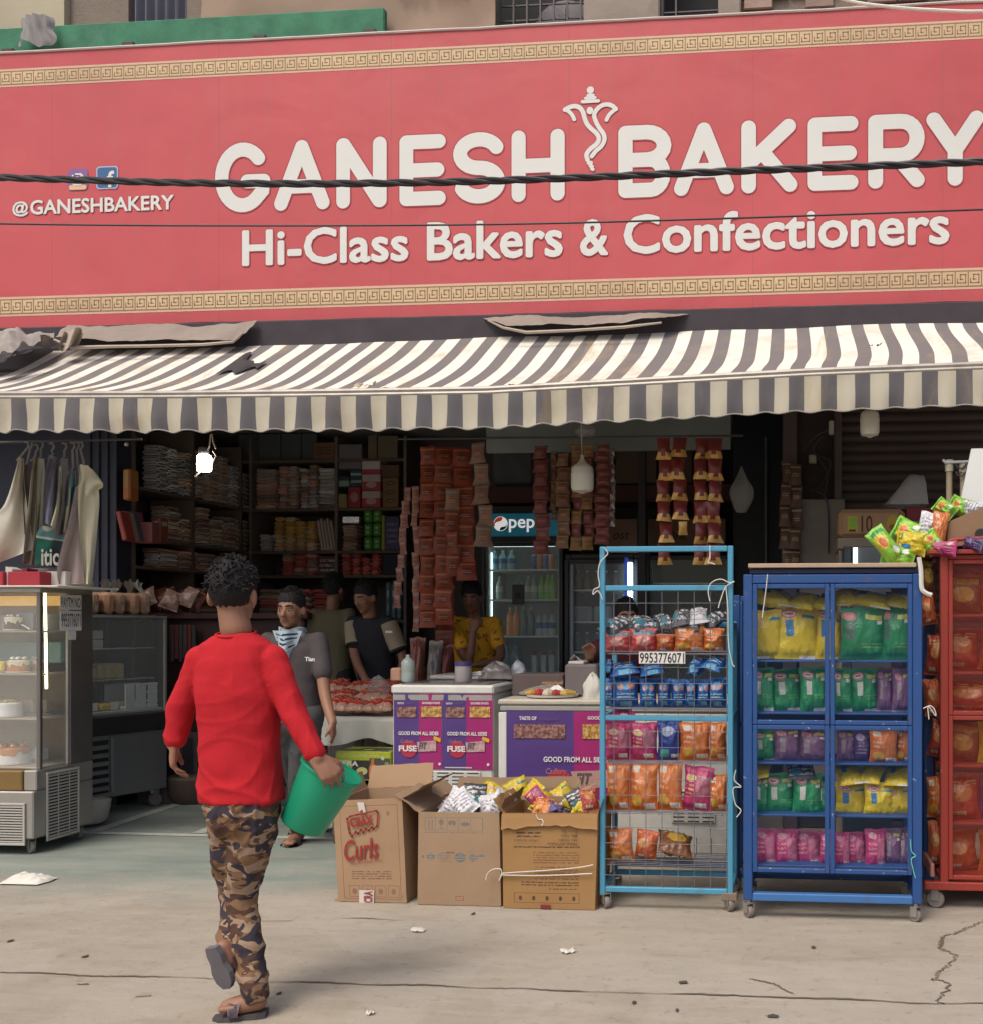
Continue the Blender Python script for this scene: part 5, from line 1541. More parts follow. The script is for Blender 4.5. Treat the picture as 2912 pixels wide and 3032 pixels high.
def flatbag(label, px0, px1, py0, py1, Y, mat, dep=.2, tilt=0.0, yaw=0.0, group=None):
 """bag lying down: seen nearly edge on from the front"""
 global _bagn
 _bagn += 1
 pm, py = (px0 + px1) / 2, (py0 + py1) / 2
 w = (PX(px1, Y) - PX(px0, Y))
 h = PZ(pm, py0, Y) - PZ(pm, py1, Y)
 c = Vector((PX(pm, Y), Y, PZ(pm, py1, Y) + h * .5))
 ro = Matrix.Rotation(yaw, 3, 'Z') @ Matrix.Rotation(tilt, 3, 'Y') @ Matrix.Rotation(R(-68), 3, 'X')
 sx, sy, sz = w * .97, h * .62, dep
 org = c - ro @ Vector((0, 0, sz * .5))
 o = inst(BAGS[_bagn % 6], 'snack_bag', org, ro.to_euler(), (sx, sy, sz), mats=[BM[mat] if isinstance(mat, str) else mat])
 return tag(o, label, 'snack bag', group)
MCG = M('caster_grey', (.22, .19, .17), .6, var=.2)
MCR_ = M('caster_fork', (.35, .34, .32), .4, .6)
def caster(parent, x, y, ztop, r=.034, yaw=0.3):
 T = Matrix.Translation((x, y, r)) @ Matrix.Rotation(yaw, 4, 'Z')
 b = MB()
 b.lathe([(r * .3, -.013), (r * .92, -.013), (r, -.008), (r, .008), (r * .92, .013), (r * .3, .013)], 16, T=T @ Matrix.Rotation(R(90), 4, 'Y'))
 w = b.build('caster', MCG, parent, smooth=True)
 f = MB()
 for s_ in (-1, 1):
  f.box(s_ * .019 - .002, s_ * .019 + .002, -.018, .018, -.004, r + .012, T=T)
 f.box(-.022, .022, -.02, .02, r + .0121, r + .017, T=T)
 f.lathe([(.012, r + .0172), (.012, max(r + .02, ztop - r))], 8, T=T)
 f.build('fork', MCR_, w)
def bar(mb, x0, x1, y0, y1, z0, z1, c=.003):
 mb.box(x0, x1, y0, y1, z0, z1, c=c)
def rack_paint(name, col, chip=(.3, .28, .26)):
 t = NT(name)
 v = t.coord()
 c = t.mix(t.ramp(t.noise(v, 2.5, 6, .6), [(.3, 0.0), (.8, .35)]), col, tuple(x * .6 for x in col))
 c = t.mix(t.ramp(t.noise(v, 26, 5, .7), [(.66, 0.0), (.7, .8)]), c, chip)
 c = t.mix(t.ramp(t.noise(v, 9, 7, .7), [(.55, 0.0), (.75, .4)]), c, (.1, .08, .07))
 t.bump(t.noise(v, 40, 4), .15, .005)
 return t.finish(c, .5, 0, .4)
# ------------------------------------------------------------------ light blue wire rack
ML = rack_paint('light_blue_paint', (.075, .3, .46))
Y1 = 5.10
lz = lambda py: PZ(1970, py, Y1)
lx0, lx1 = PX(1776, Y1), PX(2172, Y1)
lr_ = thing('wire_rack', 'light blue wheeled wire rack of snack bags between the cartons and the dark blue rack', 'rack', ((lx0 + lx1) / 2, Y1, 0))
tb = .028
dpt = .36
def frame_piece(parent, name, mat, *bx_, c=.004):
 return MB().box(*bx_, c=c).build(name, mat, parent)
for (x, y, zt) in ((lx0, Y1, lz(1617)), (lx1 - tb, Y1, lz(1617)), (lx0, Y1 + dpt, lz(1840)), (lx1 - tb, Y1 + dpt, lz(1840))):
 frame_piece(lr_, 'upright', ML, x, x + tb, y, y + tb, lz(2657), zt)
for (py, y) in ((1617, Y1), (1733, Y1), (2119, Y1), (2630, Y1), (2630, Y1 + dpt), (1842, Y1 + dpt)):
 frame_piece(lr_, 'rail', ML, lx0 + tb + .001, lx1 - tb - .001, y + .001, y + tb - .001, lz(py) - tb, lz(py))
for py in (1842, 2119, 2630):
 for x in (lx0, lx1 - tb):
  frame_piece(lr_, 'side_rail', ML, x + .001, x + tb - .001, Y1 + tb + .001, Y1 + dpt - .001, lz(py) - tb, lz(py))
frame_piece(lr_, 'rail', M('blue_dark_paint', (.02, .07, .16), .5, var=.2), lx0 + tb, lx1 - tb, Y1 + dpt - .05, Y1 + dpt - .02, lz(2612), lz(2597))
MWR = M('wire_zinc', (.15, .155, .18), .55, .1, var=.2)
b = MB()
for k in range(8):
 x = lx0 + tb + .045 + k * (lx1 - lx0 - 2 * tb - .05) / 7
 b.tube([(x, Y1 + .008, lz(1736)), (x, Y1 + .008, lz(2632))], .0021, 5, caps=False)
zz = lz(1786)
while zz > lz(2620):
 b.tube([(lx0 + tb, Y1 + .0035, zz), (lx1 - tb, Y1 + .0035, zz)], .0015, 5, caps=False)
 zz -= .0815
b.build('wire_grid', MWR, lr_)
SHZ = [lz(1934), lz(2098), lz(2258), lz(2410), lz(2565)]
for z in SHZ:
 b = MB()
 for k in range(9):
  y = Y1 + .03 + k * (dpt - .06) / 8
  b.tube([(lx0 + tb, y, z - .006), (lx1 - tb, y, z - .006)], .002, 4, caps=False)
 for k in range(8):
  x = lx0 + tb + .03 + k * (lx1 - lx0 - 2 * tb - .06) / 7
  b.tube([(x, Y1 + .02, z - .011), (x, Y1 + dpt, z - .011), (x, Y1 + dpt, z + .07)], .002, 4, caps=False)
 b.build('wire_shelf', MWR, lr_)
for (x, y) in ((lx0 + .03, Y1 + .02), (lx1 - .02, Y1 + .02), (lx0 + .03, Y1 + dpt), (lx1 - .02, Y1 + dpt)):
 caster(lr_, x, y, lz(2657), .032, .5)
frame_piece(lr_, 'corner_plate', M('rust_plate', (.2, .15, .11), .8, var=.3), lx1 - .06, lx1 + .02, Y1 - .004, Y1 + .05, lz(2664), lz(2641))
MST = M('white_string', (.62, .6, .55), .8)
for nm, pts in (('knotted white string at the upper left of the light blue rack', [(1790, 1622), (1800, 1640), (1778, 1665), (1772, 1700), (1776, 1735), (1760, 1745), (1757, 1760), (1772, 1750), (1785, 1775)]), ('white cord looped at the upper right of the light blue rack', [(2103, 1780), (2098, 1750), (2108, 1725), (2135, 1715), (2160, 1725), (2175, 1722), (2150, 1738), (2135, 1775), (2128, 1800)]), ('short knotted cord dangling under the top bar of the light blue rack', [(2103, 1615), (2103, 1650), (2098, 1665), (2110, 1668), (2118, 1672)]), ('white cord trailing down the right post of the light blue rack', [(2150, 1735), (2156, 1800), (2158, 1900), (2168, 1960), (2176, 1975)])):
 b = MB()
 b.tube(smoothp([tuple(P(a, c, Y1 - .012)) for a, c in pts], 6), .003, 6)
 tag(b.build('string', MST, smooth=True), nm, 'string')
# number card
nc = MB().box(PX(1893, Y1), PX(2030, Y1), Y1 - .004, Y1 - .002, lz(1965), lz(1930)).build('number_card', M('paper_white', (.66, .65, .62), .8, var=.08), tag_=('white paper strip with a black phone number on the light blue rack', 'card'))
text('9953776071', nc, M('ink', (.015, .015, .015), .7), width=PX(2027, Y1) - PX(1896, Y1), cap=lz(1933) - lz(1963), at=(PX(1896, Y1), Y1 - .0055, lz(1963)), bold=.01)
# bags on it
cx = lambda c: 1720 + c * .5714
cy = lambda c: 1600 + c * .5714
RKN = 'of the light blue rack'
ybag = Y1 + .13
for k, (a, c, t, bt, m, n) in enumerate([(128, 262, 470, 580, 'coral', 'red'), (258, 395, 455, 582, 'coral', 'coral pink'), (392, 490, 485, 578, 'rust', 'dull rust'), (485, 642, 445, 580, 'orange', 'bright orange'), (636, 748, 455, 578, 'orange', 'orange')]):
 bag(f'{n} snack bag, {ORD[k]} on the top tier {RKN}', cx(a), cx(c), cy(t), cy(bt), ybag, m, .1)
for k, (a, c, t, bt, m) in enumerate([(128, 250, 395, 480, 'silver'), (250, 395, 385, 475, 'silver'), (390, 480, 370, 480, 'silver'), (470, 570, 345, 470, 'silver'), (560, 660, 335, 455, 'white'), (640, 750, 360, 465, 'silver'), (520, 640, 400, 480, 'silver')]):
 flatbag(f'black silver foil bag, {ORD[k]} in the top heap {RKN}', cx(a), cx(c), cy(t), cy(bt), ybag + .06 + .02 * (k % 3), m, .2, RB.uniform(-.3, .3), RB.uniform(-.5, .5))
for k, (a, c, t, bt) in enumerate([(128, 165, 610, 690), (140, 300, 630, 700), (305, 435, 640, 690), (575, 640, 590, 720), (640, 755, 595, 680)]):
 flatbag(f'blue snack bag lying {ORD[k]} above the standing ones {RKN}', cx(a), cx(c), cy(t), cy(bt), ybag + .01, 'blue', .16, RB.uniform(-.25, .35), RB.uniform(-.4, .4))
for k, (a, c, t, bt) in enumerate([(128, 180, 715, 860), (165, 300, 705, 865), (305, 395, 715, 865), (398, 470, 715, 860), (468, 545, 720, 860), (542, 605, 720, 865), (600, 672, 720, 862), (665, 757, 710, 865)]):
 bag(f'blue snack bag standing {ORD[k]} on the second tier {RKN}', cx(a), cx(c), cy(t), cy(bt), ybag, 'blue', .08)
flatbag(f'pale flat pack peeping out under the blue bags {RKN}', cx(160), cx(270), cy(865), cy(905), ybag + .05, 'magenta', .15)
for k, (a, c, t, bt, m, n) in enumerate([(133, 262, 940, 1140, 'magenta', 'magenta'), (258, 400, 945, 1140, 'magenta', 'magenta'), (398, 525, 935, 1140, 'navy', 'deep blue'), (512, 672, 945, 1140, 'orange', 'orange'), (665, 757, 945, 1140, 'orange', 'orange')]):
 bag(f'{n} snack bag standing {ORD[k]} on the middle tier {RKN}', cx(a), cx(c), cy(t), cy(bt), ybag, m, .1)
for k, (a, c, t, bt, m, n) in enumerate([(136, 258, 1150, 1400, 'orange', 'tall orange'), (252, 404, 1150, 1405, 'orange', 'tall orange'), (400, 530, 1150, 1400, 'orange', 'tall orange'), (522, 680, 1170, 1400, 'magenta', 'slanted magenta'), (665, 764, 1215, 1400, 'orange', 'short orange')]):
 bag(f'{n} bag standing {ORD[k]} on the fourth tier {RKN}', cx(a), cx(c), cy(t), cy(bt), ybag, m, .1, roll=.08 if k == 3 else 0)
bag(f'orange and white bag at the left of the lowest tier {RKN}', cx(145), cx(278), cy(1495), cy(1665), ybag, 'orange', .08, roll=-.06)
bag(f'crumpled orange bag second on the lowest tier {RKN}', cx(275), cx(395), cy(1500), cy(1650), ybag, 'rust', .09, roll=.12)
flatbag(f'brown flat bag slumped on the lowest tier {RKN}', cx(395), cx(585), cy(1505), cy(1640), ybag + .02, 'choco', .2, .25, .2)
# ------------------------------------------------------------------ dark blue mesh rack
MB_ = rack_paint('dark_blue_paint', (.02, .075, .24), (.5, .5, .5))
Y2 = 5.0
bz = lambda py: PZ(2465, py, Y2)
bx0, bx1 = PX(2202, Y2), PX(2732, Y2)
br = thing('mesh_rack', 'dark blue wheeled rack with diamond mesh doors full of snack bags', 'rack', ((bx0 + bx1) / 2, Y2, 0))
dp2 = .42
up = .045
for (x, y, zt) in ((bx0, Y2, bz(1700)), (bx1 - up, Y2, bz(1700)), (bx0 - .0, Y2 + dp2, bz(1710)), (bx1 - up, Y2 + dp2, bz(1710))):
 frame_piece(br, 'upright', MB_, x, x + up, y, y + .04, bz(2672), zt)
frame_piece(br, 'rail', MB_, bx0 + up + .001, bx1 - up - .001, Y2, Y2 + .038, bz(1727), bz(1701))
frame_piece(br, 'rail', rack_paint('bar_blue', (.05, .16, .4)), bx0 + up + .001, bx1 - up - .001, Y2 - .004, Y2 + .04, bz(2673), bz(2650))
frame_piece(br, 'rail', MCO, bx0 + up + .02, bx1 - up - .02, Y2 + dp2 - .05, Y2 + dp2 - .02, bz(2612), bz(2595))
for y in (Y2 + dp2,):
 for py in (1712, 2140, 2580, 2640):
  frame_piece(br, 'rail', MB_, bx0 + up + .001, bx1 - up - .001, y + .001, y + .038, bz(py) - .03, bz(py))
for py in (1712, 2140, 2580, 2640):
 for x in (bx0, bx1 - up):
  frame_piece(br, 'side_rail', MB_, x + .002, x + up - .002, Y2 + .041, Y2 + dp2 - .001, bz(py) - .03, bz(py))
# two-by-two doors
xm = (PX(2448, Y2) + PX(2470, Y2)) / 2
MME = M('mesh_blue', (.035, .075, .18), .5, .2, var=.2)
def mesh_panel(parent, x0, x1, y, z0, z1, mat, pitch=.021, wd=.00034, hh=.012):
 """expanded-metal diamonds"""
 b = MB()
 n = int((x1 - x0) / pitch) + 1
 slope = hh / (pitch / 2) * .5
 slope = .58
 H_ = z1 - z0
 W_2 = x1 - x0
 step = pitch * slope
 for sgn2 in (1, -1):
  c = -W_2 * slope
  while c < H_:
   # line z = z0 + c + slope*(x-x0)
   xa_, za_ = x0, z0 + c
   xb_, zb_ = x1, z0 + c + slope * W_2
   if za_ < z0:
    xa_ += (z0 - za_) / slope
    za_ = z0
   if zb_ > z1:
    xb_ -= (zb_ - z1) / slope
    zb_ = z1
   if xb_ - xa_ > .004:
    if sgn2 < 0:
     xa_, xb_ = x0 + x1 - xa_, x0 + x1 - xb_
    yy = y + (.0008 if sgn2 > 0 else -.0008)
    b.add([(xa_, yy, za_ - wd), (xb_, yy, zb_ - wd), (xb_, yy, zb_ + wd), (xa_, yy, za_ + wd)], [(0, 1, 2, 3)])
   c += step
 return b.build('mesh_panel', mat, parent)
def door(parent, x0, x1, z0, z1, y, mat, memat, fw=.022, name='door'):
 b = MB()
 b.box(x0, x0 + fw, y - .012, y + .006, z0, z1, c=.003)
 b.box(x1 - fw, x1, y - .012, y + .006, z0, z1, c=.003)
 b.box(x0 + fw, x1 - fw, y - .012, y + .006, z0, z0 + fw, c=.003)
 b.box(x0 + fw, x1 - fw, y - .012, y + .006, z1 - fw, z1, c=.003)
 d_ = b.build(name, mat, parent)
 mesh_panel(d_, x0 + fw, x1 - fw, y + .002, z0 + fw, z1 - fw, memat)
 return d_
xl, xr_ = bx0 + up + .002, bx1 - up - .002
for (a, c) in ((xl, xm - .002), (xm + .002, xr_)):
 for (t, bt) in ((1729, 2147), (2149, 2588)):
  door(br, a, c, bz(bt), bz(t), Y2 + .012, MB_, MME)
SB2 = [bz(1955), bz(2112), bz(2262), bz(2418), bz(2570)]
for z in SB2:
 frame_piece(br, 'shelf', MB_, bx0 + .01, bx1 - .01, Y2 + .045, Y2 + dp2 - .002, z - .012, z - .002, c=.002)
for x in (bx0 + .025, bx1 - .03):
 for y in (Y2 + .02, Y2 + dp2):
  caster(br, x, y, bz(2672), .03, .6 if x < 0 else .9)
frame_piece(br, 'top_tray', M('tray_ink', (.02, .025, .06), .6, var=.2), bx0 + .03, bx1 + .0, Y2 + .03, Y2 + dp2 + .1, bz(1698), bz(1682))
tag(MB().box(PX(2216, Y2), PX(2716, Y2), Y2 + .01, Y2 + .5, bz(1680) - 0, bz(1667), c=.003).build('plywood_board', M('plywood', (.42, .31, .22), .8, var=.2), ), 'thin plywood board lying on top of the dark blue rack', 'board')
qx = lambda c: 2150 + c * .5866
qy = lambda c: 1600 + c * .5866
yb2 = Y2 + .14
RBN = 'of the dark blue rack'
def row(tier, items, Y, flat=False):
 for k, (a, c, t, bt, m) in enumerate(items):
  colr = {'yellow2': 'yellow', 'green2': 'big green', 'violet': 'dark violet'}.get(m, m)
  if flat:
   flatbag(f'{colr} bag lying {ORD[k]} above the {tier} {RBN}', qx(a), qx(c), qy(t), qy(bt), Y, m, .2, RB.uniform(-.22, .22) if a < 900 else -.1, RB.uniform(-.35, .35))
  else:
   bag(f'{colr} bag standing {ORD[k]} in the {tier} {RBN}', qx(a), qx(c), qy(t) + RB.uniform(-4, 4), qy(bt), Y + RB.uniform(-.03, .03), m, .065, roll=RB.uniform(-.04, .04), lean=RB.uniform(-.12, .05))
row('top row', [(130, 285, 350, 597, 'yellow2'), (248, 470, 325, 600, 'yellow'), (452, 560, 335, 600, 'yellow'), (525, 590, 365, 600, 'yellow2'), (572, 800, 335, 602, 'green2'), (788, 930, 340, 602, 'green2')], yb2)
row('top row', [(132, 348, 235, 350, 'yellow'), (320, 475, 262, 350, 'yellow2'), (455, 560, 268, 350, 'yellow'), (545, 665, 232, 350, 'yellow2'), (612, 845, 255, 338, 'yellow'), (805, 930, 265, 340, 'yellow2')], yb2 + .03, True)
row('second row', [(138, 245, 645, 868, 'green'), (230, 392, 645, 868, 'green'), (374, 515, 640, 868, 'green'), (545, 642, 645, 872, 'green'), (626, 772, 645, 872, 'green'), (762, 850, 640, 868, 'purple'), (838, 932, 642, 868, 'purple')], yb2)
row('third row', [(138, 250, 950, 1115, 'green'), (244, 380, 945, 1120, 'purple'), (366, 512, 945, 1125, 'purple'), (556, 655, 955, 1125, 'purple'), (638, 732, 955, 1128, 'violet'), (724, 868, 950, 1128, 'orange'), (858, 940, 955, 1125, 'orange')], yb2)
row('fourth row', [(138, 215, 1180, 1388, 'green'), (192, 350, 1172, 1390, 'green'), (332, 482, 1168, 1392, 'green'), (458, 530, 1185, 1390, 'green'), (550, 718, 1215, 1395, 'yellow'), (694, 848, 1220, 1395, 'yellow'), (808, 940, 1235, 1395, 'yellow2')], yb2)
row('fourth row', [(138, 235, 1128, 1178, 'yellow2'), (300, 455, 1138, 1172, 'silver'), (556, 690, 1140, 1222, 'yellow'), (675, 800, 1135, 1215, 'yellow2'), (800, 940, 1145, 1230, 'yellow')], yb2 + .03, True)
row('bottom row', [(148, 258, 1465, 1645, 'pink'), (244, 368, 1465, 1648, 'pink'), (348, 486, 1470, 1645, 'pink'), (468, 545, 1475, 1645, 'pink'), (545, 630, 1475, 1650, 'pink'), (586, 714, 1465, 1645, 'pink'), (700, 812, 1460, 1658, 'pink'), (800, 890, 1445, 1645, 'purple'), (864, 945, 1460, 1650, 'purple')], yb2)
for nm, pts, m_ in (('white string hanging from the top left corner of the dark blue rack', [(2274, 1700), (2270, 1740), (2262, 1800), (2258, 1830)], MST), ('turquoise twine tied at the lower right of the dark blue rack', [(2697, 2485), (2700, 2520), (2712, 2535), (2700, 2545), (2706, 2580), (2712, 2600)], M('teal_twine', (.15, .5, .4), .8)), ('white string bow on the right post of the dark blue rack', [(2735, 2098), (2755, 2090), (2768, 2100), (2772, 2120), (2750, 2092), (2752, 2130)], MST), ('pale cloth strip hanging at the top right of the dark blue rack', [(2722, 1650), (2728, 1690), (2730, 1740), (2742, 1755), (2760, 1762)], MST), ('frayed white strings between the two blue racks', [(2180, 2280), (2175, 2310), (2195, 2330), (2172, 2335), (2178, 2380), (2195, 2400), (2182, 2420)], MST)):
 b = MB()
 b.tube(smoothp([tuple(P(a, c, Y2 - .02)) for a, c in pts], 6), .012 if 'cloth' in nm else .0026, 6)
 tag(b.build('string', m_, smooth=True), nm, 'string')
YR = 5.52
fr2 = thing('wire_rack', 'dark blue rack frame standing behind the dark blue mesh rack', 'rack', (PX(2470, YR), YR, 0))
ra, rb_ = PX(2173, YR), PX(2766, YR)
for (x0, x1, t) in ((ra, ra + .035, 1762), (rb_ - .05, rb_, 1760)):
 for y in (YR, YR + .3):
  frame_piece(fr2, 'upright', MB_, x0, x1, y, y + .035, .06, PZ(2470, t, YR))
for t in (1765, 2140, 2590):
 for y in (YR, YR + .3):
  frame_piece(fr2, 'rail', MB_, ra + .036, rb_ - .051, y + .002, y + .03, PZ(2470, t, YR) - .03, PZ(2470, t, YR))
for x in (ra + .02, rb_ - .03):
 caster(fr2, x, YR + .02, .06, .028, .4)
 caster(fr2, x, YR + .32, .06, .028, .4)
# ------------------------------------------------------------------ red mesh rack
MR_ = rack_paint('red_paint', (.3, .038, .026), (.3, .2, .18))
Y3 = 5.25
rz = lambda py: PZ(2850, py, Y3)
rx0, rx1 = PX(2786, Y3), PX(2786, Y3) + .82
rr_ = thing('mesh_rack', 'red wheeled rack with fine mesh doors at the right edge', 'rack', ((rx0 + rx1) / 2, Y3, 0))
dp3 = .45
for (x, y) in ((rx0, Y3), (rx1 - .04, Y3), (rx0 - .0, Y3 + dp3), (rx1 - .04, Y3 + dp3)):
 frame_piece(rr_, 'upright', MR_, x, x + .04, y, y + .04, rz(2636), rz(1642))
for y in (Y3, Y3 + dp3):
 frame_piece(rr_, 'rail', MR_, rx0 - .08 if y == Y3 else rx0 + .041, rx1 - .041, y - .01, y + .045, rz(2637), rz(2613))
 frame_piece(rr_, 'rail', MR_, rx0 + .041, rx1 - .041, y + .001, y + .039, rz(1656), rz(1642))
for x in (rx0, rx1 - .04):
 for py in (1642, 2110, 2600):
  frame_piece(rr_, 'side_rail', MR_, x + .002, x + .038, Y3 + .041, Y3 + dp3 - .001, rz(py) - .03, rz(py))
MMR = M('mesh_red', (.3, .05, .035), .5, .2, var=.2)
xmid = (rx0 + rx1) / 2
for (a, c) in ((rx0 + .041, xmid - .001), (xmid + .001, rx1 - .041)):
 for (t, bt) in ((1657, 2118), (2120, 2606)):
  door(rr_, a, c, rz(bt), rz(t), Y3 + .012, MR_, MMR)
  mesh_panel(rr_, a + .01, c - .01, Y3 + .016, rz(bt) + .01, rz(t) - .01, MMR, .012, .0004)
SR = [rz(1818), rz(1990), rz(2112), rz(2268), rz(2440), rz(2600)]
for z in SR:
 frame_piece(rr_, 'shelf', MR_, rx0 + .005, rx1 - .005, Y3 + .045, Y3 + dp3 - .002, z - .014, z - .002, c=.002)
frame_piece(rr_, 'top_board', MR_, rx0 - .06, rx1 + .03, Y3 - .03, Y3 + dp3 + .05, rz(1641), rz(1628))
frame_piece(rr_, 'side_brace', M('pink_paint', (.4, .17, .14), .6, var=.2), rx0 - .05, rx0 - .03, Y3 + .0, Y3 + .3, rz(2600), rz(2560))
for x in (rx0 - .02, rx1 - .05):
 for y in (Y3 + .03, Y3 + dp3):
  caster(rr_, x, y, rz(2637), .045, 1.2)
TI = ['top', 'second', 'third', 'fourth', 'fifth', 'lowest']
for i, z in enumerate(SR):
 top = ([rz(1660)] + SR)[i]
 hh = (top - z - .02) * .93
 mats_ = [['choco', 'rust', 'choco', 'redish'], ['redish', 'redish', 'rust', 'redish'], ['redish', 'choco', 'redish'], ['choco', 'yellow2', 'choco', 'yellow2'], ['redish', 'violet', 'rust', 'violet'], ['rust', 'orange', 'rust', 'redish']][i]
 n = len(mats_)
 for k, m in enumerate(mats_):
  w = (rx1 - rx0 - .06) / n
  x = rx0 + .03 + (k + .5) * w
  o = inst(BAGS[(i + k) % 6], 'snack_bag', (x, Y3 + .15 + .03 * ((i + k) % 2), z), (0, RB.uniform(-.08, .08), RB.uniform(-.25, .25)), (w * 1.1, .12, hh * RB.uniform(.8, 1)), mats=[BM[m]])
  colr = {'choco': 'brown', 'rust': 'rust red', 'redish': 'red', 'yellow2': 'yellow', 'violet': 'violet'}.get(m, m)
  tag(o, f'{colr} bag, {ORD[k]} from the left on the {TI[i]} shelf of the red rack', 'snack bag')
for k, (px, py0, py1, m) in enumerate([(2750, 1650, 1760, 'choco'), (2757, 1760, 1850, 'rust'), (2766, 1880, 2000, 'redish'), (2768, 2010, 2120, 'rust'), (2772, 2130, 2240, 'redish'), (2774, 2300, 2420, 'orange'), (2776, 2430, 2560, 'rust')]):
 o = bag(f'reddish bag, {ORD[k]} from the top in the left side gap of the red rack', px - 28, px + 24, py0, py1, Y3 + .2, m, .1, roll=RB.uniform(-.2, .2))
# heap of bags and an opened carton on top of the red rack
zt3 = rz(1628)
def heapbag(label, px, py, w, h, ang, m, Y, tip=-.5):
 c = P(px, py, Y)
 ro = Matrix.Rotation(-ang, 3, 'Y') @ Matrix.Rotation(tip, 3, 'X')
 ww = PX(px + w / 2, Y) - PX(px - w / 2, Y)
 hh = h * (Y / 3000)
 o = inst(BAGS[int(px) % 6], 'snack_bag', c - ro @ Vector((0, 0, hh / 2)), ro.to_euler(), (ww, .09, hh), mats=[BM[m]])
 return tag(o, label, 'snack bag')
heapbag('lime green bag sticking out leftmost over the dark blue rack', 2624, 1615, 62, 125, R(38), 'lime', Y3 + .08, -.2)
heapbag('lime green bag lying at the foot of the heap on the red rack', 2660, 1648, 70, 100, R(75), 'lime', Y3 + .1, -.4)
heapbag('green bag with orange patch at the middle of the heap on the red rack', 2692, 1575, 75, 100, R(62), 'lime', Y3 + .16, -.5)
heapbag('yellow bag under the green one on the red rack heap', 2700, 1608, 75, 95, R(80), 'yellow', Y3 + .1, -.5)
heapbag('white and green bag upright in the heap on the red rack', 2745, 1565, 55, 100, R(-15), 'white', Y3 + .14, -.15)
heapbag('orange red bag beside the opened carton on the red rack', 2782, 1570, 50, 110, R(-10), 'orange', Y3 + .1, -.15)
heapbag('lime bag peeping from the top of the opened carton', 2800, 1506, 50, 70, R(50), 'lime', Y3 + .28, -.5)
heapbag('second lime bag at the top of the opened carton', 2845, 1500, 60, 70, R(65), 'lime', Y3 + .3, -.5)
heapbag('white bag rumpled at the right top of the opened carton', 2885, 1512, 60, 70, R(75), 'white', Y3 + .26, -.5)
heapbag('pink flat bag lying on the red rack top', 2795, 1625, 50, 110, R(85), 'pink', Y3 + .0, -1.0)
heapbag('violet flat bag lying at the right of the red rack top', 2885, 1612, 45, 80, R(70), 'violet', Y3 + .0, -1.0)
heapbag('green and white bag low between the heap and the carton', 2760, 1605, 60, 70, R(35), 'lime', Y3 + .06, -.3)
b = MB()
KR = M('kraft', (.24, .145, .085), .85, var=.15, sc=4, bump=.15, bsc=40)
xa_, xb_ = PX(2803, Y3 + .12), PX(2803, Y3 + .12) + .42
b.add([(xa_, Y3 + .12, zt3 + .03), (xb_, Y3 + .10, zt3 + .03), (xb_, Y3 + .12, zt3 + .33), (xa_ + .02, Y3 + .13, zt3 + .16)], [(0, 1, 2, 3)])
b.box(xa_ + .005, xb_, Y3 + .13, Y3 + .45, zt3 + .03, zt3 + .15, c=.004)
oc = b.build('carton', KR, tag_=('torn brown carton lying open on the red rack', 'carton'))
MB().lathe([(.03, 0), (.03, .004)], 16, T=Matrix.Translation(P(2905, 1582, Y3 + .1)) @ Matrix.Rotation(R(90), 4, 'X')).build('handle_hole', MGR, oc)
b = MB()
b.tube(smoothp([tuple(P(a, c, Y3 + .02)) for a, c in ((2812, 1628), (2815, 1604), (2830, 1598), (2900, 1594), (2960, 1592))], 5), .011, 8)
b.build('rack_handle', MR_, rr_, smooth=True)
# white board, posts and hooked rod at the right edge
Y4 = 5.75
b = MB()
wb = [P(2878, 1328, Y4), P(3000, 1326, Y4), P(3000, 1520, Y4), P(2838, 1520, Y4)]
b.prism([(p.x, p.z) for p in wb], Y4, Y4 + .02)
b.build('white_board', M('board_white', (.72, .75, .74), .5, var=.04), tag_=('slanting white board at the right edge above the red rack', 'board'))
gst = thing('garment_stand', 'beige tube stand with hooked rod beside the white board', 'stand', P(2812, 1492, 5.9))
for px, y0 in ((2812, 1362), (2853, 1366)):
 b = MB()
 b.tube([P(px, 1500, 5.9), P(px, y0, 5.9)], .018, 10)
 b.build('post', M('tube_beige', (.36, .3, .2), .6, var=.2), gst, smooth=True)
 MB().tube([P(px, y0 + 34, 5.9), P(px, y0, 5.9)], .024, 10).build('cap', M('cap_cream', (.45, .42, .33), .6), gst, smooth=True)
MB().tube([P(2793, 1361, 5.88), P(2800, 1369, 5.88), P(2900, 1366, 5.88)], .009, 8).build('rod', M('rod_white', (.6, .6, .6), .4, .3), gst, smooth=True)
for dy in (8, 30):
 MB().tube(smoothp([tuple(P(a, c + dy, 5.87)) for a, c in ((2862, 1366), (2850, 1378), (2838, 1376), (2832, 1366))], 4), .005, 6).build('hook', MIR, gst)
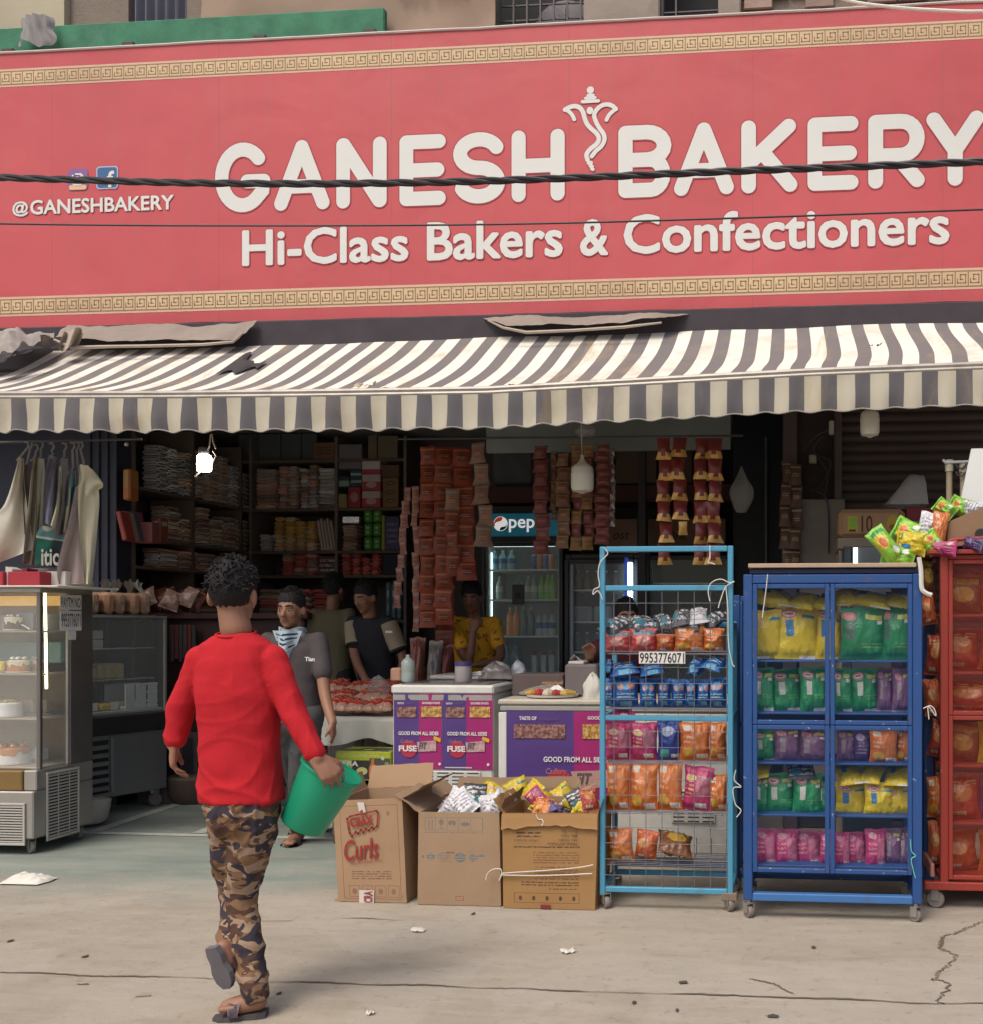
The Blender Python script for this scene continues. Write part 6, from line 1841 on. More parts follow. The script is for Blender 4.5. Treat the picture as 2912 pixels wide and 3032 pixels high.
# table with cartons in front of the shutter
Y5 = 6.5
z10 = PZ(2600, 1592, Y5)
stl = thing('display_stand', 'beige stand carrying snack cartons in front of the shutter', 'stand', (PX(2640, Y5), Y5, 0))
frame_piece(stl, 'top', M('stand_beige', (.26, .21, .15), .8, var=.2), PX(2482, Y5), PX(2482, Y5) + 1.2, Y5, Y5 + .45, z10 - .07, z10)
for x in (PX(2485, Y5), PX(2485, Y5) + 1.15):
 for y in (Y5 + .02, Y5 + .4):
  frame_piece(stl, 'leg', _MC['stand_beige'], x, x + .035, y, y + .03, 0, z10 - .071)
o = MB().box(PX(2484, Y5 + .05), PX(2682, Y5 + .05), Y5 + .05, Y5 + .35, z10 + .002, PZ(2600, 1503, Y5), c=.03).build('carton', PM('carton_ten', (.34, .2, .1), [('r', .08, .1, .25, .85, (.4, .36, .02)), ('e', .17, .55, .07, .25, (.2, .38, .05)), ('r', .1, .1, .22, .2, (.03, .03, .02)), ('e', .86, .5, .1, .4, (.45, .3, .03)), ('e', .85, .3, .05, .15, (.3, .1, .03)), ('r', .96, 0, 1, 1, (.2, .1, .05))], .6), tag_=('tan carton printed with a big 10 on the stand by the shutter', 'carton'))
text('10', o, M('ink_brown', (.09, .035, .015), .7), width=PX(2585, Y5) - PX(2552, Y5), cap=PZ(2570, 1525, Y5) - PZ(2570, 1575, Y5), at=(PX(2552, Y5 + .05), Y5 + .047, PZ(2570, 1574, Y5)), bold=.01)
tag(MB().box(PX(2640, Y5 + .1), PX(2682, Y5 + .1), Y5 + .36, Y5 + .5, z10 + .002, PZ(2650, 1498, Y5), c=.006).build('carton', M('carton_pale', (.33, .29, .22), .8)), 'pale carton end just behind the tan carton printed with 10', 'carton')
tag(MB().box(PX(2684, Y5 + .1), PX(2800, Y5 + .1), Y5 + .1, Y5 + .4, PZ(2700, 1540, Y5), PZ(2700, 1496, Y5), c=.006).build('carton', PM('carton_red', (.2, .025, .03), [('t', .5, .2, .9, .5, (.3, .15, .1), 2, 5)], .6)), 'dark red carton next to the tan one in front of the shutter', 'carton')
tag(MB().box(PX(2665, Y5), PX(2810, Y5), Y5 + .02, Y5 + .3, z10 + .002, PZ(2700, 1541, Y5), c=.006).build('carton', M('kraft_side', (.28, .2, .13), .85)), 'plain kraft carton under the dark red carton', 'carton')
b = MB()
dx0, dx1 = PX(2612, 6.7), PX(2745, 6.7)
def hood(u, v):
 x = dx0 + (dx1 - dx0) * u
 hgt = max(.02, min(1, u * 1.7) ** 1.2 if u < .6 else 1) * (1 if u < .93 else max(0, (1 - u) / .07) ** .5)
 return (x, 6.7 + .25 * (v - .5), PZ(2680, 1499, 6.7) + .2 * hgt * (1 - abs(2 * v - 1) ** 4) + .01 * noise.noise(Vector((u * 5, v * 5, 1))))
b.sheet(hood, 24, 10)
b.build('plastic_sheet', M('plastic_hood', (.5, .49, .47), .35, alpha=.6, var=.15), smooth=75, tag_=('cloudy plastic sheet humped over a carton by the shutter', 'plastic sheet'))
gc = thing('glass_case', 'small steel and glass case with a lit tube behind the dark blue rack', 'display case', (PX(2560, 6.3), 6.3, 0))
frame_piece(gc, 'body', M('case_steel', (.13, .15, .15), .35, .6, var=.2), PX(2525, 6.3), PX(2640, 6.3), 6.3, 6.6, .8, PZ(2560, 1618, 6.3))
frame_piece(gc, 'side_frame', M('case_dark', (.03, .04, .05), .5), PX(2500, 6.3), PX(2524, 6.3), 6.32, 6.6, .8, PZ(2560, 1617, 6.3))
frame_piece(gc, 'base', M('case_dark', (.03, .04, .05), .5), PX(2500, 6.3), PX(2640, 6.3), 6.3, 6.6, 0, .798)
frame_piece(gc, 'led_tube', M('led_case', (.8, 1, .9), .4, emit=4, var=0), PX(2528, 6.3), PX(2540, 6.3), 6.285, 6.298, PZ(2560, 1668, 6.3), PZ(2560, 1622, 6.3), c=.002)
# ------------------------------------------------------------------ open cartons on the pavement
def open_carton(label, pts, d, mat_front, mat_side, flaps=(), rz_=0.0, seed=0):
 """pts: pixel corners of the front face (top left, top right, bottom right, bottom left)"""
 tl, tr, brr, bl = pts
 gl, gr = G(*bl), G(*brr)
 x0, x1, Y = gl.x, gr.x, (gl.y + gr.y) / 2
 zl, zr = PZ(tl[0], tl[1], Y), PZ(tr[0], tr[1], Y)
 xl_, xr2 = PX(tl[0], Y), PX(tr[0], Y)
 root = thing('open_carton', label, 'carton', ((x0 + x1) / 2, Y, 0))
 t_ = .007
 def fx(u, v):
  return x0 + (x1 - x0) * u + v * ((xl_ - x0) * (1 - u) + (xr2 - x1) * u)
 def front(u, v, off=0.0):
  z = v * (zl * (1 - u) + zr * u)
  bulge = .005 * math.sin(math.pi * v) * math.sin(math.pi * u) + .003 * noise.noise(Vector((u * 3 + seed, v * 3, 2)))
  return (fx(u, v), Y - bulge + off + .004 * v, z + .003)
 b = MB()
 b.sheet(lambda u, v: front(u, v), 16, 16)
 b.sheet(lambda u, v: front(u, v, t_), 8, 8, 1)
 b.sheet(lambda u, v: front(u, 1, t_ * v), 16, 1, 1)
 b.build('front_panel', [mat_front, mat_side], root, smooth=60)
 for (nm, u0) in (('side_panel', 0), ('side_panel', 1)):
  b = MB()
  o_ = (-1 if u0 == 0 else 1)
  b.sheet(lambda u, v: (fx(u0, v) + o_ * .006 * math.sin(math.pi * u) * math.sin(math.pi * v), Y + .004 * v + .002 + u * d, v * (zl if u0 == 0 else zr) + .003), 8, 8)
  b.sheet(lambda u, v: (fx(u0, v) - o_ * t_, Y + .01 + u * (d - .012), v * (zl if u0 == 0 else zr) + .003), 4, 4)
  b.sheet(lambda u, v: (fx(u0, 1) - o_ * t_ * v, Y + .006 + u * d, (zl if u0 == 0 else zr) + .003), 4, 1)
  b.build(nm, mat_side, root, smooth=60)
 b = MB()
 b.sheet(lambda u, v: (fx(u, v), Y + d + .002, v * (zl * (1 - u) + zr * u)), 8, 8)
 b.sheet(lambda u, v: (fx(u, v), Y + d - t_, v * (zl * (1 - u) + zr * u)), 8, 8)
 b.build('back_panel', mat_side, root, smooth=60)
 MB().box(min(x0, xl_) + .01, max(x1, xr2) - .01, Y + .01, Y + d - .01, .002, .012).build('bottom', mat_side, root)
 for (kind, L, ang) in flaps:
  b = MB()
  a = R(ang)
  if kind == 'back':
   f = lambda u, v: (xl_ + (xr2 - xl_) * (u * (1 - .04 * v) + .02 * v), Y + d + v * L * math.cos(a), (zl * (1 - u) + zr * u) + v * L * math.sin(a) + .006 * noise.noise(Vector((u * 4 + seed, v * 3, 0))))
  elif kind == 'left':
   f = lambda u, v: (xl_ - v * L * math.cos(a), Y + .01 + u * (d - .02), zl + v * L * math.sin(a) + .012 * noise.noise(Vector((u * 4, v * 3, seed))))
  elif kind == 'right':
   f = lambda u, v: (xr2 + v * L * math.cos(a), Y + .01 + u * (d - .02), zr + v * L * math.sin(a) + .012 * noise.noise(Vector((u * 4, v * 3, seed))))
  else:
   f = lambda u, v: (xl_ + (xr2 - xl_) * u, Y - .006 - v * L * math.cos(a), (zl * (1 - u) + zr * u) + v * L * math.sin(a) + (.02 * noise.noise(Vector((u * 9, v * 2, seed))) - .05 * abs(u - .5) if v > .5 else 0))
  b.sheet(f, 14, 5)
  b2 = MB()
  b2.v = b.v + [(x, y + .0045, z - .002) for x, y, z in b.v]
  n = len(b.v)
  b2.f = b.f + [[k + n for k in reversed(q)] for q in b.f]
  b2.m = [0] * len(b2.f)
  b2.uv = [None] * len(b2.f)
  b2.build('flap', mat_side, root, smooth=60)
 return root, x0, x1, Y, zl, fx
K1, K2, K3 = (.36, .235, .14), (.335, .23, .145), (.335, .19, .075)
IK = (.24, .13, .085)
MK1 = M('kraft_pink', K1, .85, var=.1, sc=4, bump=.12, bsc=40, dirt=.25)
MK2 = M('kraft_tan', K2, .85, var=.1, sc=4, bump=.12, bsc=40, dirt=.25)
MK3 = M('kraft_gold', K3, .8, var=.1, sc=4, bump=.12, bsc=40, dirt=.25)
def outline(u0, v0, u1, v1, w, c, base):
 return [('r', u0, v0, u1, v1, c), ('r', u0 + w, v0 + w * .7, u1 - w, v1 - w * .7, base)]
ic1 = []
for k in range(4):
 ic1 += outline(.17 + k * .19, .05, .33 + k * .19, .165, .008, IK, K1) + [('e', .25 + k * .19, .105, .035, .03, (.25, .15, .1))]
pf1 = PM('print_box_one', K1, outline(.09, .03, .93, .945, .010, IK, K1) + [('t', .22, .22, .8, .31, (.2, .1, .07), 4, 30), ('e', .79, .86, .02, .018, (.12, .08, .06)), ('e', .79, .86, .012, .01, K1)] + ic1, .85, .3, .1, 0, .12, 40, .5)
b1, x0, x1, Yc, zl, fx1 = open_carton('pinkish brown carton with red script lettering, leftmost of the open cartons', ((984, 2374), (1190, 2366), (1212, 2671), (995, 2676)), .44, pf1, MK1, (('back', .13, 70), ('left', .1, 75), ('right', .16, 30)), seed=1)
MRI = M('ink_red', (.3, .035, .03), .7, var=.2)
yt = Yc - .0075
b = MB()
bp = lambda c_: (PX(950 + c_[0] * .4517, Yc), PZ(950 + c_[0] * .4517, 2250 + c_[1] * .4517, Yc))
badge = [(178, 385), (200, 368), (245, 358), (370, 332), (380, 345), (374, 432), (352, 452), (340, 440), (322, 462), (300, 448), (285, 475), (268, 455), (252, 482), (235, 470), (210, 500), (195, 480), (188, 450)]
bo = [bp(q) for q in badge]
cxx, czz = sum(p[0] for p in bo) / len(bo), sum(p[1] for p in bo) / len(bo)
for i in range(len(bo)):
 b.ribbon([bo[i], bo[(i + 1) % len(bo)]], .0042, yt - .002)
b.build('badge_outline', MRI, b1)
p0 = bp((205, 440))
text('CRAX', b1, MRI, width=.118, cap=.045, at=(p0[0], yt - .003, p0[1]), fat=.06, tilt=R(9))
p0 = bp((160, 660))
text('Curls', b1, MRI, width=.185, cap=.105, at=(p0[0] + .006, yt - .003, p0[1]), fat=.018, tilt=R(7), shear=.3)
p0 = bp((207, 688))
text('With the Goodness of Corn', b1, MRI, width=.17, cap=.014, at=(p0[0], yt - .003, p0[1]), tilt=R(9), shear=.3)
MTP_ = M('tape_white', (.6, .56, .53), .4, var=.1)
b = MB()
p0, p1 = bp((255, 935)), bp((352, 855))
b.box(p0[0], p1[0], yt + .002, yt + .003, p0[1], p1[1])
tp = b.build('tape', MTP_, b1)
text('CRA', tp, MRI, width=(p1[1] - p0[1]) * .9, cap=(p1[0] - p0[0]) * .6, at=(p1[0] - .006, yt - .001, p0[1] + .003), bold=.03, right=(0, 0, 1), up=(-1, 0, 0))
b = MB()
p0, p1 = bp((242, 345)), bp((300, 278))
b.add([(p0[0], yt + .001, p1[1]), (p1[0] - .012, yt + .001, p1[1]), (p1[0], yt + .001, p0[1]), (p0[0] + .012, yt + .001, p0[1])], [(0, 1, 2, 3)])
tp = b.build('tape', MTP_, b1)
text('R', tp, MRI, cap=.02, at=(p0[0] + .012, yt - .001, p0[1] + .004), bold=.03, tilt=R(-50))
GK = (.17, .165, .15)
ic2 = outline(.08, .80, .80, .945, .006, GK, K2)
for k in range(5):
 ic2 += [('r', .21 + k * .145, .80, .216 + k * .145, .945, GK)]
ic2 += [('r', .125, .83, .137, .92, GK), ('r', .165, .83, .177, .92, GK), ('r', .11, .815, .19, .823, GK), ('e', .285, .895, .03, .03, GK), ('r', .28, .83, .29, .88, GK), ('r', .255, .82, .315, .828, GK), ('e', .42, .885, .05, .028, GK), ('r', .41, .83, .43, .88, K2), ('e', .58, .875, .055, .022, GK), ('t', .08, .775, .8, .79, GK, 1, 40),
  ('e', .16, .52, .055, .04, (.13, .18, .2)), ('e', .32, .525, .085, .045, (.24, .19, .15)), ('e', .52, .515, .07, .05, (.13, .17, .18)), ('e', .68, .515, .055, .04, (.13, .18, .2)), ('e', .77, .535, .045, .018, (.13, .18, .2)), ('t', .1, .48, .82, .56, K2, 3, 22), ('r', .05, .50, .075, .535, (.2, .16, .12)), ('r', .35, .56, .45, .575, (.25, .1, .06)), ('t', .27, .465, .42, .475, (.24, .17, .1), 1, 60)]
ic2 += outline(.46, .05, .56, .1, .008, (.3, .09, .06), K2)
pf2 = PM('print_box_two', K2, ic2, .85, .3, .1, 0, .15, 30, .5)
b2_, x0, x1, Yc2, zl2, fx2 = open_carton('tan carton full of white packets, middle of the open cartons', ((1239, 2407), (1478, 2409), (1484, 2686), (1237, 2680)), .4, pf2, MK2, (('left', .16, 35), ('right', .08, 70)), seed=2)
DK3 = (.10, .055, .03)
ic3 = [('r', .12, .90, .53, .935, DK3), ('r', .57, .90, .83, .935, DK3), ('t', .5, .68, .82, .86, K3, 4, 14), ('t', .15, .74, .42, .81, DK3, 2, 26), ('t', .12, .63, .82, .66, DK3, 1, 50), ('t', .33, .47, .82, .60, (.2, .1, .045), 5, 30), ('t', .35, .30, .82, .45, (.2, .1, .045), 5, 34), ('t', .2, .235, .82, .29, DK3, 2, 44), ('t', .5, .2, .82, .22, DK3, 1, 40)]
ic3 += outline(.12, .06, .83, .165, .006, DK3, K3)
for k in range(5):
 ic3 += [('e', .19 + k * .145, .11, .018, .025, DK3)]
 ic3 += outline(.15 + k * .145, .075, .24 + k * .145, .15, .004, (.22, .11, .05), K3)[:0]
pf3 = PM('print_box_three', K3, ic3, .8, .35, .1, 0, .12, 40, .4)
b3, x0, x1, Yc3, zl3, fx3 = open_carton('golden brown carton tied with white string, rightmost of the open cartons', ((1487, 2410), (1771, 2410), (1763, 2696), (1490, 2691)), .4, pf3, MK3, (('front', .055, -78), ('left', .09, 55), ('right', .08, 70)), seed=3)
MIK = M('ink_carton', DK3, .8, var=.2)
for k, (s_, c0, c1, yy) in enumerate((('Name of Product', 1500, 1695, 538), ('Net Weight', 1575, 1695, 511), ('Mfg. Date', 1590, 1695, 483), ('Batch No.', 1590, 1695, 455), ('( Please see below', 1285, 1445, 512))):
 p0, p1 = bp((c0, yy + 9)), bp((c1, yy - 9))
 text(s_, b3, MIK, width=p1[0] - p0[0], cap=(p1[1] - p0[1]) * .85, at=(p0[0], Yc3 - .0095, p0[1]), flip=True, bold=.005)
b = MB()
p0, p1 = bp((1458, 975)), bp((1522, 935))
b.box(p0[0], p1[0], Yc3 - .008, Yc3 - .006, max(.005, p0[1]), p1[1], c=.0)
b.build('tape', M('tape_red', (.2, .03, .03), .5, var=.3), b3)
b = MB()
for pts in ([(1205, 728), (1300, 720), (1500, 708), (1700, 690), (1800, 672)], [(1200, 738), (1400, 742), (1600, 738), (1795, 728)], [(1105, 770), (1115, 730), (1150, 702), (1200, 700), (1207, 735), (1190, 775)], [(1430, 345), (1445, 375), (1470, 380), (1478, 405), (1462, 420)]):
 b.tube(smoothp([(bp(q)[0], Yc3 - .014, bp(q)[1]) for q in pts], 6), .003, 6)
tag(b.build('string', MST, smooth=True), 'white string tied round the golden brown carton', 'string')
b4, x0, x1, Yc4, zl4, fx4 = open_carton('wide carton of yellow packets standing behind the front cartons', ((1300, 2362), (1690, 2360), (1690, 2612), (1300, 2612)), .3, MK2, MK2, (('back', .07, 85), ('left', .1, 40), ('right', .1, 20)), seed=4)
def heap(label, box, Yr, n, mats, wpx, seed, name='snack packets', lab2=None):
 rr = random.Random(seed)
 (pa, pb, p0, p1) = box
 for k in range(n):
  px = pa + (pb - pa) * (k + .5) / n + rr.uniform(-8, 8)
  Y = rr.uniform(*Yr)
  h = wpx * rr.uniform(.8, 1.3)
  tz = PZ(px, rr.uniform(p0, p1), Yr[0])
  ang = rr.uniform(-.7, .7)
  ro = Matrix.Rotation(rr.uniform(-.8, .8), 3, 'Z') @ Matrix.Rotation(ang, 3, 'Y') @ Matrix.Rotation(rr.uniform(-.9, -.1), 3, 'X')
  hh, ww = h * Y / 3000, wpx * Y / 3000
  c = Vector((PX(px, Yr[0]), Y, tz - hh * .35))
  m = mats[k % len(mats)]
  o = inst(BAGS[rr.randint(0, 5)], 'snack_bag', c - ro @ Vector((0, 0, hh / 2)), ro.to_euler(), (ww, .06, hh), mats=[BM[m]])
  colr = {'yellow2': 'yellow', 'silver': 'black and silver', 'redish': 'red'}.get(m, m)
  tag(o, label % (colr, ORD[k]), 'snack bag')
heap('%s packet, %s from the left in the middle open carton', (1310, 1470, 2330, 2385), (Yc2 + .08, Yc2 + .3), 7, ['white', 'white', 'white', 'silver'], 75, 3)
heap('%s packet, %s from the left in the golden brown carton', (1545, 1755, 2345, 2390), (Yc3 + .06, Yc3 + .28), 10, ['magenta', 'yellow2', 'orange', 'orange', 'violet', 'white', 'yellow2', 'silver', 'yellow2', 'redish'], 55, 6)
heap('%s packet, %s from the left in the wide rear carton', (1345, 1680, 2325, 2350), (Yc4 + .1, Yc4 + .26), 7, ['yellow2'], 75, 9)
# litter on the ground
MLW = M('litter_white', (.6, .57, .5), .8, var=.1)
def scrap(label, px, py, w, h, mat, seed, lift=.012, name='litter'):
 g = G(px, py)
 rr = random.Random(seed)
 s_ = H / (py - HY)
 b = MB()
 b.sheet(lambda u, v: (g.x + (u - .5) * w * s_ * (1 - .5 * abs(v - .5) + .3 * noise.noise(Vector((v * 3, seed, 0)))), g.y + (v - .5 + .4 * noise.noise(Vector((u * 3, seed, 5)))) * h * 4 * s_ * (1 - 1.2 * (u - .5) ** 2), .0045 + lift * abs(noise.noise(Vector((u * 3 + seed, v * 3, 1)))) * 2), 7, 4)
 tag(b.build(name, mat, smooth=70), label, 'litter')
scrap('small white paper scrap in front of the middle carton', 1240, 2758, 44, 9, MLW, 1)
scrap('white paper scrap on the concrete below the light blue rack', 1682, 2821, 44, 9, MLW, 2)
scrap('pale paper speck near the middle of the pavement', 1097, 3005, 26, 6, MLW, 3)
MLD = M('litter_dark', (.07, .055, .045), .9)
for k, (px, py, w) in enumerate(((30, 2789, 16), (252, 2835, 15), (2024, 2912, 28), (2290, 3012, 36), (1402, 2708, 10), (826, 2945, 12), (2006, 2995, 10), (2410, 2808, 14), (1879, 2972, 14))):
 scrap('small dark scrap of dirt on the pavement, ' + ['far left', 'left of the walking man', 'right of the crack near the joint', 'bottom right', 'in front of the golden carton', 'beside the walking man', 'bottom right of centre', 'in front of the dark blue rack', 'by the joint below the light blue rack'][k], px, py, w, 6, MLD, 10 + k, .002)
b = MB()
g = G(85, 2612)
b.sheet(lambda u, v: (g.x + (u - .5) * .26 * (1 - .25 * abs(v - .5)), g.y + (v - .5) * .16, .008 + .05 * max(0, math.sin(math.pi * u) * math.sin(math.pi * v)) ** .6 * (.6 + .8 * abs(noise.noise(Vector((u * 5, v * 4, 3)))))), 26, 16)
b.build('cloth_rag', M('rag_white', (.62, .6, .54), .9, var=.12, sc=9, bump=.3, bsc=30), smooth=75, tag_=('crumpled white rag on the ground at far left', 'cloth'))
# ================================================================== LEFT SIDE: cake case, clothes, second case, bread
MSS = M('steel_brushed', (.42, .4, .37), .38, .65, var=.25, sc=4)
MSD = M('steel_dark', (.2, .185, .175), .4, .6, var=.3, sc=4)
MGC = M('case_glass', (.9, .95, .92), .03, alpha=.1, var=0, spec=.6)
XC, YC0, YC1 = -4.76, 5.97, 6.52
xc0 = -6.1
zof = lambda py, t=6.32: H + (HY - py) / 3000 * t
cc = thing('cake_case', 'steel glass cake display case on wheels at the left edge', 'display case', (-5.3, 6.2, 0))
zb_, zg0, zg1, zt_c = .10, zof(2287), zof(1753), zof(1738)
frame_piece(cc, 'cabinet', MSS, xc0, XC, YC0, YC1, zb_, zg0 - .13, c=.008)
frame_piece(cc, 'trim_band', M('trim_gold', (.22, .14, .05), .5, .3, var=.3), xc0, XC - .09, YC0 + .02, YC1 - .02, zg0 - .128, zg0 - .004, c=.006)
frame_piece(cc, 'corner_panel', MSS, XC - .088, XC - .001, YC0 + .03, YC1, zg0 - .128, zg0 - .002, c=.006)
MB().box(XC - .02, XC, YC0 + .33, YC1, zg0, zg1, c=.006).build('steel_column', MSD, cc)
frame_piece(cc, 'back_panel', M('case_back', (.34, .25, .15), .5, .3, var=.2), xc0, XC - .022, YC1 - .02, YC1, zg0, zg1)
frame_piece(cc, 'top', MSS, xc0, XC, YC0 + .06, YC1, zg1 + .001, zt_c, c=.004)
frame_piece(cc, 'corner_post', MSD, XC - .034, XC - .008, YC0 + .07, YC0 + .095, zg0, zg1, c=.003)
frame_piece(cc, 'side_post', MSS, XC - .02, XC - .002, YC0 + .31, YC0 + .329, zg0, zg1, c=.003)
frame_piece(cc, 'front_glass', MGC, xc0, XC - .036, YC0 + .078, YC0 + .082, zg0, zg1)
frame_piece(cc, 'side_glass', MGC, XC - .012, XC - .008, YC0 + .097, YC0 + .309, zg0, zg1)
csh = [zof(1868), zof(1998), zof(2134)]
for z in csh:
 frame_piece(cc, 'shelf', M('case_shelf', (.3, .25, .18), .4, .2), xc0, XC - .03, YC0 + .09, YC1 - .04, z - .012, z, c=.003)
frame_piece(cc, 'floor_tray', M('case_shelf', (.3, .25, .18), .4, .2), xc0, XC - .03, YC0 + .09, YC1 - .03, zg0, zg0 + .012)
frame_piece(cc, 'header_light', M('amber_light', (.85, .5, .14), .5, emit=.5, var=.15), xc0, XC - .04, YC1 - .06, YC1 - .03, zof(1792, 6.7), zof(1762, 6.7))
b = MB()
b.tube([(XC - .045, YC0 + .16, zof(1756, 6.45)), (XC - .035, YC0 + .16, zof(2042, 6.45))], .008, 8)
b.build('led_tube', M('led_rainbow', (.9, .9, .5), .4, emit=5, var=0), cc)
def louvre(parent, name, x0, x1, y0, y1, z0, z1, axis, n, mat, frame):
 """vent with a frame and slats; axis 'x' faces -Y, axis 'y' faces +X"""
 f = .016
 g = MB()
 if axis == 'x':
  g.box(x0, x1, y0 - .012, y0, z0, z0 + f, c=.003); g.box(x0, x1, y0 - .012, y0, z1 - f, z1, c=.003)
  g.box(x0, x0 + f, y0 - .012, y0, z0 + f, z1 - f, c=.003); g.box(x1 - f, x1, y0 - .012, y0, z0 + f, z1 - f, c=.003)
  fo = g.build(name, frame, parent)
  MB().box(x0 + f, x1 - f, y0 - .003, y0 - .001, z0 + f, z1 - f).build('vent_dark', MGR, fo)
  for k in range(n):
   z = z0 + f + (z1 - z0 - 2 * f) * (k + .5) / n
   MB().box(x0 + f, x1 - f, y0 - .011, y0 - .004, z - .0045, z + .0045).build('slat', mat, fo)
  MB().box((x0 + x1) / 2 - .004, (x0 + x1) / 2 + .004, y0 - .013, y0 - .0112, z0 + f, z1 - f).build('rib', mat, fo)
 else:
  X = x1
  g.box(X, X + .012, y0, y1, z0, z0 + f, c=.003); g.box(X, X + .012, y0, y1, z1 - f, z1, c=.003)
  g.box(X, X + .012, y0, y0 + f, z0 + f, z1 - f, c=.003); g.box(X, X + .012, y1 - f, y1, z0 + f, z1 - f, c=.003)
  fo = g.build(name, frame, parent)
  MB().box(X + .001, X + .003, y0 + f, y1 - f, z0 + f, z1 - f).build('vent_dark', MGR, fo)
  for k in range(n):
   z = z0 + f + (z1 - z0 - 2 * f) * (k + .5) / n
   MB().box(X + .004, X + .011, y0 + f, y1 - f, z - .0045, z + .0045).build('slat', mat, fo)
  for q in (1 / 3, 2 / 3):
   y = y0 + (y1 - y0) * q
   MB().box(X + .0112, X + .013, y - .004, y + .004, z0 + f, z1 - f).build('rib', mat, fo)
 return fo
MVP = M('vent_plastic', (.42, .4, .36), .5, var=.1)
louvre(cc, 'front_vent', -5.35, PX(77, YC0), YC0 - .001, 0, zof(2511, 6.3), zof(2384, 6.3), 'x', 14, MVP, MVP)
yv0, yv1 = YX(135, XC), YX(232, XC)
louvre(cc, 'side_vent', 0, XC + .0005, yv0, yv1, zof(2494, 6.45), zof(2290, 6.45), 'y', 20, MVP, MVP)
for (x, y) in ((XC - .06, YC0 + .06), (XC - .06, YC1 - .06), (-5.5, YC0 + .06)):
 caster(cc, x, y, .1, .042, 1.0)
# paper sign taped on the steel column
YP = YC0 + .335
pg = thing('paper_sign', 'white paper sign with black hand lettering taped to the cake case', 'sign', (XC + .003, YP + .09, zof(1868)))
yp0, yp1 = YX(177, XC), YX(240, XC)
MPP = M('paper_white', (.66, .65, .62), .8)
MINK = M('ink', (.015, .015, .015), .7)
zp0, zp1, zpm = zof(1868, 6.5), zof(1759, 6.5), zof(1806, 6.5)
for (a, c) in ((zpm + .004, zp1), (zp0, zpm - .004)):
 MB().box(XC + .001, XC + .003, yp0, yp1, a, c).build('sheet', MPP, pg)
for (s_, a, c) in (('PAYTM NO', zpm + .018, zp1 - .018), ('9953776071', zp0 + .025, zpm - .022)):
 text(s_, pg, MINK, width=(yp1 - yp0) * .9, cap=c - a, at=(XC + .0042, yp0 + (yp1 - yp0) * .05, a), bold=.0, right=(0, 1, 0), up=(0, 0, 1))
MB().box(XC + .001, XC + .003, YX(203, XC), YX(224, XC), zof(1896, 6.5), zof(1869, 6.5)).build('tag_sheet', MPP, pg)
b = MB()
b.tube([P(212, 1898, 6.55), P(209, 2010, 6.5), P(213, 2160, 6.5), P(210, 2260, 6.5), P(238, 2300, 6.52), P(250, 2302, 6.54)], .006, 6)
b.build('power_cord', M('cord_grey', (.4, .37, .33), .6), cc, smooth=True)
# cakes
def cake(label, px, z, r, h, Y, side, topm, kind='round', extra=None, pxoff=0):
 x = PX(px, Y)
 t = thing('cake', label, 'cake', (x, Y, z), 'cakes in the cake case')
 T = Matrix.Translation((x, Y, z + .003))
 MB().lathe([(r * 1.18, 0), (r * 1.18, .006)], 24, T=T).build('board', MTP_, t)
 if kind == 'round':
  MB().lathe([(r, .0065), (r, h * .9), (r * .95, h), (0, h)], 28, T=T).build('sponge', side, t, smooth=True)
 else:
  MB().box(x - r, x + r, Y - r * .8, Y + r * .8, z + .0095, z + h, c=.01).build('sponge', side, t)
 if topm:
  b = MB()
  n = 28
  dr = [(r * 1.015, h * (.62 + .22 * math.sin(k * 2.6) * math.cos(k * 1.1))) for k in range(n)]
  vs = [(x + rr_2 * math.cos(2 * math.pi * k / n), Y + rr_2 * math.sin(2 * math.pi * k / n), z + .003 + hh_) for k, (rr_2, hh_) in enumerate(dr)]
  v2 = [(x + r * 1.015 * math.cos(2 * math.pi * k / n), Y + r * 1.015 * math.sin(2 * math.pi * k / n), z + .003 + h * .99) for k in range(n)]
  v3 = [(x + r * .9 * math.cos(2 * math.pi * k / n), Y + r * .9 * math.sin(2 * math.pi * k / n), z + .006 + h * 1.02) for k in range(n)]
  b.add(vs + v2 + v3 + [(x, Y, z + .008 + h * 1.02)], [(k, (k + 1) % n, n + (k + 1) % n, n + k) for k in range(n)] + [(n + k, n + (k + 1) % n, 2 * n + (k + 1) % n, 2 * n + k) for k in range(n)] + [(2 * n + k, 2 * n + (k + 1) % n, 3 * n) for k in range(n)])
  b.build('icing', topm, t, smooth=True)
 for (m, n_, rad, q) in (extra or []):
  for k in range(n_):
   a = 2 * math.pi * k / n_
   MB().lathe([(0, 0), (rad, rad * .5), (rad * .7, rad * 1.2), (0, rad * 1.6)], 8, T=Matrix.Translation((x + r * q * math.cos(a), Y + r * q * math.sin(a), z + h * 1.02 + .008))).build('topping', m, t, smooth=True)
 return t
MCRM, MCAR, MWHT = M('cream_icing', (.62, .55, .42), .5), M('caramel', (.4, .16, .04), .3), M('icing_white', (.66, .66, .62), .5, bump=.3, bsc=30)
MORG, MBEI, MYEL = M('orange_glaze', (.55, .22, .06), .35), M('sponge_beige', (.5, .36, .22), .8), M('cake_yellow', (.6, .45, .05), .5)
MBRC = M('choc_brown', (.1, .04, .02), .4)
Yk1 = YC0 + .2
cake('caramel drip cake with white swirls on the second shelf of the cake case', 55, csh[1], .062, .075, Yk1, MCAR, MCRM, extra=[(MWHT, 6, .014, .6), (MORG, 1, .012, 0)])
cake('yellow square cake at the left edge of the second shelf', 4, csh[1], .04, .075, Yk1, MYEL, None, 'box')
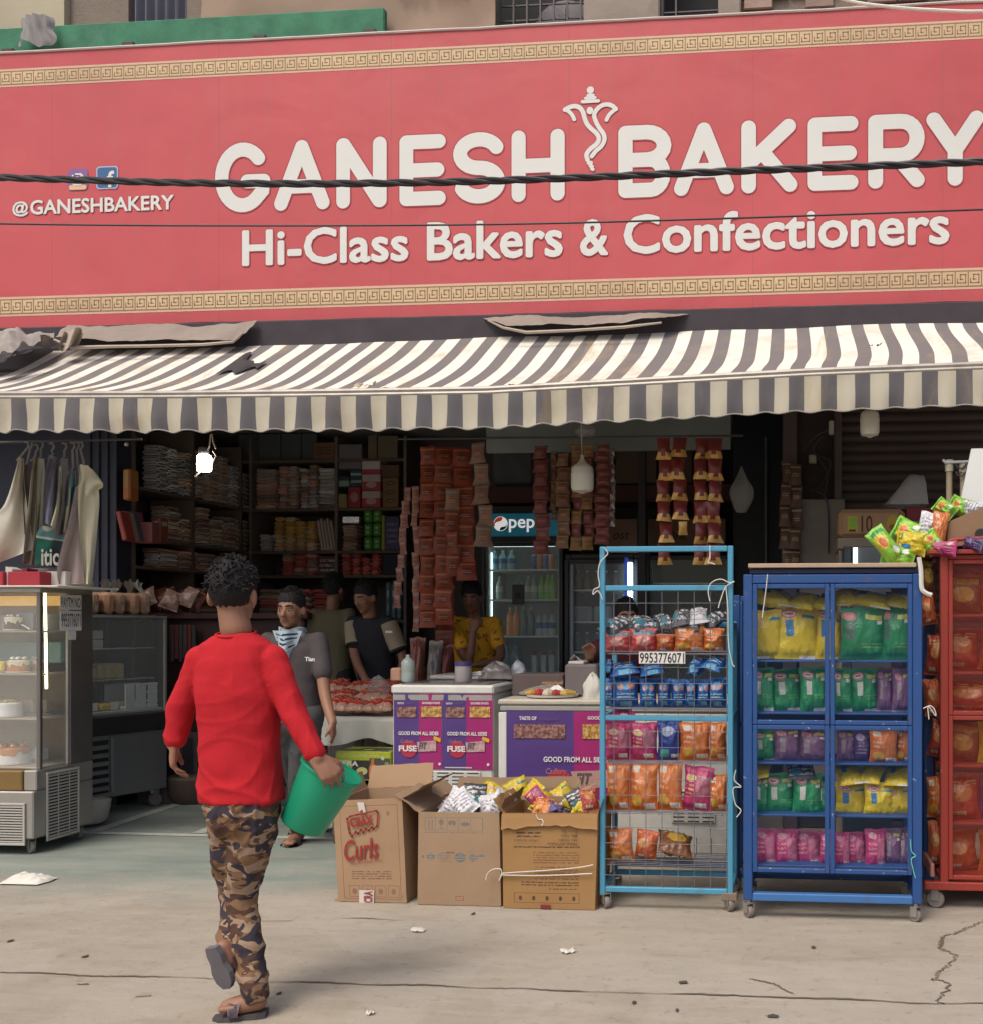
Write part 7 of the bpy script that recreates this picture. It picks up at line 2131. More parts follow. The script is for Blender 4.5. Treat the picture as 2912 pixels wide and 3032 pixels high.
cake('caramel drip cake seen through the side glass on the second shelf', 115, csh[1], .05, .075, Yk1 + .12, MCAR, MCRM, extra=[(MWHT, 5, .012, .6)])
cake('white cake with coloured fruit pieces on the third shelf of the case', 22, csh[2], .085, .085, Yk1, MWHT, MWHT, extra=[(M('fruit_red', (.45, .08, .04), .35), 7, .013, .7), (M('fruit_green', (.3, .4, .08), .35), 5, .012, .4), (MCRM, 3, .012, .15)])
cake('beige square cake on the third shelf beside the white cake', 88, csh[2], .05, .1, Yk1 + .16, MBEI, None, 'box')
cake('second beige square cake behind the side glass on the third shelf', 128, csh[2], .05, .1, Yk1 + .2, MBEI, None, 'box')
cake('small caramel cake at the back of the second shelf', 82, csh[1], .045, .08, Yk1 + .2, MCAR, MWHT, extra=[(MORG, 5, .011, .5)])
cake('chocolate cake behind the tongs on the top shelf of the case', 40, csh[0], .05, .08, Yk1 - .04, MBRC, MCRM, extra=[(MWHT, 5, .01, .6)])
cake('white square cake at the right of the bottom of the case', 112, zg0 + .012, .05, .09, Yk1 + .15, MWHT, None, 'box')
cake('large white cake with an orange glazed top at the bottom of the case', 28, zg0 + .012, .125, .1, Yk1 + .05, MWHT, MORG, extra=[(MORG, 9, .016, .75), (MBRC, 5, .013, .4)])
for k, (px, w, h_, m) in enumerate(((20, .05, .1, M('box_grey', (.3, .28, .26), .6)), (70, .06, .12, M('box_smoke', (.2, .2, .21), .6)), (122, .04, .11, M('box_grey', (.3, .28, .26), .6)))):
 x = PX(px, Yk1)
 tag(MB().box(x - w, x + w, Yk1, Yk1 + .12, csh[0] + .002, csh[0] + h_, c=.006).build('cake_box', m), ['grey cake box leftmost on the top shelf of the cake case', 'smoky cake box in the middle of the case top shelf', 'grey cake box behind the side glass on the top shelf'][k], 'box')
b = MB()
for q in (0, 1):
 b.tube([P(62 + q * 6, 1850, Yk1 - .04), P(88, 1862 + q * 3, Yk1 - .04)], .004, 6)
tag(b.build('tongs', MCR_), 'steel tongs lying on the top shelf of the cake case', 'tongs')
tag(MB().box(PX(0, Yk1) - .1, PX(145, Yk1), Yk1 + .1, Yk1 + .3, csh[1] + .06, csh[1] + .2, c=.006).build('cake_box', M('box_mist', (.2, .3, .28), .5, alpha=.8)), 'misty pale green box behind the caramel cakes', 'box')
# boxes on the case
zt2 = zt_c + .001
o = MB().box(xc0 - .2, PX(262, YC0 + .3), YC0 + .02, YC1 + .05, zt2, zt2 + .012, c=.003).build('board', M('foam_white', (.6, .57, .5), .7), tag_=('thin white board on top of the cake case', 'board'))
zq = zt2 + .0135
zz_ = lambda py: zof(py, 6.4)
mrb = M('box_red', (.36, .03, .045), .6, var=.12)
tag(MB().box(PX(40, 6.15), PX(135, 6.15), 6.1, 6.3, zq, zz_(1690), c=.004).build('cake_box', mrb), 'red cake box on top of the cake case', 'box')
tag(MB().box(PX(35, 6.32), PX(80, 6.32), 6.32, 6.46, zq, zz_(1674), c=.004).build('cake_box', mrb), 'red box standing upright behind the red cake box', 'box')
tag(MB().box(PX(-40, 6.1), PX(16, 6.1), 6.08, 6.3, zq, zz_(1690), c=.004).build('cake_box', mrb), 'red box cut by the left edge on the cake case', 'box')
b = MB()
b.prism([(PX(18, 6.12), zq), (PX(34, 6.12), zq), (PX(40, 6.12), zz_(1682)), (PX(20, 6.12), zz_(1674))], 6.11, 6.2)
tag(b.build('paper_fold', MTP_), 'white folded paper between the red boxes', 'paper')
tag(MB().box(PX(138, 6.2), PX(194, 6.2), 6.2, 6.4, zq, zz_(1687), c=.003).build('cake_box', M('box_white', (.6, .57, .52), .7)), 'white cake box beside the red one on the cake case', 'box')
tag(MB().box(PX(84, 6.42), PX(145, 6.42), 6.42, 6.5, zq, zz_(1672), c=.003).build('cake_box', M('box_ivory', (.5, .47, .42), .7)), 'ivory box behind the red cake box', 'box')
# ------------------------------------------------------------------ hanging clothes
g0 = lambda c: (c[0] * .372, 1250 + c[1] * .372)
def garment(label, left, right, Y, mat, hook=None, fold=.02, seed=0, yaw=.25, prn=None, group='clothes on hangers at the left'):
 """cloth between two edge lines (crop coordinates of the clothes rail), hung from a wire hanger"""
 L = [Vector(q) for q in smoothp([g0(q) for q in left], 6)]
 Rr = [Vector(q) for q in smoothp([g0(q) for q in right], 6)]
 def pick(ps, v):
  k = v * (len(ps) - 1)
  i = min(int(k), len(ps) - 2)
  return ps[i].lerp(ps[i + 1], k - i)
 t = thing('hanging_garment', label, 'garment', P(*pick(L, 0), Y), group)
 def fn(u, v):
  q = pick(L, v).lerp(pick(Rr, v), u + (u - .5) * .35 * min(1, v * 3))
  yy = Y + yaw * (u - .5) * .4 + fold * 1.3 * (math.sin(u * 7 + seed + 2.5 * v) + .3 * math.sin(u * 13 + seed * 2 + v * 4)) * (.3 + v) + .015 * noise.noise(Vector((u * 3 + seed, v * 4, 0)))
  return P(q.x, q.y, yy)
 b = MB()
 b.sheet(fn, 22, 30)
 b.build('cloth', mat, t, smooth=80)
 if hook:
  hx, hy = g0(hook)
  top = pick(L, 0).lerp(pick(Rr, 0), .5)
  b = MB()
  b.tube([P(a, c, Y) for a, c in [(top.x - 14, top.y + 8), (top.x, top.y - 6), (hx, hy + 14), (hx + 7, hy + 4), (hx + 4, hy - 8), (hx - 6, hy - 8)]], .0065, 6)
  b.build('hanger', M('hanger_grey', (.2, .19, .18), .5), t, smooth=True)
 return t
def gm(n, c, b_=.2):
 return M('cloth_' + n, c, .9, var=.15, sc=5, bump=b_, bsc=14, spec=.15)
garment('wide off white cloth spread at the far left of the clothes rail', [(150, 280), (60, 640), (-40, 800), (-160, 1180)], [(190, 290), (185, 600), (215, 900), (195, 1040)], 6.25, gm('ecru', (0.70, 0.67, 0.57)), (210, 180), .02, 1)
garment('narrow brown grey garment next to the off white cloth', [(196, 330), (190, 600), (200, 900)], [(240, 360), (235, 600), (225, 950)], 6.35, gm('taupe', (0.18, 0.15, 0.14)), (240, 175), .012, 2)
garment('long beige garment with deep folds, third on the clothes rail', [(262, 290), (235, 650), (190, 1130)], [(300, 290), (290, 650), (270, 1140)], 6.28, gm('beige', (0.46, 0.41, 0.31)), (285, 200), .02, 3)
garment('pale olive garment just right of the long beige one', [(305, 290), (300, 700), (270, 1130)], [(350, 290), (345, 520), (320, 1130)], 6.33, gm('olive', (0.50, 0.48, 0.36)), (325, 175), .015, 4)
garment('blue grey shirt in the middle of the clothes rail', [(390, 260), (365, 520), (360, 800)], [(455, 280), (440, 560), (425, 850)], 6.22, gm('slate', (0.24, 0.24, 0.31)), (410, 190), .02, 5)
garment('cream scarf strip hanging before the blue grey shirt', [(470, 350), (460, 600), (410, 830)], [(490, 350), (485, 600), (450, 880)], 6.18, gm('cream', (0.70, 0.66, 0.50)), None, .012, 6)
gt = garment('dark green printed cloth low in the middle of the clothes rail', [(330, 820), (315, 950), (308, 1130)], [(500, 850), (495, 980), (480, 1165)], 6.3, PM('cloth_green_print', (.02, .13, .09), [('r', 0, .0, 1, .36, (.12, .25, .26)), ('e', .3, .0, .25, .2, (.5, .48, .38)), ('r', .0, .36, 1, .42, (.45, .5, .46)), ('r', .55, .4, 1, 1, (.06, .09, .1))], .9), None, .012, 7)
text('itic', gt, M('print_cream', (.5, .5, .44), .8), width=PX(172, 6.25) - PX(120, 6.25), cap=.11, at=tuple(P(122, 1675, 6.22)), bold=.02)
garment('grey brown garment with cream hem right of the middle', [(485, 290), (470, 600), (450, 900)], [(540, 290), (535, 650), (520, 900)], 6.26, gm('mouse', (0.22, 0.20, 0.20)), (510, 190), .015, 8)
garment('teal edged cream garment beside the grey brown one', [(560, 380), (545, 620), (515, 880)], [(605, 390), (590, 700), (575, 890)], 6.2, PM('cloth_teal_print', (.46, .43, .33), [('e', .65, .25, .3, .32, (.06, .2, .24)), ('r', 0, .0, .15, .6, (.05, .16, .2)), ('e', .4, .65, .2, .18, (.5, .47, .38))], .9), (575, 185), .012, 9)
garment('mauve grey garment hanging long before the cream shirt', [(600, 520), (560, 800), (490, 1160), (500, 1290)], [(650, 480), (660, 800), (680, 1250), (690, 1290)], 6.24, gm('mauve', (0.38, 0.31, 0.30)), (610, 180), .018, 10)
garment('cream short sleeved shirt rightmost on the clothes rail', [(635, 335), (640, 600), (655, 900), (680, 1290)], [(700, 345), (765, 560), (758, 850), (725, 1290)], 6.2, gm('shirt', (0.64, 0.60, 0.45)), (640, 180), .018, 11)
sl = MB()
sl.sheet(lambda u, v: P(*g0((680 + 140 * u, 345 + 145 * u ** 1.6 + v * (250 - 130 * u) * (1 - .75 * u ** 3))), 6.16 + .03 * math.sin(v * 5 + u * 4)), 14, 12)
sl.build('sleeve', gm('shirt', (0.64, 0.60, 0.45)), bpy.data.objects['hanging_garment.010'], smooth=80)
garment('narrow cream cloth hanging lowest beside the cake case', [(668, 1240), (655, 1400), (665, 1690)], [(722, 1240), (724, 1450), (722, 1690)], 6.56, gm('shirt', (0.64, 0.60, 0.45)), None, .008, 12)
MB().tube([P(-100, 1312, 6.27), P(420, 1300, 6.27)], .008, 6).build('clothes_rod', MIR, tag_=('dark rod holding the clothes hangers at the left', 'rod'))
# ------------------------------------------------------------------ second display case (turned towards the right)
RZ = math.atan2(.954, .30)
OA = Vector((-5.29, 6.84, 0))
fc = thing('display_case', 'grey steel glass fronted case behind the cake case under the bread', 'display case', OA, rotz=RZ)
def lpt(x, y, z):
 return OA + Matrix.Rotation(RZ, 3, 'Z') @ Vector((x, y, z))
def lpiece(name, mat, *a, c=.004, parent=fc):
 return MB().box(*a, c=c).build(name, mat, parent, local=True)
Lc, Dc = .93, .6
MSC = M('steel_grey_blue', (.27, .28, .285), .45, .5, var=.25, sc=3)
lpiece('cabinet', MSC, 0, Lc, 0, Dc, .14, .62, c=.008)
lpiece('counter_band', M('steel_black', (.07, .065, .065), .4, .5, var=.2), -.01, Lc + .01, -.03, Dc, .622, .76, c=.008)
lpiece('inner_floor', M('case_floor', (.32, .34, .33), .5), .02, Lc - .02, .03, Dc - .03, .765, .79)
lpiece('back_panel', M('case_back_grey', (.17, .18, .17), .6, var=.2), .01, Lc - .01, Dc - .03, Dc, .762, 1.5)
lpiece('top', MSC, 0, Lc, .12, Dc, 1.5, 1.53, c=.004)
lpiece('corner_post', M('steel_pale', (.35, .36, .35), .4, .5), Lc - .022, Lc, .0, .022, .762, 1.498, c=.003)
lpiece('corner_post', M('steel_pale', (.35, .36, .35), .4, .5), 0, .022, .0, .022, .762, 1.498, c=.003)
lpiece('top_rail', _MC['steel_pale'], 0, Lc, .0, .022, 1.499, 1.518, c=.003)
lpiece('front_glass', MGC, .022, Lc - .022, .008, .012, .762, 1.498)
for z in (1.02, 1.26):
 lpiece('shelf', M('shelf_glass', (.3, .32, .31), .2, .2), .03, Lc - .03, .1, Dc - .04, z, z + .01)
g = MB()
for k in range(6):
 z = .2 + k * .062
 MB().box(.05, .42, -.018, -.002, z, z + .034, c=.004).build('vent_slat', MSC, fc, local=True)
lpiece('vent_frame', _MC['steel_pale'], .43, .455, -.02, -.002, .18, .6)
lpiece('vent_dark', MGR, .05, .42, -.0015, -.0005, .18, .58, c=0)
b = MB()
b.lathe([(.02, -.015), (.05, -.015), (.05, .015), (.02, .015)], 14, T=Matrix.Translation((Lc - .07, .05, .055)) @ Matrix.Rotation(R(90), 4, 'X'))
b.build('caster', MCG, fc, local=True, smooth=True)
lpiece('caster_fork', MCR_, Lc - .1, Lc - .04, .03, .07, .105, .138)
def linst(name, label, cat, mat, a, group=None, c=.006):
 b = MB()
 b.box(*a, c=c)
 cx_, cy_, cz_ = (a[0] + a[1]) / 2, (a[2] + a[3]) / 2, a[4]
 b.v = [(x - cx_, y - cy_, z - cz_) for x, y, z in b.v]
 o = b.build(name, mat, local=True)
 o.location = lpt(cx_, cy_, cz_)
 o.rotation_euler.z = RZ
 return tag(o, label, cat, group)
for k in range(3):
 for j in range(2):
  linst('egg_tray', 'pale tray on the top shelf of the grey display case', 'tray', M('tray_pale', (.4, .42, .4), .5, var=.15), (.12 + k * .13, .24 + k * .13, .16, .3, 1.271 + j * .07, 1.335 + j * .07), 'pale trays in the grey display case')
for k in range(8):
 linst('sweet_pack', 'yellowish pack on the middle shelf of the grey display case', 'packet', PM('pack_pale_yellow', (.38, .32, .16), [('t', .1, .2, .9, .8, (.3, .24, .1), 3, 8)]), (.07 + k * .075, .14 + k * .075, .14, .26, 1.031, 1.12 + (.03 if k > 4 else 0)), 'yellowish packs in the grey display case', .012)
for k, c_ in enumerate(((.35, .06, .05), (.35, .08, .06), (.16, .2, .08), (.5, .4, .05), (.35, .3, .2))):
 linst('sweet_tray', ['red', 'dull red', 'green', 'yellow', 'buff'][k] + ' sweets tray on the floor of the grey display case', 'tray', M('sweet_%d' % k, c_, .5, var=.3, sc=40), (.06 + k * .12, .165 + k * .12, .08, .25, .792, .85), None, .012)
for k in range(4):
 linst('price_tag', 'small white price tag inside the grey display case', 'tag', MPP, (.14 + k * .17, .2 + k * .17, .05, .052, .8, .86), 'price tags in the grey display case', 0)
cr = thing('plastic_crate', 'white slotted plastic crate at the right end of the grey display case', 'crate', lpt(Lc - .2, .1, .79), rotz=RZ)
for k in range(3):
 x = -.14 + k * .1
 MB().box(x, x + .085, -.06, -.05, 0, .2, c=.006).build('slat', M('crate_white', (.5, .52, .52), .5), cr, local=True)
MB().box(-.15, .16, -.048, .15, .0, .03, c=.006).build('base', _MC['crate_white'], cr, local=True)
MB().box(-.15, .16, .15, .16, .0, .2, c=.006).build('back', _MC['crate_white'], cr, local=True)
for q in (.06, .13, .19):
 MB().box(-.145, .155, -.0495, -.0482, q - .008, q + .008).build('band', _MC['crate_white'], cr, local=True)
# white bin under the vent
g = G(285, 2440)
b = MB()
b.lathe([(.10, 0), (.13, .03), (.15, .16), (.14, .165)], 18, T=Matrix.Translation((g.x - .02, g.y - .06, .02)))
b.build('plastic_tub', M('tub_white', (.5, .48, .44), .5), smooth=True, tag_=('white plastic tub on the floor under the grey display case', 'tub'))
# bread in tied bags on the case
MBR1 = M('bread_bag', (.42, .24, .15), .35, var=.4, sc=12, bump=.5, bsc=25, spec=.6)
MBR2 = PM('bread_side', (.4, .25, .17), [('r', .3, .05, .7, .95, (.5, .46, .4)), ('e', .5, .5, .12, .15, (.2, .1, .06))], .4, .5, .2)
MBT = M('bag_tail', (.4, .38, .35), .3, alpha=.75, var=.3, spec=.7)
for k in range(8):
 x = .08 + k * .11
 p = lpt(x, .22 + .02 * (k % 2), 1.531)
 t = thing('bread_loaf', 'bagged bread loaf, %s from the left on the grey display case' % ORD[k], 'bread', p, 'bread loaves on the grey display case', RZ)
 b = MB()
 b.box(-.042, .042, -.12, .1, 0, .17, c=.025)
 b.build('loaf', [MBR1, MBR2][k % 2], t, smooth=True, local=True)
 b = MB()
 rr = random.Random(k)
 b.sheet(lambda u, v: ((u - .5) * (.03 + .07 * v) + .01 * math.sin(v * 6 + k), -.03 + (v - .3) * .06 * math.sin(k), .168 + v * .11 * (1 - .5 * abs(u - .5)) + .012 * math.sin(u * 14 + k)), 8, 5)
 b.build('bag_neck', MBT, t, smooth=75, local=True)
# reddish packets beyond the bread
MRB = M('bakery_packet', (.17, .05, .035), .35, var=.5, sc=9, bump=.4, bsc=20, spec=.6)
for k in range(9):
 Y = 7.9 + .1 * (k % 3)
 pb_ = PX(440 + k * 18, Y)
 b = bag_mb(k * 1.3)
 o = inst(BAGS[k % 6], 'bakery_packet', (pb_, Y, PZ(470, 1795 + 8 * (k % 2), Y)), (R(-20), RB.uniform(-.6, .6), RB.uniform(-.5, .5)), (.16, .1, .16), mats=[MRB if k % 3 else M('bakery_pale', (.34, .22, .18), .3, var=.4, sc=9, spec=.6)])
 tag(o, 'reddish bakery packet, %s from the left in the heap beyond the bread' % ORD[k], 'packet')
ctn = thing('counter', 'dark maroon wooden counter at the back left of the shop', 'counter', (-4.5, 8.0, 0))
frame_piece(ctn, 'top', M('counter_maroon', (.05, .02, .018), .6, var=.3), -5.35, -3.95, 7.95, 8.5, PZ(520, 1815, 7.95) - .05, PZ(520, 1815, 7.95), c=.006)
zct = PZ(520, 1815, 7.95) - .051
frame_piece(ctn, 'front', M('counter_front', (.035, .016, .015), .6, var=.4), -5.3, -4.0, 8.0, 8.45, .12, zct)
frame_piece(ctn, 'plinth', MDK, -5.28, -4.02, 8.03, 8.4, 0, .118)
cd = frame_piece(ctn, 'door', M('door_grey_brown', (.1, .085, .085), .6, var=.2), PX(528, 7.95), PX(580, 7.95), 7.97, 7.998, PZ(550, 2325, 7.95), PZ(550, 2170, 7.95))
frame_piece(ctn, 'door_panel', M('door_inset', (.05, .042, .045), .6), PX(538, 7.95), PX(570, 7.95), 7.96, 7.969, PZ(550, 2310, 7.95), PZ(550, 2185, 7.95))
tag(MB().lathe([(.16, 0), (.2, .06), (.21, .2), (.19, .22)], 16, T=Matrix.Translation(G(555, 2380) + Vector((0, .1, 0)))).build('sack', M('sack_brown', (.1, .07, .055), .9, var=.3), smooth=True), 'squat brown sack on the floor by the counter', 'sack')
for k in range(6):
 Y = 7.93
 tag(MB().box(PX(502 + k * 13, Y), PX(513 + k * 13, Y), Y, Y + .02, PZ(520, 1960 - 8 * (k % 2), Y), PZ(520, 1850, Y), c=.006).build('snack_packet', M('pack_hang_%d' % (k % 3), [(.07, .05, .05), (.12, .035, .03), (.05, .045, .05)][k % 3], .3, var=.5, sc=20)), 'dark packet hanging on the maroon counter front', 'packet', 'dark packets on the counter front')
# ================================================================== FREEZERS, TABLE AND WHAT STANDS ON THEM
PUR, MAG = (.085, .045, .2), (.33, .02, .15)
MFW = M('freezer_white', (.6, .6, .56), .4, var=.08, dirt=.25)
MTX = M('poster_white', (.7, .68, .68), .6)
FX = lambda c: 1100 + c * .3719
FY = lambda c: 1850 + c * .3719
YZ1 = 6.3
f1x0, f1x1 = PX(1163, YZ1), PX(1461, YZ1)
ft1 = PZ(1310, 2029, YZ1)
fz = thing('chest_freezer', 'white chest freezer with two purple and pink posters', 'freezer', ((f1x0 + f1x1) / 2, YZ1, 0))
frame_piece(fz, 'body', MFW, f1x0, f1x1, YZ1, YZ1 + .95, .03, ft1 - .06, c=.012)
frame_piece(fz, 'lid_rim', M('rim_white', (.66, .66, .62), .35), f1x0 - .008, f1x1 + .006, YZ1 - .012, YZ1 + .97, ft1 - .058, ft1, c=.012)
frame_piece(fz, 'rim_strip', M('rim_grey', (.33, .32, .3), .4), f1x0 + .004, f1x1 - .004, YZ1 - .006, YZ1 - .0005, ft1 - .098, ft1 - .06)
frame_piece(fz, 'lid_glass', M('lid_grey', (.16, .15, .14), .2, spec=.6), f1x0 + .04, f1x1 - .04, YZ1 + .05, YZ1 + .9, ft1 + .001, ft1 + .008)
def vent(parent, x0, x1, Y, z0, z1, cols_, rows_, mat):
 fo = frame_piece(parent, 'vent_panel', mat, x0, x1, Y - .012, Y - .001, z0, z1)
 cw, rh = (x1 - x0) / cols_, (z1 - z0) / rows_
 for i in range(cols_):
  b = MB()
  for j in range(rows_):
   b.box(x0 + cw * (i + .12), x0 + cw * (i + .88), Y - .0135, Y - .0122, z0 + rh * (j + .35), z0 + rh * (j + .65))
  b.build('vent_slots', M('slot_dark', (.04, .04, .04), .8), fo)
vent(fz, PX(1203, YZ1), PX(1425, YZ1), YZ1, PZ(1310, 2400, YZ1), PZ(1310, 2283, YZ1), 5, 11, M('vent_white', (.55, .55, .5), .5))
def bar_mat(name, base, bits):
 t = NT(name)
 v = t.coord()
 n = t.noise(v, 45, 3, .6)
 return t.finish(t.ramp(n, [(.42, base), (.6, bits)]), .5)
MCH, MNU = bar_mat('choc_bar', (.12, .04, .035), (.35, .2, .17)), bar_mat('nut_bar', (.3, .13, .02), (.6, .42, .14))
MDR, MYP = M('disc_red', (.42, .03, .06), .5), M('tag_yellow', (.6, .42, .03), .5)
MPU, MMA = M('poster_purple', PUR, .45, var=.15, sc=3), M('poster_pink', MAG, .45, var=.1, sc=3)
def poster(parent, L, s, Y, items, x0, x1, xm_, z0, z1, label):
 o = MB().box(x0, xm_, Y - .0035, Y - .002, z0, z1)
 po = o.build('poster', MPU, parent)
 tag(po, label)
 return po
for k, (c0, cm, c1) in enumerate(((182, 382, 564), (568, 758, 970))):
 Yp = YZ1 - .002
 X = lambda c: PX(FX(c), YZ1)
 Z = lambda c, q=1310: PZ(q, FY(c), YZ1)
 pz0, pz1 = Z(1152), Z(548)
 b = MB()
 b.sheet(lambda u, v: (X(c0) + (X(cm) - X(c0)) * u, Yp - .0035 + .002 * noise.noise(Vector((u * 3, v * 4, k))), pz0 + (pz1 - pz0) * v), 6, 10)
 po = b.build('poster', MPU, fz)
 b = MB()
 b.sheet(lambda u, v: (X(cm) + (X(c1) - X(cm)) * u, Yp - .0035 + .002 * noise.noise(Vector((u * 3, v * 4, k + 5))), pz0 + (pz1 - pz0) * v), 6, 10)
 b.build('poster_pink_half', MMA, po)
 D = c0 - 182
 yp = Yp - .0075
 bx = lambda a, bb, t_, bt, m, n, dy=0: MB().box(X(a + D), X(bb + D), yp - dy - .001, yp - dy, Z(bt), Z(t_)).build(n, m, po)
 bx(212, 362, 655, 738, MCH, 'chocolate_bar')
 bx(402, 564, 650, 735, MNU, 'nut_bar')
 tw = lambda s_, a, bb, t_, bt, m=MTX, bold=.03, dy=0, sh=0: text(s_, po, m, width=X(bb + D) - X(a + D), cap=Z(t_) - Z(bt), at=(X(a + D), yp - .003 - dy, Z(bt)), bold=bold, shear=sh)
 tw('TASTE OF', 212, 265, 618, 634)
 tw('Indulgence', 272, 345, 614, 636, M('poster_dim', (.16, .08, .2), .6), .0, sh=.2)
 tw('GOODNESS OF NUTS', 410, 552, 614, 632)
 tw('GOOD FROM ALL SIDES', 222, 540, 850, 880)
 b = MB()
 b.disc((X(238 + D) + X(370 + D)) / 2, Z(990), (X(370 + D) - X(238 + D)) / 2, (X(370 + D) - X(238 + D)) / 2, yp - .001, n=28)
 b.build('red_disc', MDR, po)
 tw('Cadbury', 240, 340, 915, 950, M('script_pale', (.45, .2, .22), .5), .0, .001, .3)
 tw('FUSE', 225, 368, 962, 1010, MTX, .04, .002)
 b = MB()
 b.add([(X(368 + D), yp - .002, Z(935)), (X(378 + D), yp - .002, Z(1012)), (X(520 + D), yp - .002, Z(1005)), (X(522 + D), yp - .002, Z(920))], [(0, 1, 2, 3)])
 b.build('wrapper', bar_mat('wrapper_%d' % k, (.45, .4, .4), (.5, .2, .2)), po)
 tw('FIT', 385, 450, 935, 990, M('fit_dark', (.1, .09, .1), .5), .02, .004, .25)
 b = MB()
 b.add([(X(500 + D), yp - .004, Z(912)), (X(505 + D), yp - .004, Z(885)), (X(560 + D), yp - .004, Z(905)), (X(555 + D), yp - .004, Z(935))], [(0, 1, 2, 3)])
 b.build('new_tag', MYP, po)
 bx(205, 420, 1130, 1140, M('strap_line', (.5, .45, .5), .6), 'small_print')
 b = MB()
 b.disc(X(548 + D), Z(1108), .009, .009, yp - .001)
 b.build('round_mark', MTX, po)
YZ2 = 6.1
f2x0, f2x1 = PX(1476, YZ2), PX(2165, YZ2)
ft2 = PZ(1700, 2072, YZ2)
f2 = thing('chest_freezer', 'long white chest freezer with a big purple poster behind the light blue rack', 'freezer', ((f2x0 + f2x1) / 2, YZ2, 0))
frame_piece(f2, 'body', MFW, f2x0 + .02, f2x1, YZ2, YZ2 + .62, .03, ft2 - .075, c=.012)
frame_piece(f2, 'lid_rim', M('rim_cream', (.47, .44, .36), .4), f2x0, f2x1 + .01, YZ2 - .014, YZ2 + .64, ft2 - .035, ft2, c=.01)
frame_piece(f2, 'lid_rim', M('rim_grey', (.33, .32, .3), .4), f2x0 + .012, f2x1 + .005, YZ2 - .008, YZ2 + .635, ft2 - .073, ft2 - .037, c=.008)
b = MB()
b.box(f2x0 + .005, f2x0 + .055, YZ2 - .012, YZ2 - .001, .1, ft2 - .08, c=.004)
b.build('corner_strip', M('rim_white', (.66, .66, .62), .35), f2)
Yp = YZ2 - .003
X = lambda c: PX(FX(c), YZ2)
Z = lambda c, q=1650: PZ(q, FY(c), YZ2)
pz0, pz1 = Z(1420), Z(688)
b = MB()
b.sheet(lambda u, v: (X(1078) + (X(1614) - X(1078)) * u, Yp - .003 + .002 * noise.noise(Vector((u * 3, v * 4, 1))), pz0 + (pz1 - pz0) * v), 8, 8)
po = b.build('poster', MPU, f2)
b = MB()
b.sheet(lambda u, v: (X(1614) + (X(2100) - X(1614)) * u, Yp - .003 + .002 * noise.noise(Vector((u * 3, v * 4, 6))), pz0 + (pz1 - pz0) * v), 8, 8)
b.build('poster_pink_half', MMA, po)
yp = Yp - .007
MB().box(X(1140), X(1548), yp - .001, yp, Z(905), Z(795)).build('chocolate_bar', MCH, po)
MB().box(X(1685), X(2060), yp - .001, yp, Z(905), Z(790)).build('nut_bar', MNU, po)
tw = lambda s_, a, bb, t_, bt, m=MTX, bold=.03, dy=0, sh=0: text(s_, po, m, width=X(bb) - X(a), cap=Z(t_) - Z(bt), at=(X(a), yp - .003 - dy, Z(bt)), bold=bold, shear=sh)
tw('TASTE OF', 1182, 1320, 730, 760)
tw('Indulgence', 1340, 1490, 730, 770, M('poster_dim', (.16, .08, .2), .6), .0, 0, .2)
tw('GOODNESS OF NUTS', 1725, 2060, 725, 752)
tw('GOOD FROM ALL SIDES', 1375, 1890, 1048, 1092)
b = MB()
b.disc(X(1500), Z(1260), (X(1610) - X(1390)) / 2, (X(1610) - X(1390)) / 2, yp - .001, n=32)
b.build('red_disc', MDR, po)
tw('Cadbury', 1395, 1560, 1140, 1200, M('script_pale', (.45, .2, .22), .5), 0, .001, .3)
tw('FUSE', 1380, 1592, 1210, 1290, MTX, .04, .002)
b = MB()
b.add([(X(1590), yp - .002, Z(1165)), (X(1640), yp - .002, Z(1300)), (X(1900), yp - .002, Z(1290)), (X(1900), yp - .002, Z(1150))], [(0, 1, 2, 3)])
b.build('wrapper', bar_mat('wrapper_big', (.42, .3, .25), (.5, .22, .2)), po)
tw('FIT', 1630, 1760, 1175, 1262, M('fit_dark', (.1, .09, .1), .5), .02, .004, .25)
vent(f2, PX(1990, YZ2), PX(2120, YZ2), YZ2, .25, .45, 3, 8, M('vent_white', (.55, .55, .5), .5))
# things on the freezers
sx = lambda c, Y: PX(FX(c), Y)
YT = YZ1 + .25
zt1 = ft1 + .009
tray = MB().box(sx(375, YT), sx(1085, YT), YT + .2, YT + .6, zt1 + .001, zt1 + .03, c=.008).build('tray', M('tray_white', (.5, .48, .44), .5), tag_=('shallow white tray on the posters freezer', 'tray'))
zs = lambda c, Y, q=1310: PZ(q, FY(c), Y)
t = thing('water_bottle', 'clear plastic bottle without cap at the left of the posters freezer', 'bottle', (sx(292, YT - .05), YT - .05, zt1))
bw_, bh_ = (sx(345, YT) - sx(242, YT)) / 2, zs(240, YT - .05) - zt1
MB().lathe([(bw_ * .9, 0), (bw_, .02), (bw_, bh_ * .3), (bw_ * .93, bh_ * .36), (bw_, bh_ * .42), (bw_, bh_ * .72), (bw_ * .7, bh_ * .82), (bw_ * .32, bh_ * .9), (bw_ * .3, bh_)], 16, T=Matrix.Translation((sx(292, YT - .05), YT - .05, zt1 + .001))).build('body', M('bottle_frost', (.45, .52, .48), .15, alpha=.75, var=.2, spec=.7), t, smooth=True)
MB().box(sx(158, YT), sx(245, YT), YT - .02, YT + .12, zt1 + .001, zs(345, YT), c=.01).build('plastic_box', M('box_peach', (.5, .28, .2), .5), tag_=('peach coloured plastic box behind the clear bottle', 'box'))
t = thing('plastic_jar', 'cloudy jar with purple lid on the posters freezer', 'jar', (sx(732, YT - .1), YT - .1, zt1))
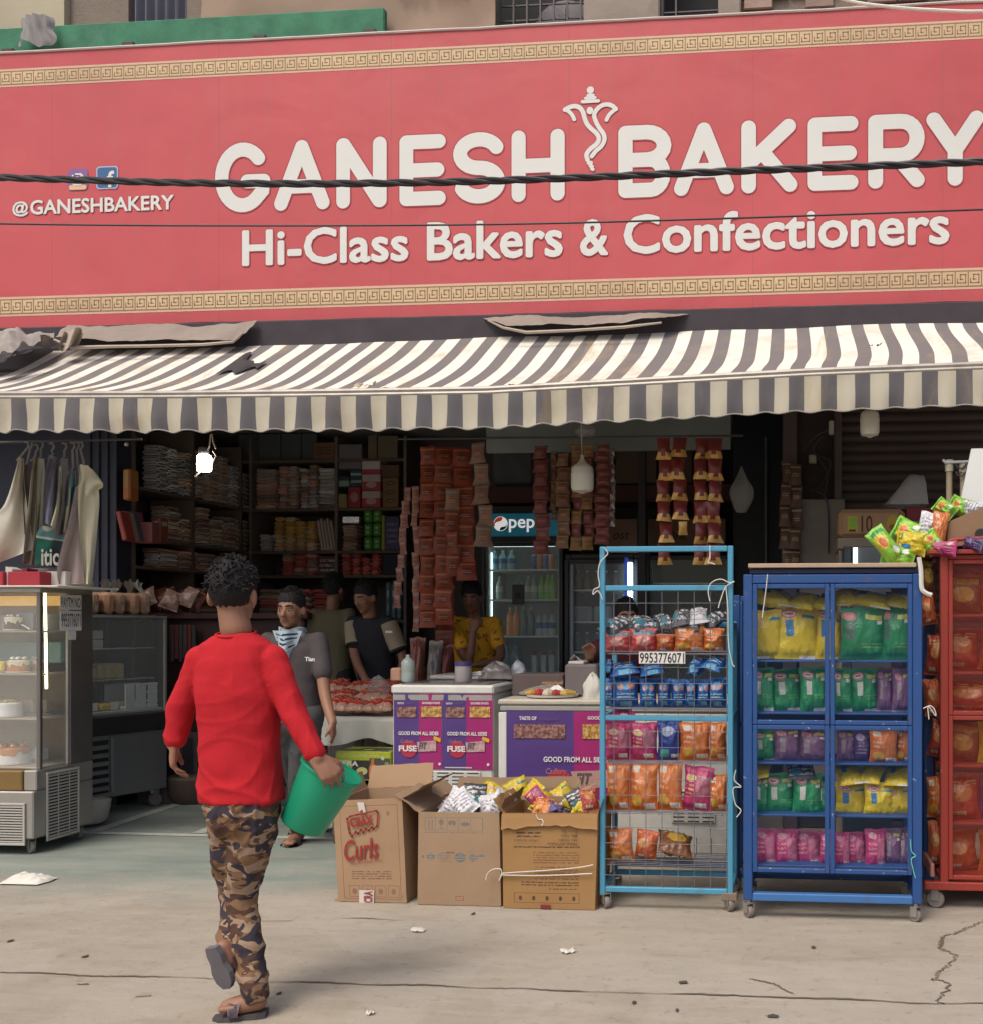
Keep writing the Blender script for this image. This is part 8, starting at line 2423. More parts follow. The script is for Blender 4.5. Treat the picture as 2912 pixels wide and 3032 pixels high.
jr = (sx(795, YT) - sx(668, YT)) / 2
MB().lathe([(jr * .9, 0), (jr, .01), (jr, .1), (jr * .95, .108)], 18, T=Matrix.Translation((sx(732, YT - .1), YT - .1, zt1 + .001))).build('body', M('jar_cloudy', (.38, .34, .34), .3, alpha=.9, var=.15), t, smooth=True)
MB().lathe([(jr * 1.03, .109), (jr * 1.03, .137), (0, .139)], 18, T=Matrix.Translation((sx(732, YT - .1), YT - .1, zt1 + .001))).build('lid', M('lid_purple', (.07, .05, .16), .4), t, smooth=True)
def crumple(label, px0, px1, py0, py1, Y, mat, seed, cat='plastic bag', name='plastic_bag'):
 x0_, x1_ = PX(px0, Y), PX(px1, Y)
 z1_, z0_ = PZ((px0 + px1) / 2, py0, Y), PZ((px0 + px1) / 2, py1, Y)
 b = MB()
 w, h = (x1_ - x0_) / 2, z1_ - z0_
 def fn(u, v):
  a = u * 2 * math.pi
  k = math.cos(v * math.pi / 2) ** .6
  r = k * (1 + .3 * noise.noise(Vector((math.cos(a) * 1.5 + seed, math.sin(a) * 1.5, v * 2.5))))
  zz = z0_ + h * v ** .8 * (1 + .3 * noise.noise(Vector((math.cos(a) * 2, math.sin(a) * 2, seed)))) if v > 0 else z0_ + .002
  return ((x0_ + x1_) / 2 + w * r * math.cos(a), Y + w * .6 * r * math.sin(a), zz)
 b.sheet(fn, 26, 12)
 return tag(b.build(name, mat, smooth=60), label, cat)
crumple('grey crumpled plastic bag on the right of the posters freezer', FX(865), FX(1120), FY(305), FY(430), YT + .2, M('plastic_grey', (.3, .27, .25), .2, alpha=.85, var=.4, sc=12, spec=.8), 2)
crumple('white knotted plastic bag between the two freezers', FX(1108), FX(1235), FY(290), FY(400), YT + .3, M('plastic_white', (.55, .57, .6), .25, alpha=.9, var=.3, sc=14, spec=.7), 5)
MB().box(sx(795, YT), sx(892, YT), YT - .04, YT + .05, zs(408, YT), zs(372, YT), c=.006).build('paper_pad', MPP, tag_=('white folded paper under the yellow shirted man', 'paper')).rotation_euler.y = -.12
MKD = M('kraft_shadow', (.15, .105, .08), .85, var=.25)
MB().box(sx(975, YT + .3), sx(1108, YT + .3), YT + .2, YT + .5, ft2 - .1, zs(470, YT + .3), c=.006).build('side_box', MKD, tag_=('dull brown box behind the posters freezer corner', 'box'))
YU = YZ2 + .3
MB().box(sx(1122, YU), sx(1528, YU), YU, YU + .3, ft2 + .002, zs(392, YU), c=.006).build('carton', M('carton_grey_brown', (.12, .09, .085), .85, var=.2), tag_=('grey brown carton on the long freezer', 'carton'))
b = MB()
b.sheet(lambda u, v: (sx(1360, YU) + (sx(1528, YU) - sx(1360, YU)) * u, YU - .006 + .02 * v, zs(470, YU) + (zs(375, YU) - zs(470, YU)) * v * (.75 + .3 * noise.noise(Vector((u * 7, 1, 2))))), 14, 4)
b.build('torn_flap', M('kraft_torn', (.3, .16, .09), .9, var=.2), bpy.data.objects[[o.name for o in bpy.data.objects if o.name.startswith('carton') and o.get('label', '').startswith('grey brown carton')][0]])
MB().box(sx(1540, YU - .05), sx(1800, YU - .05), YU - .05, YU + .25, ft2 + .002, zs(312, YU - .05), c=.012).build('weighing_scale', M('scale_grey', (.17, .145, .145), .5, var=.15), tag_=('grey boxy scale on the long freezer by the light blue rack', 'scale'))
sc_ = bpy.data.objects['weighing_scale']
MB().box(sx(1565, YU - .05), sx(1690, YU - .05), YU - .04, YU + .2, zs(311, YU - .05), zs(288, YU - .05), c=.004).build('pan', MTP_, sc_)
b = MB()
b.sheet(lambda u, v: (sx(1580, YU) + (sx(1665, YU) - sx(1580, YU)) * u, YU + .1 * v, zs(290, YU - .05) + .001 + .05 * max(0, 1 - abs(2 * u - .8)) * (1 - .5 * v)), 8, 5)
b.build('paper_fold', MPP, tag_=('white folded paper lying on the grey scale', 'paper'))
crumple('bulging white bag on the long freezer beside the light blue rack', FX(1680), FX(1850), FY(392), FY(592), YZ2 + .12, M('bag_milk', (.55, .54, .48), .4, var=.1), 9)
YV = YZ2 + .06
pl = thing('paper_plate', 'plate of wrapped snacks on the front of the long freezer', 'plate', (sx(1405, YV), YV + .1, ft2))
MB().lathe([(.1, .001), (.16, .006), (.165, .02), (.155, .018), (.1, .008), (0, .008)], 24, T=Matrix.Translation((sx(1405, YV), YV + .13, ft2 + .001))).build('dish', MTP_, pl, smooth=True)
for k, (c, col, w) in enumerate(((1260, (.5, .3, .05), .03), (1320, (.4, .03, .03), .035), (1390, (.55, .5, .4), .04), (1450, (.35, .05, .04), .03), (1540, (.5, .32, .08), .035))):
 x = sx(c, YV)
 b = MB()
 b.tube([(x - .04, YV + .06, ft2 + .03), (x, YV + .05, ft2 + .038), (x + .05, YV + .08, ft2 + .03)], [w * .3, w * .6, w * .35], 8)
 tag(b.build('snack_roll', M('roll_%d' % k, col, .4, var=.3, sc=20), smooth=True), ['mustard', 'dark red', 'pale paper', 'brick red', 'ochre'][k] + ' wrapped roll on the plate', 'snack')
crumple('cloudy plastic cover over the plate of snacks', FX(1210), FX(1600), FY(482), FY(560), YV + .2, M('plastic_film', (.4, .36, .33), .2, alpha=.55, var=.3, spec=.8), 13, 'plastic sheet', 'plastic_cover')
crumple('crumpled white napkin on the plate of snacks', FX(1400), FX(1560), FY(490), FY(556), YV + .1, MPP, 17, 'napkin', 'napkin')
# table with red packets
YW = 6.75
qx2 = lambda c: 450 + c * .4593
qy2 = lambda c: 1600 + c * .4593
ztb = PZ(1060, 2125, YW)
tb_ = thing('table', 'low wooden table under a white cloth loaded with red packets', 'table', (PX(1060, YW), YW, 0))
tx0, tx1 = PX(900, YW), PX(1165, YW)
frame_piece(tb_, 'top', M('plank', (.2, .15, .1), .8, var=.3), tx0, tx1, YW + .02, YW + .75, ztb - .04, ztb - .005)
for x in (tx0 + .1, PX(1052, YW), PX(1118, YW)):
 frame_piece(tb_, 'leg', M('plank', (.2, .15, .1), .8, var=.3), x - .025, x + .025, YW + .05, YW + .1, 0, ztb - .041)
frame_piece(tb_, 'back_panel', MGR, tx0, tx1, YW + .74, YW + .76, 0, ztb - .05)  # near-black sheet stands in for the shade under the table
MTC = M('tablecloth_white', (.55, .55, .5), .7, var=.12, sc=4, bump=.3, bsc=12)
b = MB()
def tc(u, v):
 x = tx0 - .02 + (tx1 - tx0 + .06) * u
 if v < .4:
  return (x, YW + .78 - v / .4 * .79, ztb + .002)
 q = (v - .4) / .6
 L = .17 * (1 + .12 * math.sin(u * 7) - .1 * (u > .93) + .25 * max(0, u - .75)) * (1 if u < .97 else .9)
 return (x + .03 * q * (u - .3), YW - .012 - .018 * math.sin(u * 26) * q - .02 * q, ztb - L * q + .012 * math.sin(u * 11) * q)
b.sheet(tc, 60, 16)
b.build('tablecloth', MTC, smooth=80, tag_=('white plastic cloth draped over the table of red packets', 'tablecloth'))
MRP = PM('red_pack', (.55, .045, .03), [('r', 0, .0, 1, .3, (.5, .3, .22)), ('r', 0, .75, 1, .85, (.5, .2, .15)), ('t', .1, .4, .9, .7, (.5, .25, .15), 2, 8)], .25, .6, .2)
for j in range(3):
 for k in range(8):
  Y = YW + .08 + .22 * j
  x = PX(955 + k * 27, Y)
  ro = Matrix.Rotation(RB.uniform(-.3, .3), 3, 'Z') @ Matrix.Rotation(R(-72 + RB.uniform(-8, 8)), 3, 'X')
  o = inst(BAGS[(j + k) % 6], 'snack_packet', Vector((x, Y - .05, ztb + .045 + .05 * j)) - ro @ Vector((0, 0, .0)), ro.to_euler(), (.105, .07, .22), mats=[MRP])
  tag(o, 'red packet lying in the %s row on the white table cloth' % ['front', 'middle', 'rear'][j], 'packet', 'red packets on the white table cloth')
crumple('clear plastic wrap over the rear red packets', 1085, 1155, 2005, 2052, YW + .3, MPB, 21)
YJ = 6.45
jx0, jx1 = PX(993, YJ), PX(1158, YJ)
jz0, jz1 = PZ(1080, 2326, YJ), PZ(1080, 2226, YJ)
LIM = (.36, .42, .02)
jc = MB().box(jx0, jx1, YJ, YJ + .26, jz0, jz1, c=.004).build('drink_carton', PM('jeera_print', LIM, [('r', .0, .16, .62, .5, (.03, .03, .025)), ('r', .3, .5, .62, .75, (.03, .03, .025)), ('e', .48, .42, .1, .12, (.5, .5, .2)), ('r', .62, .1, 1, .82, (.07, .075, .06)), ('r', .9, .2, .97, .7, (.2, .25, .1)), ('e', .86, .82, .03, .06, (.5, .5, .45)), ('t', .0, .84, .8, .98, (.5, .55, .2), 3, 30), ('r', .0, .0, .6, .12, LIM), ('e', .88, .06, .08, .07, (.1, .1, .08))], .5), tag_=('lime green and black drinks carton with a bottle picture under the table', 'carton'))
text('JEERA', jc, MTX, width=PX(1062, YJ) - PX(992, YJ), cap=PZ(1020, 2250, YJ) - PZ(1020, 2270, YJ), at=(PX(992, YJ), YJ - .004, PZ(1020, 2270, YJ)), bold=.035, tilt=R(-3))
b = MB()
bxx, bz0_, bz1_ = PX(1105, YJ), PZ(1100, 2300, YJ), PZ(1100, 2246, YJ)
hh_ = bz1_ - bz0_
b.prism([(bxx - .026, bz0_), (bxx + .026, bz0_), (bxx + .026, bz0_ + hh_ * .5), (bxx + .01, bz0_ + hh_ * .72), (bxx + .01, bz1_), (bxx - .01, bz1_), (bxx - .01, bz0_ + hh_ * .72), (bxx - .026, bz0_ + hh_ * .5)], YJ - .004, YJ - .003)
b.build('bottle_print', M('bottle_orange', (.55, .2, .05), .5), jc)
crt = thing('crate', 'dark crate under the lime green drinks carton', 'crate', ((jx0 + jx1) / 2, YJ, 0))
frame_piece(crt, 'body', M('crate_dark', (.07, .06, .05), .8, var=.2), jx0 - .02, jx1 + .02, YJ + .01, YJ + .28, .0, jz0 - .002, c=.008)
for k in range(3):
 frame_piece(crt, 'slat', M('crate_slat', (.12, .09, .07), .8, var=.2), jx0 - .02, jx1 + .02, YJ, YJ + .009, .06 + k * .14, .15 + k * .14)
# inner sales counter behind which the men stand
ic = thing('sales_counter', 'dark inner sales counter behind the freezers', 'counter', (-3, 7.45, 0))
frame_piece(ic, 'top', M('counter_top_dark', (.08, .07, .065), .5, var=.2), PX(960, 7.4), PX(1480, 7.4), 7.3, 7.75, .86, .9)
frame_piece(ic, 'front', MDK, PX(965, 7.4), PX(1475, 7.4), 7.34, 7.7, .0, .858)
for k, (c0, c1, y0, m) in enumerate(((440, 550, 130, M('bundle_dim', (.2, .18, .165), .4, var=.3, sc=12)), (555, 640, 160, M('bundle_red', (.17, .045, .04), .4, var=.3, sc=12)), (300, 420, 100, M('bundle_pink', (.24, .09, .07), .35, var=.4, sc=12)), (350, 440, 345, M('bundle_brown', (.14, .07, .05), .5, var=.3, sc=12)))):
 Y = 7.35 + .05 * k
 o = inst(BAGS[k], 'snack_packet', (sx((c0 + c1) / 2, Y), Y, .902), (R(-8), 0, .1 * k), (sx(c1, Y) - sx(c0, Y), .15, zs(y0, Y) - .9), mats=[m])
 tag(o, ['grey bundle on the inner counter left of the yellow shirted man', 'dull red packet against the yellow shirted man', 'pinkish bundle under the hanging sachet bunch', 'brown packet behind the clear bottle'][k], 'packet')
# ================================================================== PEOPLE
V = Vector
TS = bpy.data.scenes.new('workbench')
def capsule(mb, pts, rs, n=14, sq=1.0):
 """tapered limb with rounded ends"""
 pts = [V(p) for p in pts]
 if len(pts) > 2:
  k = 6
  sp = [V(p) for p in smoothp([tuple(p) for p in pts], k)]
  rr = []
  for i in range(len(rs) - 1):
   rr += [rs[i] + (rs[i + 1] - rs[i]) * j / k for j in range(k)]
  pts, rs = sp, rr + [rs[-1]]
 d0, d1 = (pts[0] - pts[1]).normalized(), (pts[-1] - pts[-2]).normalized()
 A0 = [(pts[0] + d0 * rs[0] * math.sin(a), max(.0006, rs[0] * math.cos(a))) for a in (1.5, 1.1, .7, .35)]
 A1 = [(pts[-1] + d1 * rs[-1] * math.sin(a), max(.0006, rs[-1] * math.cos(a))) for a in (.35, .7, 1.1, 1.5)]
 al = A0 + list(zip(pts, rs)) + A1
 mb.tube([p for p, _ in al], [r for _, r in al], n)
def ellipsoid(mb, c, ax, n=18, m=12):
 """ax: three half-axis vectors"""
 c = V(c)
 vs = [tuple(c - ax[2])]
 for j in range(1, m):
  t = math.pi * j / m
  for k in range(n):
   a = 2 * math.pi * k / n
   vs.append(tuple(c + ax[0] * (math.sin(t) * math.cos(a)) + ax[1] * (math.sin(t) * math.sin(a)) - ax[2] * math.cos(t)))
 vs.append(tuple(c + ax[2]))
 fs = [(0, 1 + (k + 1) % n, 1 + k) for k in range(n)]
 for j in range(m - 2):
  for k in range(n):
   a, b_ = 1 + j * n + k, 1 + j * n + (k + 1) % n
   fs.append((a, b_, b_ + n, a + n))
 l = len(vs) - 1
 fs += [(l, 1 + (m - 2) * n + k, 1 + (m - 2) * n + (k + 1) % n) for k in range(n)]
 mb.add(vs, fs)
def loft(mb, rings, n=28):
 """rings: (centre, half-axis u, half-axis w)"""
 vs = []
 for c, u, w in rings:
  for k in range(n):
   a = 2 * math.pi * k / n
   ca, sa = math.cos(a), math.sin(a)
   ca = math.copysign(abs(ca) ** .85, ca)
   sa = math.copysign(abs(sa) ** .85, sa)
   vs.append(tuple(V(c) + V(u) * ca + V(w) * sa))
 fs = []
 for i in range(len(rings) - 1):
  for k in range(n):
   fs.append((i * n + k, i * n + (k + 1) % n, (i + 1) * n + (k + 1) % n, (i + 1) * n + k))
 fs += [tuple(range(n))[::-1], tuple((len(rings) - 1) * n + k for k in range(n))]
 mb.add(vs, fs)
def fuse(name, mb, voxel, mats, parent, it=3, disp=None):
 """grow all pieces of mb into one continuous skin"""
 me = mb.mesh(name, [])
 ob = bpy.data.objects.new('tmp', me)
 TS.collection.objects.link(ob)
 md = ob.modifiers.new('r', 'REMESH')
 md.mode = 'VOXEL'
 md.voxel_size = voxel
 ms = ob.modifiers.new('s', 'SMOOTH')
 ms.iterations = it
 ms.factor = .5
 TS.view_layers[0].update()
 dg = TS.view_layers[0].depsgraph
 dg.update()
 m2 = bpy.data.meshes.new_from_object(ob.evaluated_get(dg))
 bpy.data.objects.remove(ob)
 m2.name = name
 if disp:
  pn = [(v.co.copy(), v.normal.copy()) for v in m2.vertices]
  m2.vertices.foreach_set('co', [x for c, n_ in pn for x in (c + n_ * disp(c, n_))])
  m2.update()
 m2.materials.clear()
 for m in mats: m2.materials.append(m)
 m2.shade_smooth()
 xs, ys, zs = zip(*[v.co for v in m2.vertices])
 org = V(((min(xs) + max(xs)) / 2, (min(ys) + max(ys)) / 2, min(zs)))
 m2.transform(Matrix.Translation(-org))
 o = bpy.data.objects.new(name, m2)
 COL.objects.link(o)
 o.parent = parent
 o.location = org - WL[parent.name]
 WL[o.name] = org
 return o
def hand(mb, w, d, nrm, side, curl=.5, s=1.0, spread=.08):
 """w wrist, d towards the knuckles, nrm out of the palm, side: thumb direction"""
 d, nrm = V(d).normalized(), V(nrm).normalized()
 nrm = (nrm - d * nrm.dot(d)).normalized()
 ac = V(side)
 ac = (ac - d * ac.dot(d) - nrm * ac.dot(nrm)).normalized()
 w = V(w)
 for k, (o_, L, r) in enumerate(((.032, .070, .0088), (.011, .078, .009), (-.010, .073, .0088), (-.029, .057, .008))):
  base = w + d * (.086 - .006 * abs(k - 1)) * s + ac * o_ * s
  capsule(mb, [w + ac * o_ * .55 * s, base], [.0165 * s, .0125 * s], 10)
  p, dd = base, (d + ac * (spread * (1.3 - k))).normalized()
  pts, rs = [p], [r * 1.08 * s]
  for j, f in enumerate((.45, .32, .23)):
   a = curl * (.9 if j == 0 else 1.15) * (1 + .08 * k)
   dd = (dd * math.cos(a) + nrm * math.sin(a)).normalized()
   p = p + dd * L * f * s
   pts.append(p)
   rs.append(r * s * (1 - .12 * (j + 1)))
  for i in range(3): capsule(mb, pts[i:i + 2], rs[i:i + 2], 9)
 t0 = w + d * .022 * s + ac * .022 * s
 t1 = w + d * .055 * s + ac * .050 * s + nrm * .016 * s
 t2 = w + d * .085 * s + ac * .052 * s + nrm * .032 * s
 capsule(mb, [t0, t1], [.0165 * s, .0125 * s], 10)
 capsule(mb, [t1, t2], [.0118 * s, .0092 * s], 10)
 ellipsoid(mb, w + d * .045 * s, [ac * .036 * s, nrm * .016 * s, d * .05 * s])
MSK = M('skin_brown', (.27, .135, .085), .5, var=.12, sc=9, bump=.08, bsc=120, spec=.35)
MSK2 = M('skin_deep', (.17, .08, .048), .5, var=.12, sc=9, spec=.35)
MHR = M('hair_black', (.016, .014, .015), .65, var=.5, sc=60, bump=.6, bsc=110, spec=.2)
MEW = M('eye_white', (.4, .37, .34), .4)
MEB = M('eye_dark', (.015, .01, .01), .2)
MLP = M('lip', (.2, .07, .06), .5)
def head(t, mb, hc, f, neck, back=False):
 f = V(f).normalized()
 lt = V((-f.y, f.x, 0)).normalized()
 up = lt.cross(f).normalized() * -1
 if up.z < 0: up = -up
 hc = V(hc)
 ellipsoid(mb, hc + up * .02 - f * .008, [lt * .074, f * .094, up * .098])
 ellipsoid(mb, hc - up * .055 + f * .026, [lt * .056, f * .058, up * .062])
 ellipsoid(mb, hc - up * .098 + f * .056, [lt * .026, f * .024, up * .02])
 ellipsoid(mb, hc - up * .02 + f * .055, [lt * .06, f * .035, up * .05])
 capsule(mb, [hc + up * .005 + f * .09, hc - up * .03 + f * .11], [.008, .014])
 ellipsoid(mb, hc - up * .034 + f * .1, [lt * .018, f * .012, up * .01])
 for s in (-1, 1):
  ellipsoid(mb, hc + lt * s * .079 - up * .012 - f * .012, [lt * .012 - f * .006 * s, f * .02, up * .032])
  capsule(mb, [hc + lt * s * .015 + up * .022 + f * .088, hc + lt * s * .042 + up * .02 + f * .078], [.009, .008])
 capsule(mb, [hc - up * .05 - f * .018, V(neck)], [.05, .056])
 if not back:
  for s in (-1, 1):
   b = MB()
   ellipsoid(b, hc + lt * s * .03 + up * .001 + f * .0815, [lt * .0115, f * .008, up * .005], 12, 8)
   b.build('eye', MEW, t, smooth=True)
   b = MB()
   ellipsoid(b, hc + lt * s * .03 + up * .001 + f * .087, [lt * .0055, f * .004, up * .005], 10, 6)
   b.build('iris', MEB, t, smooth=True)
   b = MB()
   capsule(b, [hc + lt * s * .014 + up * .026 + f * .097, hc + lt * s * .032 + up * .03 + f * .092, hc + lt * s * .05 + up * .024 + f * .078], [.004, .005, .003], 6)
   b.build('eyebrow', MHR, t, smooth=True)
  b = MB()
  capsule(b, [hc - lt * .022 - up * .064 + f * .082, hc - up * .062 + f * .091, hc + lt * .022 - up * .064 + f * .082], [.004, .0065, .004], 8)
  b.build('mouth', MLP, t, smooth=True)
 # hair: a tousled cap with a hairline
 b = MB()
 n, m = 84, 50
 c = hc + up * .028 - f * .012
 def pt(u, v):
  a, th = u * 2 * math.pi, v * math.pi * (.97 if back else .86)
  ff, ll = math.cos(a), math.sin(a)
  low = .98 - .42 * max(0, ff) ** .7 - .10 * abs(ll)
  th = th * low
  r = 1.0 + .02 * (1 - v) + .10 * max(0, 1 - v * 1.25) * (1 + .0 * ff)
  q = V((ff * 3.2, ll * 3.2, v * 5))
  tuft = .10 * noise.noise(q * 2.4 + hc * 3) + .09 * noise.noise(q * 5.5 + hc) + .04 * noise.noise(q * 11)
  r += tuft * max(0, 1.05 - v) * (1 if v < .95 else .2) 
  k = 1 - .06 * max(0, v - .8) / .2
  return c + (f * ff * .097 + lt * ll * .078) * math.sin(th) * r * k + up * .1 * math.cos(th) * r
 b.sheet(pt, n, m)
 rr = random.Random(3)
 for k in range(420 if back else 160):
  u_, v_ = rr.random(), (rr.random() ** .7) * (.62 if back else .45)
  p = pt(u_, v_)
  nn = (p - c).normalized()
  tg = (V((rr.uniform(-1, 1), rr.uniform(-1, 1), rr.uniform(-.6, .5))) + nn * .5).normalized()
  l_ = rr.uniform(.010, .024)
  cu = V((rr.uniform(-1, 1), rr.uniform(-1, 1), -.6)) * .5
  b.tube([p - nn * .004, p + (tg + nn * .4) * l_ * .5, p + (tg + cu) * l_], [.0042, .0035, .0006], 4, caps=False)
 return b.build('hair', MHR, t, smooth=80)
def foot(mb, ankle, heel, toe, s=1.0):
 a, h, t_ = V(ankle), V(heel), V(toe)
 capsule(mb, [a, h + (a - h) * .15], [.036 * s, .032 * s])
 capsule(mb, [h, h.lerp(t_, .55), t_], [.03 * s, .036 * s, .024 * s])
 d = (t_ - h).normalized()
 sd = d.cross(V((0, 0, 1)) if abs(d.z) < .8 else V((0, 1, 0))).normalized()
 for k in range(5):
  p = t_ + sd * (k - 2) * .017 * s - d * abs(k - 1.4) * .008 * s
  capsule(mb, [p - d * .02, p + d * .022 * s], [.012 * s, .0095 * s if k else .012 * s], 8)
def sandal(t, heel, toe, upv, mat, strapm, s=1.0, w=.056):
 """sole under the foot and a strap across it"""
 h, e, u = V(heel), V(toe), V(upv).normalized()
 d = (e - h).normalized()
 sd = d.cross(u).normalized()
 L = (e - h).length
 b = MB()
 prof = [(-.03, .028), (0, .036), (L * .4, .034), (L * .8, .046), (L + .02, .04), (L + .045, .018)]
 top, bot = [], []
 pl_ = [(x, y) for x, y in prof] + [(x, -y) for x, y in reversed(prof)]
 vs = [tuple(h + d * x + sd * y * s - u * .032) for x, y in pl_] + [tuple(h + d * x + sd * y * s - u * .055) for x, y in pl_]
 n = len(pl_)
 b.add(vs, [tuple(range(n)), tuple(range(n, 2 * n))[::-1]] + [(i, i + n, (i + 1) % n + n, (i + 1) % n) for i in range(n)])
 so = b.build('sandal', mat, t)
 for q in ((.62, .02), (.78, -.02)):
  b = MB()
  c = h + d * L * q[0]
  b.sheet(lambda a, v: c + d * ((v - .5) * .034 + q[1] * (a - .5)) + sd * math.cos(math.pi * a) * w * s + u * (math.sin(math.pi * a) * .05 * s - .028), 14, 2)
  b.build('strap', strapm, so, smooth=80)
 return so
def clothfold(seed, amp=.006, fx=9, fz=9):
 def d(p, n):
  q = V((p.x * fx + seed, p.y * fx, p.z * fz))
  a = noise.noise(q) + .5 * noise.noise(q * 2.1)
  w = .25 * noise.noise(V((p.x * 3, p.y * 3 + seed, p.z * 3)))
  b = 1 - abs(noise.noise(V(((p.x + p.z * .55 + w) * 9, p.y * 6 + seed, (p.z - p.x * .4) * 3.2)))) * 2.2
  e = 1 - abs(noise.noise(V(((p.x - p.z * .7 + w) * 7, p.y * 7 - seed, (p.z + p.x * .5) * 5)))) * 2.4
  k = .35 + 1.0 * max(0, min(1, (1.25 - p.z) / .5))
  return amp * (.6 * a + (.7 * max(0, b) ** 3 + .5 * max(0, e) ** 3) * k)
 return d
def figure(label, J, f, skin, top, bottoms, hide=(), sleeve='short', voxel=.008, cuff=None, hemz=None, girth=(.165, .105), back=False, hands=None, folds=.006, cat_loc=None, vclo=.011):
 """J: joints in world space; f: facing"""
 f = V(f).normalized()
 lt = (J['sL'] - J['sR'])
 lt.z = 0
 lt = lt.normalized()
 fr = V((lt.y, -lt.x, 0))
 if fr.dot(f) < 0 and abs(fr.dot(f)) > .2: fr = -fr
 mid = (J['hL'] + J['hR']) / 2
 t = thing('person', label, 'person', cat_loc or (mid.x, mid.y, 0))
 up = (J['neck'] - mid)
 body = MB()
 head(t, body, J['head'], J.get('face', f), J['neck'], back)
 shw = (J['sL'] - J['sR']).length / 2
 for s in 'LR':
  capsule(body, [J['s' + s], J['e' + s], J['w' + s]], [.044, .037, .027])
  capsule(body, [J['h' + s], J['k' + s], J['a' + s]], [.075, .05, .037])
  hd = (hands or {}).get(s)
  if hd: hand(body, J['w' + s], *hd)
  foot(body, J['a' + s], J['heel' + s], J['toe' + s])
 sm = (J['sL'] + J['sR']) / 2
 g0, g1 = girth
 rings = lambda k, g: [(mid - up * .12, lt * g0 * 1.0 * k, fr * g1 * 1.02 * k), (mid + up * .1, lt * g0 * .97 * k, fr * g1 * k), (mid + up * .4, lt * g0 * .96 * k, fr * g1 * .98 * k), (mid + up * .65, lt * g0 * 1.06 * k, fr * g1 * 1.05 * k), (mid + up * .82, lt * shw * .98 * k, fr * g1 * .95 * k), (mid + up * .91, lt * shw * 1.0, fr * g1 * .74 * k), (mid + up * .948, lt * shw * .74, fr * g1 * .64), (mid + up * .97, lt * .068, fr * .064)]
 loft(body, rings(.78, 0)[:-2])
 bo = fuse('body', body, voxel, [skin], t, 3)
 sh = MB()
 rg = rings(1.04, 0)
 if hemz is not None:
  c0 = V(mid)
  c0.z = hemz
  c0 = c0 + (mid - c0) * 0
  rg = [(c0, lt * g0 * 1.06, fr * g1 * 1.12)] + [r for r in rg if r[0].z > hemz + .04]
 loft(sh, rg)
 for s in 'LR':
  a, e, w = J['s' + s], J['e' + s], J['w' + s]
  if sleeve == 'short':
   capsule(sh, [a, a.lerp(e, .62)], [.057, .058])
  else:
   c = e.lerp(w, cuff or .9)
   capsule(sh, [a, a.lerp(e, .5), e, e.lerp(c, .5), c], [.058, .051, .048, .044, .038])
  capsule(sh, [J['neck'] - up * .12, a], [.055, .05])
 so = fuse('shirt', sh, vclo, [top], t, 4, clothfold(J['head'].x * 3, folds))
 pn = MB()
 for s in 'LR':
  h_, k_, a_ = J['h' + s], J['k' + s], J['a' + s]
  capsule(pn, [h_ + V((0, 0, .02)), h_.lerp(k_, .5), k_, k_.lerp(a_, .5), k_.lerp(a_, .95)], J.get('pr', [.094, .088, .072, .064, .056]))
 ellipsoid(pn, mid, [lt * J.get('pw', .16), fr * .115, V((0, 0, .12))])
 fuse('trousers', pn, vclo, [bottoms], t, 3, clothfold(J['head'].x * 5 + 2, folds * 1.1, 8, 16))
 return t, so, bo
# ---- man in red walking towards the shop
def q(px, py, dy=0.0):
 return P(px, py, 3.6 + dy)
J = dict(head=q(693, 1762, .02), neck=q(699, 1862, .0), sL=q(600, 1955, .0), sR=q(808, 1955, .01),
         eL=q(537, 2100, .0), eR=q(868, 2108, -.01), wL=q(516, 2204, -.0), wR=q(940, 2246, -.05),
         hL=q(680, 2395, .02), hR=q(758, 2395, -.0), kL=q(702, 2640, .13), kR=q(714, 2655, .04), aL=q(682, 2812, .02), aR=q(757, 2945, -.02),
         heelL=q(662, 2806, -.03), toeL=q(688, 2872, -.01), heelR=V((P(766, 2972, 3.59).x, 3.59, .052)), toeR=V((P(672, 2985, 3.56).x, 3.56, .046)), face=V((-.12, 1, -.04)), pr=[.086, .076, .053, .047, .050], pw=.138)
MRS = M('shirt_red', (.44, .016, .024), .85, var=.1, sc=5, bump=.25, bsc=260, spec=.2)
def camo():
 t = NT('camouflage')
 v = t.coord()
 mp = t.n('ShaderNodeMapping')
 mp.inputs['Scale'].default_value = (1.05, .75, 1.75)
 t.l(v, mp.inputs[0])
 v = mp.outputs[0]
 def off(o_):
  m_ = t.n('ShaderNodeMapping')
  m_.inputs['Location'].default_value = (o_, o_ * 2, o_ * .7)
  t.l(v, m_.inputs[0])
  return m_.outputs[0]
 c = t.mix(t.ramp(t.noise(off(1), 13, 1, .4, .7), [(0, 0.0), (.52, 1.0)], 'CONSTANT'), (.19, .11, .06), (.085, .046, .034))
 c = t.mix(t.ramp(t.noise(off(5), 15, 1, .4, .9), [(0, 0.0), (.56, 1.0)], 'CONSTANT'), c, (.31, .215, .15))
 c = t.mix(t.ramp(t.noise(off(9), 12, 1, .4, .8), [(0, 0.0), (.57, 1.0)], 'CONSTANT'), c, (.042, .036, .048))
 t.bump(t.noise(t.coord(), 9, 4, .6), .5, .02)
 return t.finish(c, .85, 0, .2)
MCM = camo()
